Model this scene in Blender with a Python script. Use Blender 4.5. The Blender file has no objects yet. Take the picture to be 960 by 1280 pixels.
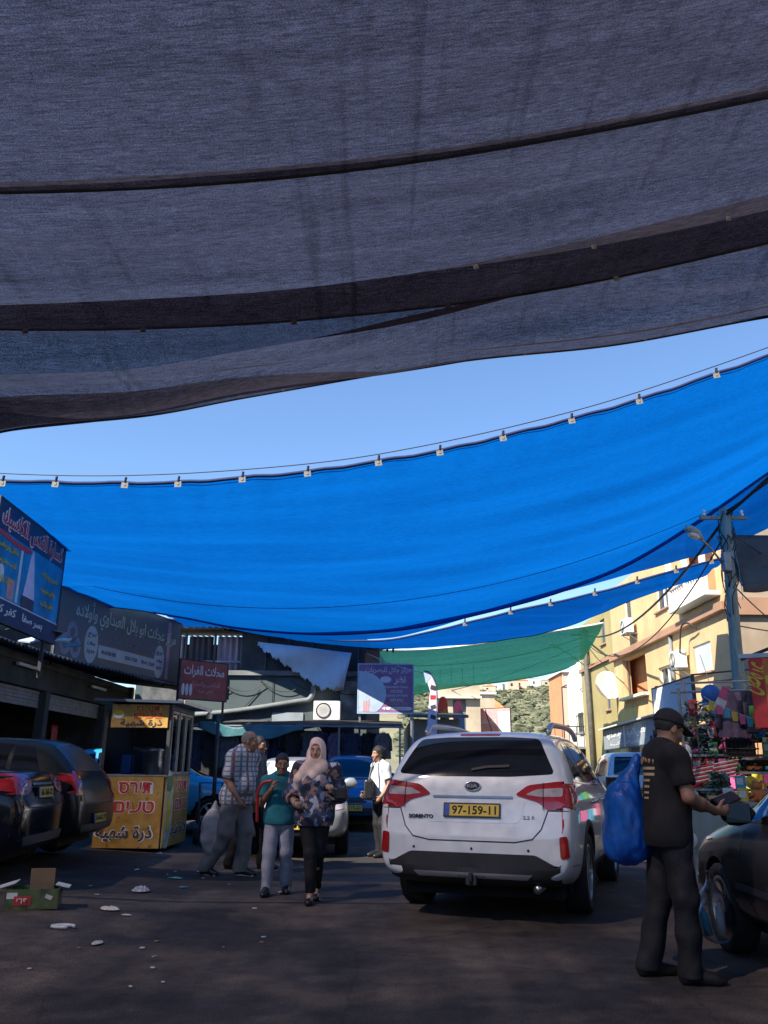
import bpy, bmesh, math, random
import numpy as np
from mathutils import Vector, Matrix
from mathutils.bvhtree import BVHTree

random.seed(7)
scene = bpy.context.scene
COL = scene.collection
rad = math.radians

# ------------------------------------------------------------------ camera
cam_data = bpy.data.cameras.new('camera')
cam = bpy.data.objects.new('camera', cam_data)
COL.objects.link(cam)
cam_data.sensor_fit = 'VERTICAL'
cam_data.sensor_height = 36.0
cam_data.lens = 1035.0 / 1280.0 * 36.0
cam_data.clip_end = 3000
cam_data.clip_start = 0.05
PITCH = math.atan(322 / 1035.0)
cam.matrix_world = (Matrix.Translation((0, 0, 1.30)) @ Matrix.Rotation(math.pi / 2 + PITCH, 4, 'X')
                    @ Matrix.Rotation(rad(0.5), 4, 'Z'))
scene.camera = cam

# ------------------------------------------------------------------ light
SUN_EL = rad(45)
SUN_DIR = Vector((-0.75 * math.cos(SUN_EL), -0.66 * math.cos(SUN_EL), math.sin(SUN_EL)))
world = bpy.data.worlds.new('World')
scene.world = world
world.use_nodes = True
wn = world.node_tree
sky = wn.nodes.new('ShaderNodeTexSky')
sky.sky_type = 'NISHITA'
sky.sun_disc = False
sky.sun_elevation = SUN_EL
sky.sun_rotation = math.atan2(SUN_DIR.x, SUN_DIR.y)
sky.air_density = 1.0
sky.dust_density = 0.0
sky.ozone_density = 6.0
wn.links.new(sky.outputs[0], wn.nodes['Background'].inputs[0])
wn.nodes['Background'].inputs[1].default_value = 0.105
sun_data = bpy.data.lights.new('sun', 'SUN')
sun_data.energy = 4.8
sun_data.angle = rad(0.5)
sun_data.color = (1.0, 0.93, 0.82)
sun = bpy.data.objects.new('sun', sun_data)
COL.objects.link(sun)
sun.rotation_euler = SUN_DIR.to_track_quat('Z', 'Y').to_euler()
vs = scene.view_settings
vs.view_transform = 'Standard'
vs.look = 'None'
vs.exposure = 1.25
vs.gamma = 1.0
vs.use_curve_mapping = False
try:
    scene.cycles.max_bounces = 8
    scene.cycles.transparent_max_bounces = 12
    scene.cycles.use_denoising = True
    scene.cycles.caustics_reflective = False
    scene.cycles.caustics_refractive = False
    scene.cycles.sample_clamp_indirect = 6.0
except Exception:
    pass

# ------------------------------------------------------------------ materials
MATS = {}


def newmat(name):
    m = bpy.data.materials.new(name)
    m.use_nodes = True
    nt = m.node_tree
    nt.nodes.clear()
    out = nt.nodes.new('ShaderNodeOutputMaterial')
    MATS[name] = m
    return m, nt, out


def N(nt, kind, **kw):
    n = nt.nodes.new(kind)
    for k, v in kw.items():
        if hasattr(n, k):
            setattr(n, k, v)
        else:
            n.inputs[k].default_value = v
    return n


def c4(c):
    return (c[0], c[1], c[2], 1.0)


def noise(nt, scale, detail=5.0, rough=0.6, stretch=None, coord='Object'):
    tc = nt.nodes.new('ShaderNodeTexCoord')
    n = nt.nodes.new('ShaderNodeTexNoise')
    n.inputs['Scale'].default_value = scale
    n.inputs['Detail'].default_value = detail
    n.inputs['Roughness'].default_value = rough
    if stretch:
        mp = nt.nodes.new('ShaderNodeMapping')
        mp.inputs['Scale'].default_value = stretch
        nt.links.new(tc.outputs[coord], mp.inputs[0])
        nt.links.new(mp.outputs[0], n.inputs['Vector'])
    else:
        nt.links.new(tc.outputs[coord], n.inputs['Vector'])
    return n


def ramp(nt, src, a, b, pa=0.35, pb=0.65):
    r = nt.nodes.new('ShaderNodeValToRGB')
    r.color_ramp.elements[0].position = pa
    r.color_ramp.elements[1].position = pb
    r.color_ramp.elements[0].color = c4(a)
    r.color_ramp.elements[1].color = c4(b)
    nt.links.new(src, r.inputs[0])
    return r


def mixc(nt, fac, a, b, mode='MIX'):
    m = nt.nodes.new('ShaderNodeMix')
    m.data_type = 'RGBA'
    m.blend_type = mode
    for sock, v in ((m.inputs[0], fac), (m.inputs[6], a), (m.inputs[7], b)):
        if hasattr(v, 'is_output'):
            nt.links.new(v, sock)
        elif isinstance(v, (int, float)):
            sock.default_value = v
        else:
            sock.default_value = c4(v)
    return m.outputs[2]


def mat(name, col, rough=0.7, metal=0.0, var=0.18, scale=3.0, bump=0.0, bscale=40.0, coat=0.0, spec=0.5,
        dirt=None, dirt_amt=0.5, dscale=1.2, stretch=None):
    """A principled material whose colour drifts a little with noise, with an optional stain colour and fine relief."""
    if name in MATS:
        return MATS[name]
    m, nt, out = newmat(name)
    p = nt.nodes.new('ShaderNodeBsdfPrincipled')
    nt.links.new(p.outputs[0], out.inputs[0])
    p.inputs['Roughness'].default_value = rough
    p.inputs['Metallic'].default_value = metal
    p.inputs['Specular IOR Level'].default_value = spec
    p.inputs['Coat Weight'].default_value = coat
    p.inputs['Coat Roughness'].default_value = 0.04
    n = noise(nt, scale, stretch=stretch)
    lo = tuple(max(0, c * (1 - var)) for c in col)
    hi = tuple(min(1, c * (1 + var)) for c in col)
    colr = ramp(nt, n.outputs[0], lo, hi).outputs[0]
    if dirt:
        dn = noise(nt, dscale, 8.0, 0.7)
        f = ramp(nt, dn.outputs[0], (0, 0, 0), (dirt_amt,) * 3, 0.42, 0.72)
        colr = mixc(nt, f.outputs[0], colr, dirt)
    nt.links.new(colr, p.inputs['Base Color'])
    if bump:
        bn = noise(nt, bscale, 4.0)
        b = nt.nodes.new('ShaderNodeBump')
        b.inputs['Strength'].default_value = bump
        b.inputs['Distance'].default_value = 0.02
        nt.links.new(bn.outputs[0], b.inputs['Height'])
        nt.links.new(b.outputs[0], p.inputs['Normal'])
    return m


def cloth_sheet(name, col, thin, glow, grain=90.0, lo=0.5, streak=0.5, crease=False, pin=0.0):
    """Woven shade cloth: part of the light passes the open weave, part glows through the threads."""
    m, nt, out = newmat(name)
    tr = nt.nodes.new('ShaderNodeBsdfTranslucent')
    df = nt.nodes.new('ShaderNodeBsdfDiffuse')
    tp = nt.nodes.new('ShaderNodeBsdfTransparent')
    n1 = noise(nt, grain, 2.0, 0.5, stretch=(1.0, 1.0, 1.0))
    n2 = noise(nt, 1.3, 6.0, 0.65, stretch=(0.25, 3.0, 1.0))
    n3 = noise(nt, 26.0, 4.0, 0.75, stretch=(0.22, 2.6, 1.0))
    f2 = ramp(nt, n2.outputs[0], (1 - streak,) * 3, (1, 1, 1), 0.3, 0.7)
    f3 = ramp(nt, n3.outputs[0], (1 - streak * 1.3,) * 3, (1.15, 1.15, 1.15), 0.36, 0.64)
    f = mixc(nt, 1.0, f2.outputs[0], f3.outputs[0], 'MULTIPLY')
    if crease:
        n4 = noise(nt, 1.6, 4.0, 0.6, stretch=(3.4, 0.12, 1.0))
        f4 = ramp(nt, n4.outputs[0], (0.70,) * 3, (1, 1, 1), 0.30, 0.44)
        f = mixc(nt, 1.0, f, f4.outputs[0], 'MULTIPLY')
    for node, c in ((tr, col), (df, tuple(x * 0.6 for x in col))):
        cc = mixc(nt, 1.0, c, f, 'MULTIPLY')
        nt.links.new(cc, node.inputs[0])
    g = ramp(nt, n1.outputs[0], tuple(t * lo for t in thin), tuple(min(1, t * (2 - lo)) for t in thin), 0.35, 0.68)
    tcol = mixc(nt, 1.0, g.outputs[0], f, 'MULTIPLY')
    if pin:
        n5 = noise(nt, 230.0, 1.0, 0.5)
        f5 = ramp(nt, n5.outputs[0], (0, 0, 0), (pin, pin, pin), 0.68, 0.74)
        tcol = mixc(nt, 1.0, tcol, f5.outputs[0], 'ADD')
    nt.links.new(tcol, tp.inputs[0])
    mx = nt.nodes.new('ShaderNodeMixShader')
    mx.inputs[0].default_value = glow
    nt.links.new(df.outputs[0], mx.inputs[1])
    nt.links.new(tr.outputs[0], mx.inputs[2])
    ad = nt.nodes.new('ShaderNodeAddShader')
    nt.links.new(mx.outputs[0], ad.inputs[0])
    nt.links.new(tp.outputs[0], ad.inputs[1])
    nt.links.new(ad.outputs[0], out.inputs[0])
    return m


M = lambda n: MATS[n]

# ------------------------------------------------------------------ mesh helpers


class MB:
    def __init__(self):
        self.v = []
        self.f = []

    def add(self, vs_, fs_, mtx=None):
        o = len(self.v)
        for p in vs_:
            p = Vector(p)
            if mtx is not None:
                p = mtx @ p
            self.v.append(tuple(p))
        for f in fs_:
            self.f.append(tuple(i + o for i in f))
        return self

    def box(self, c, s, rot=None, bev=0.0, taper=1.0):
        hx, hy, hz = s[0] / 2, s[1] / 2, s[2] / 2
        if bev > 0 and min(s) > bev * 2.2:
            bm = bmesh.new()
            bmesh.ops.create_cube(bm, size=1.0)
            for v in bm.verts:
                v.co = Vector((v.co.x * s[0], v.co.y * s[1], v.co.z * s[2]))
                if v.co.z > 0:
                    v.co.x *= taper
                    v.co.y *= taper
            bmesh.ops.bevel(bm, geom=bm.edges[:], offset=bev, segments=2, affect='EDGES', profile=0.5)
            bm.verts.index_update()
            vs_ = [v.co.copy() for v in bm.verts]
            fs_ = [[v.index for v in f.verts] for f in bm.faces]
            bm.free()
        else:
            t = taper
            vs_ = [(-hx, -hy, -hz), (hx, -hy, -hz), (hx, hy, -hz), (-hx, hy, -hz),
                   (-hx * t, -hy * t, hz), (hx * t, -hy * t, hz), (hx * t, hy * t, hz), (-hx * t, hy * t, hz)]
            fs_ = [(0, 3, 2, 1), (4, 5, 6, 7), (0, 1, 5, 4), (1, 2, 6, 5), (2, 3, 7, 6), (3, 0, 4, 7)]
        m = Matrix.Translation(c)
        if rot is not None:
            m = m @ (rot if isinstance(rot, Matrix) else Matrix.Rotation(rot, 4, 'Z'))
        return self.add(vs_, fs_, m)

    def tube(self, pts, r, n=8, cap=True):
        pts = [Vector(p) for p in pts]
        rs = r if isinstance(r, (list, tuple)) else [r] * len(pts)
        vs_, fs_ = [], []
        prev = None
        for i, p in enumerate(pts):
            a = pts[max(i - 1, 0)]
            b = pts[min(i + 1, len(pts) - 1)]
            t = (b - a).normalized()
            if prev is None:
                u = t.orthogonal().normalized()
            else:
                u = (prev - t * prev.dot(t))
                u = u.normalized() if u.length > 1e-6 else t.orthogonal().normalized()
            prev = u
            w = t.cross(u)
            for k in range(n):
                an = 2 * math.pi * k / n
                vs_.append(p + (u * math.cos(an) + w * math.sin(an)) * rs[i])
        for i in range(len(pts) - 1):
            for k in range(n):
                k2 = (k + 1) % n
                fs_.append((i * n + k, i * n + k2, (i + 1) * n + k2, (i + 1) * n + k))
        if cap:
            fs_.append(tuple(range(n - 1, -1, -1)))
            fs_.append(tuple((len(pts) - 1) * n + k for k in range(n)))
        return self.add(vs_, fs_)

    def lathe(self, prof, n=24, mtx=None):
        """profile of (r, z) turned round z"""
        vs_, fs_ = [], []
        for (r, z) in prof:
            for k in range(n):
                a = 2 * math.pi * k / n
                vs_.append((r * math.cos(a), r * math.sin(a), z))
        for i in range(len(prof) - 1):
            for k in range(n):
                k2 = (k + 1) % n
                fs_.append((i * n + k, i * n + k2, (i + 1) * n + k2, (i + 1) * n + k))
        if prof[0][0] > 1e-5:
            fs_.append(tuple(range(n - 1, -1, -1)))
        if prof[-1][0] > 1e-5:
            fs_.append(tuple((len(prof) - 1) * n + k for k in range(n)))
        return self.add(vs_, fs_, mtx)

    def prism(self, poly, h, mtx=None):
        """polygon in xy extruded along z by h"""
        n = len(poly)
        vs_ = [(p[0], p[1], 0) for p in poly] + [(p[0], p[1], h) for p in poly]
        fs_ = [tuple(range(n - 1, -1, -1)), tuple(range(n, 2 * n))]
        for i in range(n):
            j = (i + 1) % n
            fs_.append((i, j, n + j, n + i))
        return self.add(vs_, fs_, mtx)

    def grid(self, fn, nu, nv, mtx=None):
        vs_ = [fn(i / nu, j / nv) for j in range(nv + 1) for i in range(nu + 1)]
        fs_ = []
        for j in range(nv):
            for i in range(nu):
                a = j * (nu + 1) + i
                fs_.append((a, a + 1, a + nu + 2, a + nu + 1))
        return self.add(vs_, fs_, mtx)

    def mesh(self, name):
        me = bpy.data.meshes.new(name)
        me.from_pydata(self.v, [], self.f)
        me.update()
        return me

    def build(self, name, material, parent=None, smooth=False, label=None, thick=0):
        me = self.mesh(name)
        return link(me, name, material, parent, smooth, label, thick)


def link(me, name, material=None, parent=None, smooth=False, label=None, thick=0):
    if material is not None:
        me.materials.clear()
        me.materials.append(MATS[material] if isinstance(material, str) else material)
    if smooth:
        me.shade_smooth()
    o = bpy.data.objects.new(name, me)
    COL.objects.link(o)
    if parent is not None:
        o.parent = parent
    if label:
        o['label'] = label
    if thick:
        md = o.modifiers.new('thickness', 'SOLIDIFY')
        md.thickness = thick
    return o


def tag(o, label, cat, group=None, kind=None):
    if kind:
        o['kind'] = kind
    if label:
        o['label'] = label
    if cat:
        o['category'] = cat
    if group:
        o['group'] = group
    return o


def thing(name, label, cat, loc=(0, 0, 0), rotz=0.0, group=None):
    o = bpy.data.objects.new(name, None)
    o.empty_display_size = 0.2
    COL.objects.link(o)
    o.location = loc
    o.rotation_euler = (0, 0, rotz)
    return tag(o, label, cat, group)


def copy_tree(o, parent=None):
    c = o.copy()
    COL.objects.link(c)
    c.parent = parent
    for ch in list(o.children):
        copy_tree(ch, c)
    return c


def box(name, c, s, material, parent=None, rot=None, bev=0.0, label=None, taper=1.0):
    return MB().box(c, s, rot, bev, taper).build(name, material, parent, label=label)


def interp(pts, x):
    """monotone-ish smooth interpolation through (x, y) points, straight beyond the ends"""
    if x <= pts[0][0]:
        a, b = pts[0], pts[1]
        return a[1] + (x - a[0]) * (b[1] - a[1]) / (b[0] - a[0])
    if x >= pts[-1][0]:
        a, b = pts[-2], pts[-1]
        return b[1] + (x - b[0]) * (b[1] - a[1]) / (b[0] - a[0])
    for i in range(len(pts) - 1):
        if pts[i][0] <= x <= pts[i + 1][0]:
            x0, y0 = pts[i]
            x1, y1 = pts[i + 1]
            h = x1 - x0
            m0 = (y1 - pts[i - 1][1]) / (x1 - pts[i - 1][0]) if i > 0 else (y1 - y0) / h
            m1 = (pts[i + 2][1] - y0) / (pts[i + 2][0] - x0) if i + 2 < len(pts) else (y1 - y0) / h
            t = (x - x0) / h
            return ((2 * t**3 - 3 * t**2 + 1) * y0 + (t**3 - 2 * t**2 + t) * h * m0
                    + (-2 * t**3 + 3 * t**2) * y1 + (t**3 - t**2) * h * m1)


def catmull(pts, n=8):
    pts = [Vector(p) for p in pts]
    out = []
    for i in range(len(pts) - 1):
        p0 = pts[max(i - 1, 0)]
        p1, p2 = pts[i], pts[i + 1]
        p3 = pts[min(i + 2, len(pts) - 1)]
        for k in range(n):
            t = k / n
            out.append(0.5 * ((2 * p1) + (p2 - p0) * t + (2 * p0 - 5 * p1 + 4 * p2 - p3) * t * t
                              + (3 * p1 - p0 - 3 * p2 + p3) * t**3))
    out.append(pts[-1])
    return out


def sag(a, b, d, n=16):
    a, b = Vector(a), Vector(b)
    return [a.lerp(b, i / n) - Vector((0, 0, d * 4 * (i / n) * (1 - i / n))) for i in range(n + 1)]


# ------------------------------------------------------------------ lettering
AR = {  # isolated, final, initial, medial
    'ا': (0xFE8D, 0xFE8E), 'أ': (0xFE83, 0xFE84), 'ب': (0xFE8F, 0xFE90, 0xFE91, 0xFE92), 'ة': (0xFE93, 0xFE94),
    'ت': (0xFE95, 0xFE96, 0xFE97, 0xFE98), 'ث': (0xFE99, 0xFE9A, 0xFE9B, 0xFE9C), 'ج': (0xFE9D, 0xFE9E, 0xFE9F, 0xFEA0),
    'ح': (0xFEA1, 0xFEA2, 0xFEA3, 0xFEA4), 'خ': (0xFEA5, 0xFEA6, 0xFEA7, 0xFEA8), 'د': (0xFEA9, 0xFEAA),
    'ذ': (0xFEAB, 0xFEAC), 'ر': (0xFEAD, 0xFEAE), 'ز': (0xFEAF, 0xFEB0), 'س': (0xFEB1, 0xFEB2, 0xFEB3, 0xFEB4),
    'ش': (0xFEB5, 0xFEB6, 0xFEB7, 0xFEB8), 'ص': (0xFEB9, 0xFEBA, 0xFEBB, 0xFEBC), 'ض': (0xFEBD, 0xFEBE, 0xFEBF, 0xFEC0),
    'ط': (0xFEC1, 0xFEC2, 0xFEC3, 0xFEC4), 'ظ': (0xFEC5, 0xFEC6, 0xFEC7, 0xFEC8), 'ع': (0xFEC9, 0xFECA, 0xFECB, 0xFECC),
    'ف': (0xFED1, 0xFED2, 0xFED3, 0xFED4), 'ق': (0xFED5, 0xFED6, 0xFED7, 0xFED8), 'ك': (0xFED9, 0xFEDA, 0xFEDB, 0xFEDC),
    'ل': (0xFEDD, 0xFEDE, 0xFEDF, 0xFEE0), 'م': (0xFEE1, 0xFEE2, 0xFEE3, 0xFEE4), 'ن': (0xFEE5, 0xFEE6, 0xFEE7, 0xFEE8),
    'ه': (0xFEE9, 0xFEEA, 0xFEEB, 0xFEEC), 'و': (0xFEED, 0xFEEE), 'ي': (0xFEF1, 0xFEF2, 0xFEF3, 0xFEF4),
}
LAM = {'ا': (0xFEFB, 0xFEFC), 'أ': (0xFEF7, 0xFEF8)}


def arabic(s):
    units = []
    i = 0
    while i < len(s):
        if s[i] == 'ل' and i + 1 < len(s) and s[i + 1] in LAM:
            units.append(LAM[s[i + 1]])
            i += 2
            continue
        units.append(AR.get(s[i], s[i]))
        i += 1
    out = []
    for k, u in enumerate(units):
        if isinstance(u, str):
            out.append(u)
            continue
        pj = k > 0 and not isinstance(units[k - 1], str) and len(units[k - 1]) == 4
        nj = len(u) == 4 and k + 1 < len(units) and not isinstance(units[k + 1], str)
        idx = (3 if nj else 1) if pj else (2 if nj else 0)
        out.append(chr(u[idx]))
    return ''.join(reversed(out))


TXT = {}


def text_mesh(s, size, bold=0.0, depth=0.003, width=None, height=None):
    """centred lettering in the xz plane, facing -y"""
    key = (s, size, bold, depth, width, height)
    if key in TXT:
        return TXT[key]
    cu = bpy.data.curves.new('lettering', 'FONT')
    cu.body = s
    cu.size = size
    cu.align_x = 'CENTER'
    cu.offset = bold * size
    cu.extrude = depth
    cu.resolution_u = 3
    o = bpy.data.objects.new('lettering', cu)
    COL.objects.link(o)
    me = bpy.data.meshes.new_from_object(o)
    bpy.data.objects.remove(o)
    bpy.data.curves.remove(cu)
    co = np.empty(len(me.vertices) * 3, np.float32)
    me.vertices.foreach_get('co', co)
    co = co.reshape(-1, 3)
    lo, hi = co.min(0), co.max(0)
    c = (lo + hi) / 2
    sx = width / (hi[0] - lo[0]) if width else 1.0
    sy = height / (hi[1] - lo[1]) if height else (sx if width and not height else 1.0)
    if height and not width:
        sx = sy
    x = (co[:, 0] - c[0]) * sx
    z = (co[:, 1] - c[1]) * sy
    y = -co[:, 2]
    me.vertices.foreach_set('co', np.stack([x, y, z], 1).astype(np.float32).ravel())
    me.update()
    TXT[key] = me
    return me


def text(parent, s, material, loc, size=0.2, bold=0.0, width=None, height=None, name='lettering', mtx=None, depth=0.003):
    me = text_mesh(s, size, bold, depth, width, height).copy()
    o = link(me, name, material, parent)
    o.matrix_local = Matrix.Translation(loc) @ (mtx if mtx is not None else Matrix())
    return o

# ------------------------------------------------------------------ materials used by the setting
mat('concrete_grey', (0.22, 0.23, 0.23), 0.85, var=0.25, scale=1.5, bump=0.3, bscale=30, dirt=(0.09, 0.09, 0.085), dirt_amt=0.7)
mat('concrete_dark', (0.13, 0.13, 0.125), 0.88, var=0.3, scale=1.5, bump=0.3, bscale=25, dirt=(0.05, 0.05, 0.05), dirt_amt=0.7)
mat('concrete_blackish', (0.075, 0.072, 0.066), 0.9, var=0.3, scale=1.5, bump=0.3, bscale=25, dirt=(0.03, 0.03, 0.03), dirt_amt=0.7)  # darkest tone of the concretes
mat('concrete_shaded', (0.085, 0.115, 0.12), 0.88, var=0.25, scale=1.2, bump=0.3, bscale=25, dirt=(0.04, 0.05, 0.052), dirt_amt=0.7)  # wall's shade and blue tint under the sheets put into the colour
mat('concrete_teal_pipe', (0.16, 0.18, 0.18), 0.7, var=0.2, scale=2)
mat('render_yellow', (0.60, 0.41, 0.205), 0.85, var=0.07, scale=0.8, bump=0.15, bscale=60, dirt=(0.36, 0.24, 0.14), dirt_amt=0.6, dscale=0.9)
mat('render_olive', (0.36, 0.29, 0.12), 0.85, var=0.12, scale=0.8, bump=0.15, dirt=(0.30, 0.27, 0.12), dirt_amt=0.5, dscale=0.7)
mat('render_shaded', (0.34, 0.26, 0.18), 0.88, var=0.12, scale=0.8, bump=0.15, dirt=(0.22, 0.17, 0.12), dirt_amt=0.6)  # shade of the yellow building's side wall put into its colour
mat('render_orange', (0.58, 0.25, 0.11), 0.85, var=0.1, scale=1.0, bump=0.1)
mat('render_pink', (0.70, 0.44, 0.32), 0.85, var=0.1, scale=0.5, bump=0.1, dirt=(0.5, 0.33, 0.25), dirt_amt=0.4)
mat('render_white', (0.74, 0.72, 0.62), 0.85, var=0.08, scale=0.6, bump=0.1, dirt=(0.45, 0.44, 0.36), dirt_amt=0.4)
mat('render_beige', (0.50, 0.42, 0.30), 0.88, var=0.14, scale=0.8, bump=0.15, dirt=(0.30, 0.25, 0.18), dirt_amt=0.6)
mat('cornice_tan', (0.36, 0.20, 0.12), 0.8, var=0.1, scale=1.0, bump=0.1)
mat('trim_white', (0.75, 0.74, 0.70), 0.6, var=0.06, bump=0.05)
mat('shutter_white', (0.60, 0.66, 0.70), 0.6, var=0.06)
mat('metal_grey', (0.28, 0.29, 0.30), 0.5, metal=0.6, var=0.2, scale=6, dirt=(0.14, 0.10, 0.07), dirt_amt=0.4)
mat('metal_dark', (0.05, 0.05, 0.055), 0.55, metal=0.4, var=0.3, scale=8)
mat('steel', (0.55, 0.55, 0.54), 0.28, metal=0.95, var=0.12, scale=10)
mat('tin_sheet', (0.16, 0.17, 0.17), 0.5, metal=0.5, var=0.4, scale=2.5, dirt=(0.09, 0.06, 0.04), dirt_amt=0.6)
mat('tin_lit', (0.62, 0.55, 0.45), 0.6, metal=0.2, var=0.2, scale=2.5, dirt=(0.4, 0.26, 0.16), dirt_amt=0.5)  # pale tin, sunlight put into its colour
mat('black_plastic', (0.018, 0.018, 0.02), 0.45, var=0.2)
mat('wire_black', (0.012, 0.012, 0.013), 0.6, var=0.1)
mat('rope_white', (0.6, 0.58, 0.52), 0.8)
mat('clip_grey', (0.22, 0.20, 0.175), 0.6, var=0.15)
mat('hem_navy', (0.01, 0.02, 0.09), 0.8)
mat('hem_black', (0.012, 0.012, 0.013), 0.9)
mat('pole_wood', (0.20, 0.23, 0.20), 0.8, var=0.25, scale=3, bump=0.4, bscale=25, stretch=(6, 6, 0.5))
mat('pole_dark', (0.09, 0.085, 0.075), 0.8, var=0.25, scale=3)
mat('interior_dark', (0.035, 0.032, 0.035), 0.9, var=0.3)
mat('door_grey', (0.16, 0.17, 0.19), 0.6, var=0.1)
mat('roof_tile', (0.62, 0.20, 0.07), 0.8, var=0.2, scale=3, bump=0.4, bscale=12)
mat('tarp_white', (0.62, 0.64, 0.66), 0.6, var=0.08, scale=1.5, bump=0.5, bscale=3)
mat('tarp_teal', (0.05, 0.16, 0.18), 0.55, var=0.3, scale=2, bump=0.8, bscale=5)
mat('tarp_teal_pale', (0.24, 0.36, 0.34), 0.6, var=0.2, scale=2, bump=0.5, bscale=5)
mat('awning_brown', (0.10, 0.075, 0.06), 0.85, var=0.2, scale=2, bump=0.2)
mat('window_dark', (0.012, 0.016, 0.018), 0.08, var=0.1, spec=0.6)
mat('window_green', (0.015, 0.04, 0.03), 0.15, var=0.1, spec=0.6)
mat('curtain_pink', (0.45, 0.34, 0.38), 0.9, var=0.25, scale=3, stretch=(6, 1, 0.3))
mat('curtain_dark', (0.10, 0.08, 0.09), 0.9, var=0.4, scale=3, stretch=(6, 1, 0.3))
mat('sign_grey_violet', (0.18, 0.155, 0.115), 0.6, var=0.14, scale=1.2, dirt=(0.11, 0.10, 0.12), dirt_amt=0.5)
mat('sign_violet', (0.17, 0.08, 0.20), 0.55, var=0.3, scale=1.0)
mat('sign_red', (0.36, 0.08, 0.07), 0.6, var=0.25, scale=2.0)
mat('sign_blue', (0.012, 0.21, 0.42), 0.4, var=0.45, scale=1.4)
mat('sign_navy', (0.02, 0.02, 0.07), 0.5, var=0.3)
mat('sign_purple', (0.27, 0.13, 0.27), 0.5, var=0.18, scale=1.0)
mat('print_white', (0.72, 0.71, 0.68), 0.6, var=0.08)
mat('print_olive', (0.58, 0.57, 0.38), 0.6, var=0.1)
mat('print_pale', (0.50, 0.50, 0.44), 0.6, var=0.1)
mat('print_ink', (0.05, 0.045, 0.06), 0.6)
mat('print_grey', (0.28, 0.26, 0.30), 0.6, var=0.15)
mat('print_pink', (0.60, 0.30, 0.30), 0.6, var=0.15)
mat('print_red', (0.55, 0.03, 0.03), 0.55, var=0.1)
mat('print_yellow', (0.70, 0.48, 0.03), 0.55, var=0.1)
mat('print_sky', (0.42, 0.52, 0.62), 0.5, var=0.1)
mat('print_lilac', (0.70, 0.62, 0.74), 0.6, var=0.1)
mat('panel_bluegrey', (0.28, 0.32, 0.35), 0.6, var=0.12)
mat('cloth_navy', (0.018, 0.025, 0.05), 0.9, var=0.4, scale=9, bump=0.3, bscale=20)
mat('cloth_black', (0.014, 0.014, 0.016), 0.9, var=0.4, scale=9, bump=0.3, bscale=20)
mat('cloth_grey', (0.10, 0.10, 0.11), 0.9, var=0.3, scale=9, bump=0.3, bscale=20)
mat('cloth_violet', (0.13, 0.10, 0.16), 0.9, var=0.25, scale=8, bump=0.3, bscale=20)
mat('cloth_rose', (0.30, 0.10, 0.13), 0.9, var=0.3, scale=8, bump=0.3, bscale=20)
mat('plastic_blue', (0.02, 0.12, 0.40), 0.4, var=0.15)
mat('plastic_red', (0.45, 0.03, 0.03), 0.4, var=0.15)
cloth_sheet('net_black', (0.030, 0.026, 0.034), (0.188, 0.160, 0.168), 0.6, grain=110, lo=0.12, streak=0.40, crease=True, pin=0.35)
cloth_sheet('sheet_blue', (0.001, 0.084, 0.31), (0.002, 0.016, 0.05), 0.8, grain=60, lo=0.8, streak=0.13)
cloth_sheet('sheet_blue_shaded', (0.0004, 0.050, 0.22), (0.002, 0.01, 0.04), 0.8, grain=60, lo=0.8, streak=0.2)  # darker copy of the blue cloth, its shade put into the colour
cloth_sheet('net_green', (0.012, 0.082, 0.054), (0.03, 0.07, 0.06), 0.8, grain=60, lo=0.6, streak=0.25)


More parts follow.
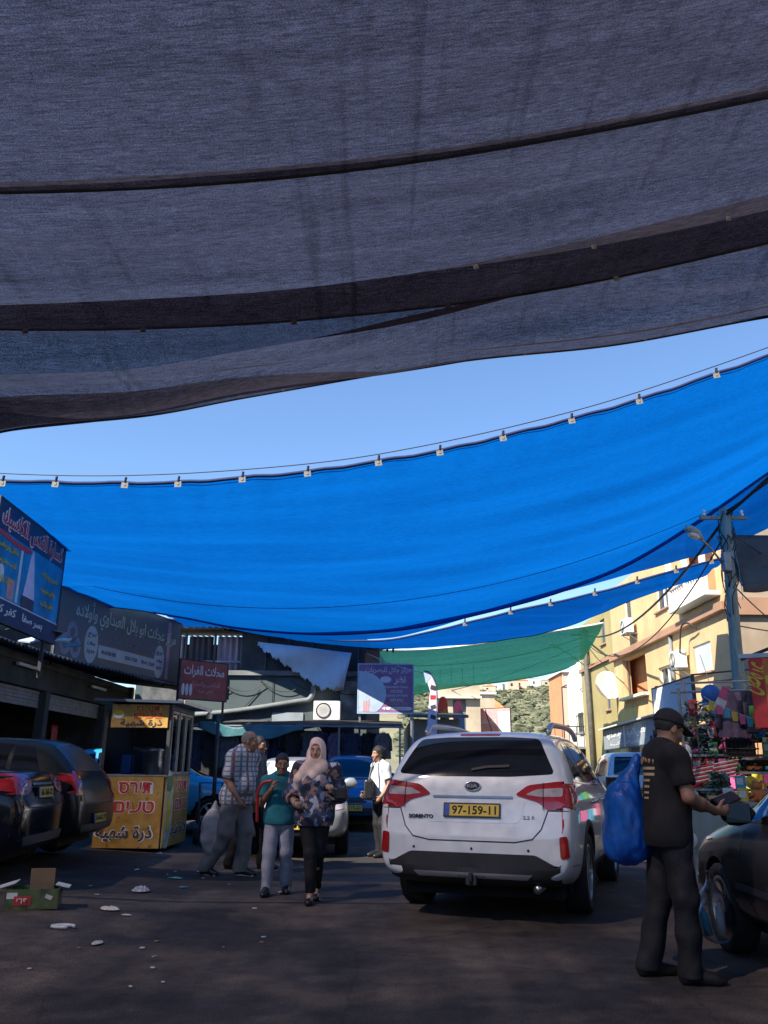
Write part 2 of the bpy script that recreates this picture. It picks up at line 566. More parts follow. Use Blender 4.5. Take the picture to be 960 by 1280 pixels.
def ground_material():
    m, nt, out = newmat('asphalt')
    p = nt.nodes.new('ShaderNodeBsdfPrincipled')
    nt.links.new(p.outputs[0], out.inputs[0])
    big = noise(nt, 0.42, 8.0, 0.62)
    mid = noise(nt, 3.0, 8.0, 0.7)
    fine = noise(nt, 85.0, 4.0, 0.75)
    dust = ramp(nt, big.outputs[0], (0.042, 0.038, 0.036), (0.122, 0.102, 0.086), 0.44, 0.57)
    c = mixc(nt, 1.0, dust.outputs[0], ramp(nt, mid.outputs[0], (0.62, 0.62, 0.63), (1.3, 1.26, 1.22), 0.32, 0.68).outputs[0], 'MULTIPLY')
    c = mixc(nt, 1.0, c, ramp(nt, fine.outputs[0], (0.45, 0.45, 0.45), (1.6, 1.57, 1.55), 0.36, 0.66).outputs[0], 'MULTIPLY')
    grit = noise(nt, 170.0, 2.0, 0.6)
    c = mixc(nt, ramp(nt, grit.outputs[0], (0, 0, 0), (0.75, 0.75, 0.75), 0.63, 0.70).outputs[0], c, (0.20, 0.19, 0.18))
    vo = nt.nodes.new('ShaderNodeTexVoronoi')
    vo.feature = 'DISTANCE_TO_EDGE'
    vo.inputs['Scale'].default_value = 0.55
    tcx = nt.nodes.new('ShaderNodeTexCoord')
    wob = noise(nt, 2.2, 6.0, 0.7)
    wv = nt.nodes.new('ShaderNodeMix')
    wv.data_type = 'RGBA'
    wv.inputs[0].default_value = 0.22
    nt.links.new(tcx.outputs['Object'], wv.inputs[6])
    nt.links.new(wob.outputs['Color'], wv.inputs[7])
    nt.links.new(wv.outputs[2], vo.inputs['Vector'])
    crk = ramp(nt, vo.outputs['Distance'], (0.74, 0.74, 0.74), (1, 1, 1), 0.001, 0.008)
    c = mixc(nt, 1.0, c, crk.outputs[0], 'MULTIPLY')
    wear = noise(nt, 1.0, 5.0, 0.6, stretch=(1.6, 0.12, 1.0))
    c = mixc(nt, 1.0, c, ramp(nt, wear.outputs[0], (0.72, 0.72, 0.73), (1.12, 1.1, 1.08), 0.38, 0.62).outputs[0], 'MULTIPLY')
    nt.links.new(c, p.inputs['Base Color'])
    rr = ramp(nt, big.outputs[0], (0.75, 0.75, 0.75), (0.95, 0.95, 0.95), 0.40, 0.6)
    nt.links.new(rr.outputs[0], p.inputs['Roughness'])
    p.inputs['Specular IOR Level'].default_value = 0.2
    b = nt.nodes.new('ShaderNodeBump')
    b.inputs['Strength'].default_value = 0.5
    b.inputs['Distance'].default_value = 0.01
    nt.links.new(fine.outputs[0], b.inputs['Height'])
    nt.links.new(b.outputs[0], p.inputs['Normal'])


ground_material()
mat('stain_wet', (0.036, 0.032, 0.031), 0.7, var=0.35, scale=2.0, bump=0.6, bscale=90, spec=0.25)
mat('stain_dust', (0.105, 0.085, 0.068), 0.95, var=0.3, scale=3.0, bump=0.4, bscale=90)
mat('hill_soil', (0.20, 0.18, 0.105), 0.95, var=0.4, scale=0.02, dirt=(0.11, 0.115, 0.065), dirt_amt=0.7, dscale=0.05)
mat('scrub', (0.105, 0.11, 0.062), 0.95, var=0.6, scale=0.12)


def gz(x, y=0.0):
    """ground height: the street rises a little towards the shops on its left side"""
    d = -x - 1.9
    return 0.0 if d <= 0 else min(0.058 * d * d / (d + 0.5), 0.30)


# ------------------------------------------------------------------ ground
xs = [-900, -300, -100, -40, -20, -12] + [-10 + 0.5 * i for i in range(0, 25)] + [4, 6, 8, 12, 20, 40, 100, 300, 900]
ys = [-60, -20, -8, -2, 0, 2, 4, 6, 8, 10, 12, 14, 16, 18, 20, 24, 28, 34, 40, 50, 70, 100, 160, 300, 700, 1500]
g = MB()
g.add([(x, y, gz(x, y)) for y in ys for x in xs],
      [(j * len(xs) + i, j * len(xs) + i + 1, (j + 1) * len(xs) + i + 1, (j + 1) * len(xs) + i)
       for j in range(len(ys) - 1) for i in range(len(xs) - 1)])
tag(g.build('ground', 'asphalt', smooth=True), 'dark dusty asphalt street of the market', None, kind='structure')


def stain(name, label, pts, material, dz, seed):
    rnd = random.Random(seed)
    c = Vector((sum(p[0] for p in pts) / len(pts), sum(p[1] for p in pts) / len(pts), 0))
    loop = catmull([(p[0], p[1], 0) for p in pts] + [(pts[0][0], pts[0][1], 0)], 12)[:-1]
    loop = [p + (p - c).normalized() * rnd.uniform(-0.03, 0.03) for p in loop]
    mb = MB()
    rings = 4
    vs_ = []
    for k in range(rings):
        f = 1 - k / rings
        for p in loop:
            q = c + (p - c) * f
            vs_.append((q.x, q.y, gz(q.x, q.y) + dz))
    vs_.append((c.x, c.y, gz(c.x) + dz))
    n = len(loop)
    fs_ = []
    for k in range(rings - 1):
        for i in range(n):
            j = (i + 1) % n
            fs_.append((k * n + i, k * n + j, (k + 1) * n + j, (k + 1) * n + i))
    for i in range(n):
        fs_.append(((rings - 1) * n + i, (rings - 1) * n + (i + 1) % n, len(vs_) - 1))
    mb.add(vs_, fs_)
    o = mb.build(name, material)
    return tag(o, label, None, kind='structure')



pv = MB()
pv.box((10.4, 30, 0.065), (3.6, 36, 0.13), bev=0.015)
tag(pv.build('pavement', 'concrete_grey'), 'raised concrete pavement before the yellow building', None, kind='structure')

# ------------------------------------------------------------------ hill far behind
def ridge(x):
    return 41 + 4 * math.sin(x * 0.021) + 2.0 * math.sin(x * 0.067 + 1) - 0.02 * (x - 60)


def hz(x, y):
    t = max(0.0, min(1.0, (y - 150) / 300.0))
    b = 3 * math.sin(x * 0.03 + y * 0.02) * t
    if y <= 450:
        return ridge(x) * (t ** 1.15) + b * (1 - t) - 0.5
    return ridge(x) - (y - 450) * 0.05 - 0.5


h = MB()
h.grid(lambda u, v: (-250 + 700 * u, 140 + 560 * v, hz(-250 + 700 * u, 140 + 560 * v)), 70, 56)
tag(h.build('hill', 'hill_soil', smooth=True), 'dry scrub covered hillside beyond the street', None, kind='structure')
s = MB()
rnd = random.Random(3)
for i in range(3000):
    y = 175 + 265 * rnd.random() ** 0.8
    x = y * (0.02 + 0.30 * rnd.random())
    r = 0.45 + 1.9 * rnd.random() ** 2.6
    cz = hz(x, y)
    vs_, fs_ = [], []
    rows, nn = 4, 7
    for a in range(rows + 1):
        th = math.pi * (0.08 + 0.84 * a / rows)
        for b in range(nn):
            ph = 2 * math.pi * b / nn + a * 0.4
            q = r * rnd.uniform(0.5, 1.35)
            vs_.append((x + q * math.sin(th) * math.cos(ph), y + q * math.sin(th) * math.sin(ph), cz + 0.3 * r + 0.6 * q * math.cos(th)))
    for a in range(rows):
        for b in range(nn):
            b2 = (b + 1) % nn
            fs_.append((a * nn + b, a * nn + b2, (a + 1) * nn + b2, (a + 1) * nn + b))
    fs_.append(tuple(range(nn - 1, -1, -1)))
    s.add(vs_, fs_)
tag(s.build('hillside_scrub', 'scrub'), 'olive green bushes and low trees covering the far hillside', 'scrub', kind='stuff')
for i in range(17):
    x = 40 + i * 5.6 + rnd.uniform(-2, 2)
    y = 446 + rnd.uniform(-14, 6)
    z = hz(x, y)
    w, d, hh = rnd.uniform(4, 7.5), 6.0, rnd.uniform(2.6, 5.0)
    kind = i % 3
    t = thing('hill_house', ['pink walled house with red roof on the far ridge', 'flat roofed cream house on the far ridge', 'flat roofed pale stone house on the far ridge'][kind],
              'house', (x, y, z - 0.3), rnd.uniform(-0.4, 0.4), 'small houses along the far ridge')
    wl = MB().box((0, 0, hh / 2), (w, d, hh))
    wl.build('wall', ['render_pink', 'render_white', 'render_beige'][kind], t)
    if kind == 0:
        MB().add([(-w * .55, -d * .55, hh + .01), (w * .55, -d * .55, hh + .01), (w * .55, d * .55, hh + .01), (-w * .55, d * .55, hh + .01), (0, 0, hh + 1.6)],
                 [(3, 2, 1, 0), (0, 1, 4), (1, 2, 4), (2, 3, 4), (3, 0, 4)]).build('roof', 'roof_tile', t)
    else:
        MB().box((0, 0, hh + 0.12), (w + .3, d + .3, 0.22)).build('roof', 'render_beige', t)
    MB().box((-w * .2, -d / 2 - 0.02, hh * .55), (w * .2, 0.06, hh * .3)).build('window', 'window_dark', t)


# ------------------------------------------------------------------ walls with real openings
def wall_open(length, height, openings, thick):
    """slab in the local xz plane (front at y=0, back at y=thick) with rectangular holes (x0, x1, z0, z1)"""
    us = sorted({0.0, length} | {v for o in openings for v in o[:2]})
    zs = sorted({0.0, height} | {v for o in openings for v in o[2:4]})
    us = [u for u in us if 0 <= u <= length]
    zs = [z for z in zs if 0 <= z <= height]
    solid = {}
    for i in range(len(us) - 1):
        for j in range(len(zs) - 1):
            cu, cz = (us[i] + us[i + 1]) / 2, (zs[j] + zs[j + 1]) / 2
            solid[i, j] = not any(o[0] < cu < o[1] and o[2] < cz < o[3] for o in openings)
    mb = MB()
    for (i, j), s_ in solid.items():
        if not s_:
            continue
        a, b, c, d = us[i], us[i + 1], zs[j], zs[j + 1]
        mb.add([(a, 0, c), (b, 0, c), (b, 0, d), (a, 0, d)], [(0, 1, 2, 3)])
        mb.add([(a, thick, c), (b, thick, c), (b, thick, d), (a, thick, d)], [(3, 2, 1, 0)])
        if not solid.get((i - 1, j)):
            mb.add([(a, 0, c), (a, thick, c), (a, thick, d), (a, 0, d)], [(3, 2, 1, 0)])
        if not solid.get((i + 1, j)):
            mb.add([(b, 0, c), (b, thick, c), (b, thick, d), (b, 0, d)], [(0, 1, 2, 3)])
        if not solid.get((i, j - 1)):
            mb.add([(a, 0, c), (b, 0, c), (b, thick, c), (a, thick, c)], [(3, 2, 1, 0)])
        if not solid.get((i, j + 1)):
            mb.add([(a, 0, d), (b, 0, d), (b, thick, d), (a, thick, d)], [(0, 1, 2, 3)])
    return mb


def frame_bars(mb, x0, x1, z0, z1, w, y, d):
    mb.box(((x0 + x1) / 2, y, z0 + w / 2), (x1 - x0, d, w))
    mb.box(((x0 + x1) / 2, y, z1 - w / 2), (x1 - x0, d, w))
    mb.box((x0 + w / 2, y, (z0 + z1) / 2), (w, d, z1 - z0 - 2 * w))
    mb.box((x1 - w / 2, y, (z0 + z1) / 2), (w, d, z1 - z0 - 2 * w))


def window(parent, x0, x1, z0, z1, sashes=2, glass='window_dark', fr='trim_white', depth=0.12, sill=True):
    mb = MB()
    frame_bars(mb, x0, x1, z0, z1, 0.06, depth, 0.07)
    for k in range(1, sashes):
        x = x0 + (x1 - x0) * k / sashes
        mb.box((x, depth, (z0 + z1) / 2), (0.06, 0.068, z1 - z0 - 0.12))
    w = MB()
    fo = mb.build('window', fr, parent)
    for k in range(sashes):
        a = x0 + (x1 - x0) * k / sashes + 0.045
        b = x0 + (x1 - x0) * (k + 1) / sashes - 0.045
        MB().box(((a + b) / 2, depth + 0.012 + 0.01 * k, (z0 + z1) / 2), (b - a, 0.012, z1 - z0 - 0.11)).build('pane', glass, fo)
    if sill:
        MB().box(((x0 + x1) / 2, 0.02, z0 - 0.035), (x1 - x0 + 0.16, 0.2, 0.066), bev=0.008).build('sill', 'cornice_tan', fo)
    return fo


def ac_unit(loc, rotz, label, s=1.0):
    t = thing('air_conditioner', label, 'air conditioner', loc, rotz, 'outdoor air conditioner units')
    MB().box((0, 0, 0.28 * s), (0.80 * s, 0.30 * s, 0.56 * s), bev=0.02).build('casing', 'trim_white', t)
    fm = Matrix.Translation((-0.10 * s, -0.152 * s, 0.28 * s)) @ Matrix.Rotation(math.pi / 2, 4, 'X')
    gr = MB().lathe([(0.20 * s, 0.0), (0.21 * s, 0.02), (0.225 * s, 0.02), (0.23 * s, 0.0)], 24, fm).build('fan_grille', 'metal_dark', t, True)
    bl = MB()
    for k in range(3):
        bl.box((0, 0, 0.004), (0.18 * s, 0.05 * s, 0.008), Matrix.Rotation(k * 2.094, 4, 'Z') @ Matrix.Translation((0.09 * s, 0, 0)))
    bl2 = MB().add(bl.v, bl.f, fm)
    bl2.lathe([(0.205 * s, -0.004), (0.0, -0.003)], 24, fm)
    bl2.build('fan', 'black_plastic', gr)
    rg = MB()
    for k in range(1, 6):
        rg.lathe([(0.035 * k * s, 0.012), (0.035 * k * s + 0.006, 0.016), (0.035 * k * s + 0.012, 0.012)], 18, fm)
    rg.build('grille_ring', 'trim_white', gr)
    b = MB()
    for sx in (-0.3, 0.3):
        b.box((sx * s, 0.08 * s, -0.02), (0.04, 0.5 * s, 0.035))
        b.tube([(sx * s, 0.3 * s, -0.3 * s), (sx * s, -0.12 * s, -0.03)], 0.014, 6)
    b.build('bracket', 'metal_grey', t)
    return t


# ------------------------------------------------------------------ left: low row of dark shops
SX = -7.8
t = thing('shop_row', 'low dark shop row with open fronts behind the parked dark cars', 'building', (0, 0, 0))
lb = MB()
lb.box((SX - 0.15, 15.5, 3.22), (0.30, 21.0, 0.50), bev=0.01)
lb.build('lintel', 'concrete_blackish', t)
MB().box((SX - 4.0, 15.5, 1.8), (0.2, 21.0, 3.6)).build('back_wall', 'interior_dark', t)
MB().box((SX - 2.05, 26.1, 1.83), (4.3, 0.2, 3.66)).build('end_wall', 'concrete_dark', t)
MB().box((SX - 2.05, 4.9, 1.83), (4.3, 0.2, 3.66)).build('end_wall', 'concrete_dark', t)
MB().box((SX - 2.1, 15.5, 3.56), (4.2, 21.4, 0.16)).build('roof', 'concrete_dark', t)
MB().box((SX - 1.2, 15.5, 4.3), (0.2, 21.0, 1.5)).build('parapet', 'concrete_blackish', t)
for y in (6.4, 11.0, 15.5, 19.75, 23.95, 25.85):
    MB().box((SX - 0.10, y, 1.6), (0.22, 0.24, 2.72), bev=0.01).build('pillar', 'concrete_blackish', t)
for a, b in ((6.5, 10.9), (11.1, 15.4), (15.6, 19.6), (19.9, 23.8)):
    sh = MB()
    for k in range(5):
        sh.box((SX - 0.14 - 0.01 * (k % 2), (a + b) / 2, 2.92 - 0.075 * k), (0.03, b - a - 0.1, 0.07))
    sh.build('roller_shutter', 'metal_grey', t)
for y, zz in ((18.2, 3.50), (22.9, 3.46), (14, 3.5)):
    MB().box((SX + 0.10, y, zz - 0.12), (0.08, 1.1, 0.07), bev=0.01).build('tube_lamp', 'print_white', t)
rnd = random.Random(5)
for k in range(9):
    y = 16 + k * 0.95
    MB().box((SX - 2.2, y, 0.55 + 0.25), (0.7, 0.85, 1.1 + 0.3 * rnd.random()), bev=0.02).build('counter', 'cloth_black', t)
# goods in the shops
for k, (y, z, mtl, nm, lb_) in enumerate(((17.6, 1.75, 'cloth_rose', 'hanging_scarf', 'long rose scarf hanging in the dark shop front'),
                                      (18.1, 1.7, 'cloth_rose', 'hanging_scarf', 'second rose scarf hanging deeper inside the dark shop'),
                                      (22.6, 1.95, 'plastic_red', 'hanging_coat', 'red coat hanging inside the dark shop'),
                                      (22.4, 1.35, 'cloth_grey', 'hanging_coat', 'grey coat on a stand inside the dark shop'))):
    mb = MB()
    w = 0.12 if 'scarf' in nm else 0.34
    L = 1.1 if 'scarf' in nm else 0.8
    def fn(u, v, w=w, L=L, y=y, z=z):
        return (SX - 0.9 + 0.05 * math.sin(u * 14 + v * 3), y + w * (u - 0.5) * (1 + 0.5 * v), z + L / 2 - L * v)
    mb.grid(fn, 12, 8)
    o = mb.build(nm, mtl, None, True, thick=0.03)
    tag(o, lb_, 'clothing')
for k in range(7):
    y = 20.4 + 0.42 * k
    o = box('merchandise_box', (SX - 0.75, y, 0.95 + 0.22 * (k % 3)), (0.34, 0.36, 0.30 + 0.1 * (k % 2)), ['plastic_blue', 'print_sky', 'cloth_grey'][k % 3], bev=0.02)
    tag(o, ['blue box of goods on the shop table', 'pale blue box of goods on the shop table', 'grey box of goods on the shop table'][k % 3], 'box', 'boxes of goods in the shop row')
o = thing('shop_table', 'dark table with boxes of goods inside the shop row', 'table', (SX - 0.75, 21.6, 0))
MB().box((0, 0, 0.74), (0.7, 3.4, 0.06), bev=0.01).build('tabletop', 'interior_dark', o)
for sx in (-1, 1):
    for sy in (-1, 1):
        MB().box((sx * 0.3, sy * 1.6, 0.5), (0.06, 0.06, 0.46)).build('leg', 'interior_dark', o)

# corrugated tin awning over the shop fronts
def edge_x(y):
    return -7.25 if y < 18 else -7.25 + (y - 18) * 0.165


aw = MB()
def awf(u, v):
    y = 6 + 20.2 * v
    x0 = SX - 0.6
    x1 = edge_x(y) + 0.12
    x = x0 + (x1 - x0) * u
    return (x, y, 3.86 - 0.26 * u + 0.035 * math.sin(y * 34) - 0.012 * math.sin(y * 1.7) * u)
aw.grid(awf, 3, 420)
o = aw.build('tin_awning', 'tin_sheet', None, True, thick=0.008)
tag(o, 'rusty corrugated tin awning along the low shop row', 'awning')


# ------------------------------------------------------------------ flat signs
def sign_board(name, label, a, b, z0, z1, face, cat='sign', thick=0.06, frame='metal_dark'):
    """upright board from plan point a (left as read) to b (right as read); local x along it, front at -y"""
    a, b = Vector((a[0], a[1], 0)), Vector((b[0], b[1], 0))
    L = (b - a).length
    d = b - a
    t = thing(name, label, cat, (a.x, a.y, 0), math.atan2(d.y, d.x))
    MB().box((L / 2, thick / 2, (z0 + z1) / 2), (L, thick, z1 - z0), bev=0.008).build('panel', face, t)
    if frame:
        mb = MB()
        frame_bars(mb, -0.03, L + 0.03, z0 - 0.03, z1 + 0.03, 0.035, thick / 2, thick + 0.02)
        mb.build('frame', frame, t)
    return t, L


def flat(parent, name, material, x0, x1, z0, z1, y=-0.004, dep=0.004):
    return MB().box(((x0 + x1) / 2, y, (z0 + z1) / 2), (x1 - x0, dep, z1 - z0)).build(name, material, parent)


def blob(parent, name, material, pts, y=-0.004, n=6, dep=0.005):
    loop = catmull([(p[0], p[1], 0) for p in pts] + [(pts[0][0], pts[0][1], 0)], n)[:-1]
    return MB().prism([(p.x, p.y) for p in loop], dep, Matrix.Translation((0, y + dep / 2, 0)) @ Matrix.Rotation(math.pi / 2, 4, 'X')).build(name, material, parent)


def oval(parent, name, material, cx, cz, rx, rz, y=-0.004, dep=0.005):
    return MB().prism([(cx + rx * math.cos(k * math.pi / 12), cz + rz * math.sin(k * math.pi / 12)) for k in range(24)], dep,
                      Matrix.Translation((0, y + dep / 2, 0)) @ Matrix.Rotation(math.pi / 2, 4, 'X')).build(name, material, parent)


# long grey violet tyre centre sign
t, L = sign_board('shop_sign', 'long grey violet shop sign with olive Arabic lettering on the tin awning', (-7.50, 19.0), (-6.10, 25.0), 3.70, 5.45, 'sign_grey_violet')
text(t, arabic('مركز عجلات ابو بلال العبداوي وأولاده'), 'print_olive', (L * 0.53, -0.006, 4.90), 0.5, 0.012, width=L * 0.84, height=0.62)
text(t, arabic('ميزان عجلات اتجاه كهرباء سيارات'), 'print_grey', (L * 0.58, -0.006, 4.42), 0.2, 0.0, width=L * 0.44, height=0.16)
flat(t, 'strip', 'print_pale', L * 0.29, L * 0.80, 3.90, 4.22)
for k, (x, w) in enumerate(((0.37, 0.11), (0.55, 0.10), (0.70, 0.12))):
    text(t, ['04-6258-505', '050-5258', '054-2269'][k], 'print_ink', (L * x, -0.010, 4.06), 0.12, 0.0, width=L * w, height=0.1)
for x in (0.235, 0.80):
    oval(t, 'roundel', 'print_pale', L * x, 4.18, 0.30, 0.46)
    for k, wd in enumerate(('بيع', 'عجلات', 'جديد')):
        text(t, arabic(wd), 'print_ink', (L * x, -0.010, 4.40 - 0.2 * k), 0.14, 0.01, width=0.36, height=0.12)
for x, z in ((0.06, 4.05), (0.13, 4.02), (0.10, 4.35)):
    oval(t, 'tyre_print', 'print_grey', L * x, z, 0.22, 0.26)
    oval(t, 'tyre_print', 'sign_grey_violet', L * x, z, 0.10, 0.12, y=-0.009)
flat(t, 'pink_stripe', 'print_pink', L * 0.865, L * 0.895, 3.74, 5.38)
flat(t, 'bracket', 'rope_white', -0.05, 0.0, 3.70, 5.45)
for x in (0.3, L - 0.4):
    MB().box((x, 0.25, 4.4), (0.05, 0.05, 1.7)).build('post', 'metal_dark', t)

# tall blue bookshop style sign
t, L = sign_board('shop_sign', 'tall bright blue shop sign with red Arabic heading above the shops', (-6.32, 13.0), (-6.42, 16.2), 3.60, 5.54, 'sign_blue')
flat(t, 'heading_band', 'sign_navy', 0.0, L, 5.06, 5.53)
text(t, arabic('كسارة القدس الكلاسيك'), 'print_white', (L * 0.5, -0.008, 5.27), 0.4, 0.05, width=L * 0.92, height=0.42)
text(t, arabic('كسارة القدس الكلاسيك'), 'print_red', (L * 0.5, -0.013, 5.27), 0.4, 0.015, width=L * 0.90, height=0.36)
blob(t, 'swoosh', 'print_red', [(0.1, 4.98), (0.9, 4.92), (1.5, 4.95), (1.5, 5.02), (0.8, 5.01), (0.2, 5.05)])
flat(t, 'base_band', 'sign_navy', 0.0, L, 3.61, 3.95)
flat(t, 'white_line', 'print_white', 0.0, L, 3.955, 3.975, y=-0.006)
text(t, arabic('بسر صفا'), 'print_white', (L * 0.62, -0.009, 3.79), 0.2, 0.02, width=L * 0.30, height=0.18)
text(t, arabic('كفر كنا'), 'print_white', (L * 0.24, -0.009, 3.79), 0.2, 0.02, width=L * 0.28, height=0.18)
for k, (x, z, w) in enumerate(((0.16, 4.82, 0.9), (0.16, 4.58, 0.9), (0.16, 4.28, 0.8), (0.80, 4.74, 0.8), (0.80, 4.46, 0.75), (0.80, 4.22, 0.7))):
    text(t, arabic(['دفاتر وقرطاسية', 'كتب مدرسية', 'هدايا والعاب', 'تصوير وطباعة', 'حقائب مدرسية', 'دفاتر وكتب'][k]), 'print_yellow', (L * x, -0.007, z), 0.15, 0.02, width=w, height=0.13)
flat(t, 'white_pillar', 'print_white', L * 0.34, L * 0.37, 4.0, 5.0)
blob(t, 'curtain_print', 'print_lilac', [(L * 0.42, 4.0), (L * 0.60, 4.0), (L * 0.57, 4.5), (L * 0.52, 4.98), (L * 0.49, 4.98), (L * 0.46, 4.5)])
flat(t, 'doorway_print', 'print_ink', L * 0.42, L * 0.60, 3.98, 4.18, y=-0.012)
flat(t, 'book_print', 'print_pink', L * 0.22, L * 0.31, 4.0, 4.35)
oval(t, 'disc_print', 'print_white', L * 0.12, 4.36, 0.12, 0.15)
for x in (0.3, L - 0.3):
    MB().box((x, 0.10, 4.1), (0.06, 0.06, 2.4)).build('post', 'metal_dark', t)
# scraps of sheet and wood under the blue sign
rnd = random.Random(11)
for k in range(10):
    y = 13.2 + 0.5 * k
    o = MB().box((-6.9 + rnd.uniform(-0.3, 0.3), y, 3.74 + rnd.uniform(0, 0.08)), (rnd.uniform(0.2, 0.6), rnd.uniform(0.2, 0.5), 0.03),
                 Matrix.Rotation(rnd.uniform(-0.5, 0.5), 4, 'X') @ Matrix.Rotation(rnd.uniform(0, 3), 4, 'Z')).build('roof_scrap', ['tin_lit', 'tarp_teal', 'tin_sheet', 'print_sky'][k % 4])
    tag(o, ['pale tin scrap lying on the tin awning', 'teal plastic scrap lying on the tin awning', 'dark tin scrap lying on the tin awning', 'light blue board scrap lying on the tin awning'][k % 4], 'scrap', 'scraps on the tin awning')

# small red sign at the end of the row
t, L = sign_board('shop_sign', 'small red shop sign with white Arabic lettering above the corn kiosk', (-5.78, 24.0), (-4.66, 25.2), 3.20, 4.28, 'sign_red')
text(t, arabic('محلات الفرات'), 'print_white', (L * 0.5, -0.006, 3.98), 0.3, 0.02, width=L * 0.86, height=0.36)
text(t, arabic('للملابس والاحذية'), 'print_pink', (L * 0.55, -0.006, 3.62), 0.15, 0.01, width=L * 0.6, height=0.16)
text(t, arabic('كفر كنا'), 'print_pink', (L * 0.55, -0.006, 3.42), 0.15, 0.01, width=L * 0.3, height=0.12)
for k in range(3):
    oval(t, 'figure_print', 'print_white', 0.12 + 0.13 * k, 3.45, 0.05, 0.17)
for x in (0.02, L - 0.02):
    MB().box((x, 0.10, 2.9), (0.05, 0.05, 2.8)).build('post', 'metal_dark', t)

# ------------------------------------------------------------------ left: grey building facing the street bend
t = thing('market_building', 'grey concrete building, tinted teal for its shade, with pipe and curtained upper balcony', 'building', (-7.9, 27.0, 0))
W = 7.4
wall_open(W, 4.15, [(0.6, 6.6, 0.0, 2.45)], 0.25).build('wall', 'concrete_shaded', t)
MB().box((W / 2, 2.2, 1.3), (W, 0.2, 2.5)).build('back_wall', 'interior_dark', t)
MB().box((W / 2, 2.6, 4.23), (W + 0.1, 5.4, 0.15)).build('floor_slab', 'concrete_grey', t)
up = MB()
up.box((5.3, 2.6, 5.2), (4.0, 5.0, 1.76))
up.build('upper_wall', 'concrete_blackish', t)
for k in range(4):
    x = 0.55 + k * 0.95
    def cf(u, v, x=x):
        return (x + 0.80 * u, 0.42 + 0.06 * math.sin(u * 26 + k), 5.46 - 1.15 * v)
    MB().grid(cf, 26, 4).build('curtain', ['curtain_pink', 'curtain_dark', 'curtain_pink', 'curtain_dark'][k], t, True, thick=0.01)
for k in range(5):
    MB().box((0.5 + 0.95 * k, 0.25, 4.92), (0.07, 0.07, 1.22)).build('post', 'metal_dark', t)
MB().box((2.4, 0.25, 4.62), (4.0, 0.05, 0.05)).build('handrail', 'metal_grey', t)
MB().box((2.3, 3.0, 4.9), (4.1, 0.15, 1.3)).build('rear_wall', 'interior_dark', t)
rf = MB()
rf.grid(lambda u, v: (0.1 + 4.4 * u, -0.25 + 3.6 * v, 5.66 + 0.28 * v + 0.03 * math.sin(u * 130)), 170, 2)
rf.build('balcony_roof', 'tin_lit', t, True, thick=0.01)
pp = MB()
pp.tube(catmull([(0.9, -0.12, 2.80), (2.0, -0.12, 2.90), (3.4, -0.12, 3.05), (5.2, -0.12, 3.34), (5.55, -0.12, 3.40), (5.68, -0.12, 3.58), (5.70, -0.12, 3.82)], 6), 0.085, 10)
pp.build('drain_pipe', 'concrete_teal_pipe', t, True)
pp = MB()
pp.tube([(3.3, -0.04, 2.9), (4.0, -0.04, 3.7)], 0.012, 5)
pp.tube([(4.4, -0.04, 2.7), (4.4, -0.04, 4.1)], 0.012, 5)
pp.build('conduit', 'wire_black', t)
for (x, z, w, hh, mt) in ((0.9, 3.55, 1.3, 0.9, 'tin_sheet'), (2.5, 3.75, 0.9, 0.6, 'concrete_blackish'), (4.9, 2.75, 1.0, 0.5, 'panel_bluegrey'), (6.9, 3.4, 0.7, 1.2, 'tin_sheet'), (3.6, 2.62, 1.4, 0.3, 'concrete_dark')):
    MB().box((x, -0.025, z), (w, 0.045, hh), bev=0.006).build('patch_board', mt, t)
for k in range(6):
    x0_ = 0.6 + 1.1 * k
    MB().tube(sag((x0_, -0.1, 4.1 - 0.1 * (k % 3)), (x0_ + 1.3, -0.1, 3.9 - 0.15 * (k % 2)), 0.25, 8), 0.012, 5).build('loose_wire', 'wire_black', t)
for k in range(5):
    MB().box((4.1 + 0.75 * k, 0.06, 5.2), (0.05, 0.06, 1.7)).build('batten', 'pole_dark', t)
ac_unit((-1.73, 26.78, 2.76), rad(-3), 'white air conditioner tilted on the grey concrete wall', 1.05)
# torn white tarp
tp = MB()
def tf(u, v):
    top = 5.20 - 0.33 * u
    bot = 5.05 - 1.35 * min(1, u * 1.45) + 0.05 * math.sin(u * 60) + 0.04 * math.sin(u * 143) + 0.10 * max(0, u - 0.7)
    return (-4.02 + 3.02 * u - 0.25 * v * (u > 0.9), 26.72 + 0.06 * math.sin(u * 9 + v * 4) - 0.05 * v, top + (bot - top) * v)
tp.grid(tf, 60, 14)
o = tp.build('torn_tarp', 'tarp_white', None, True, thick=0.01)
tag(o, 'torn white tarp hung along the top of the grey building', 'tarp')
# tan block beside it
t = thing('tan_building', 'plain tan walled block rising behind the purple optician sign', 'building', (-0.95, 28.0, 0))
wall_open(0.85, 5.2, [(0.2, 0.6, 0.0, 2.3)], 0.3).build('wall', 'render_beige', t)
MB().box((0.425, 2.6, 2.6), (0.85, 4.6, 5.18)).build('rear_block', 'render_beige', t)
for k in range(6):
    MB().box((0.3 + 0.2 * k, -0.25, 5.26 - 0.02 * k), (0.07, 1.2, 0.10)).build('rafter', 'pole_dark', t)

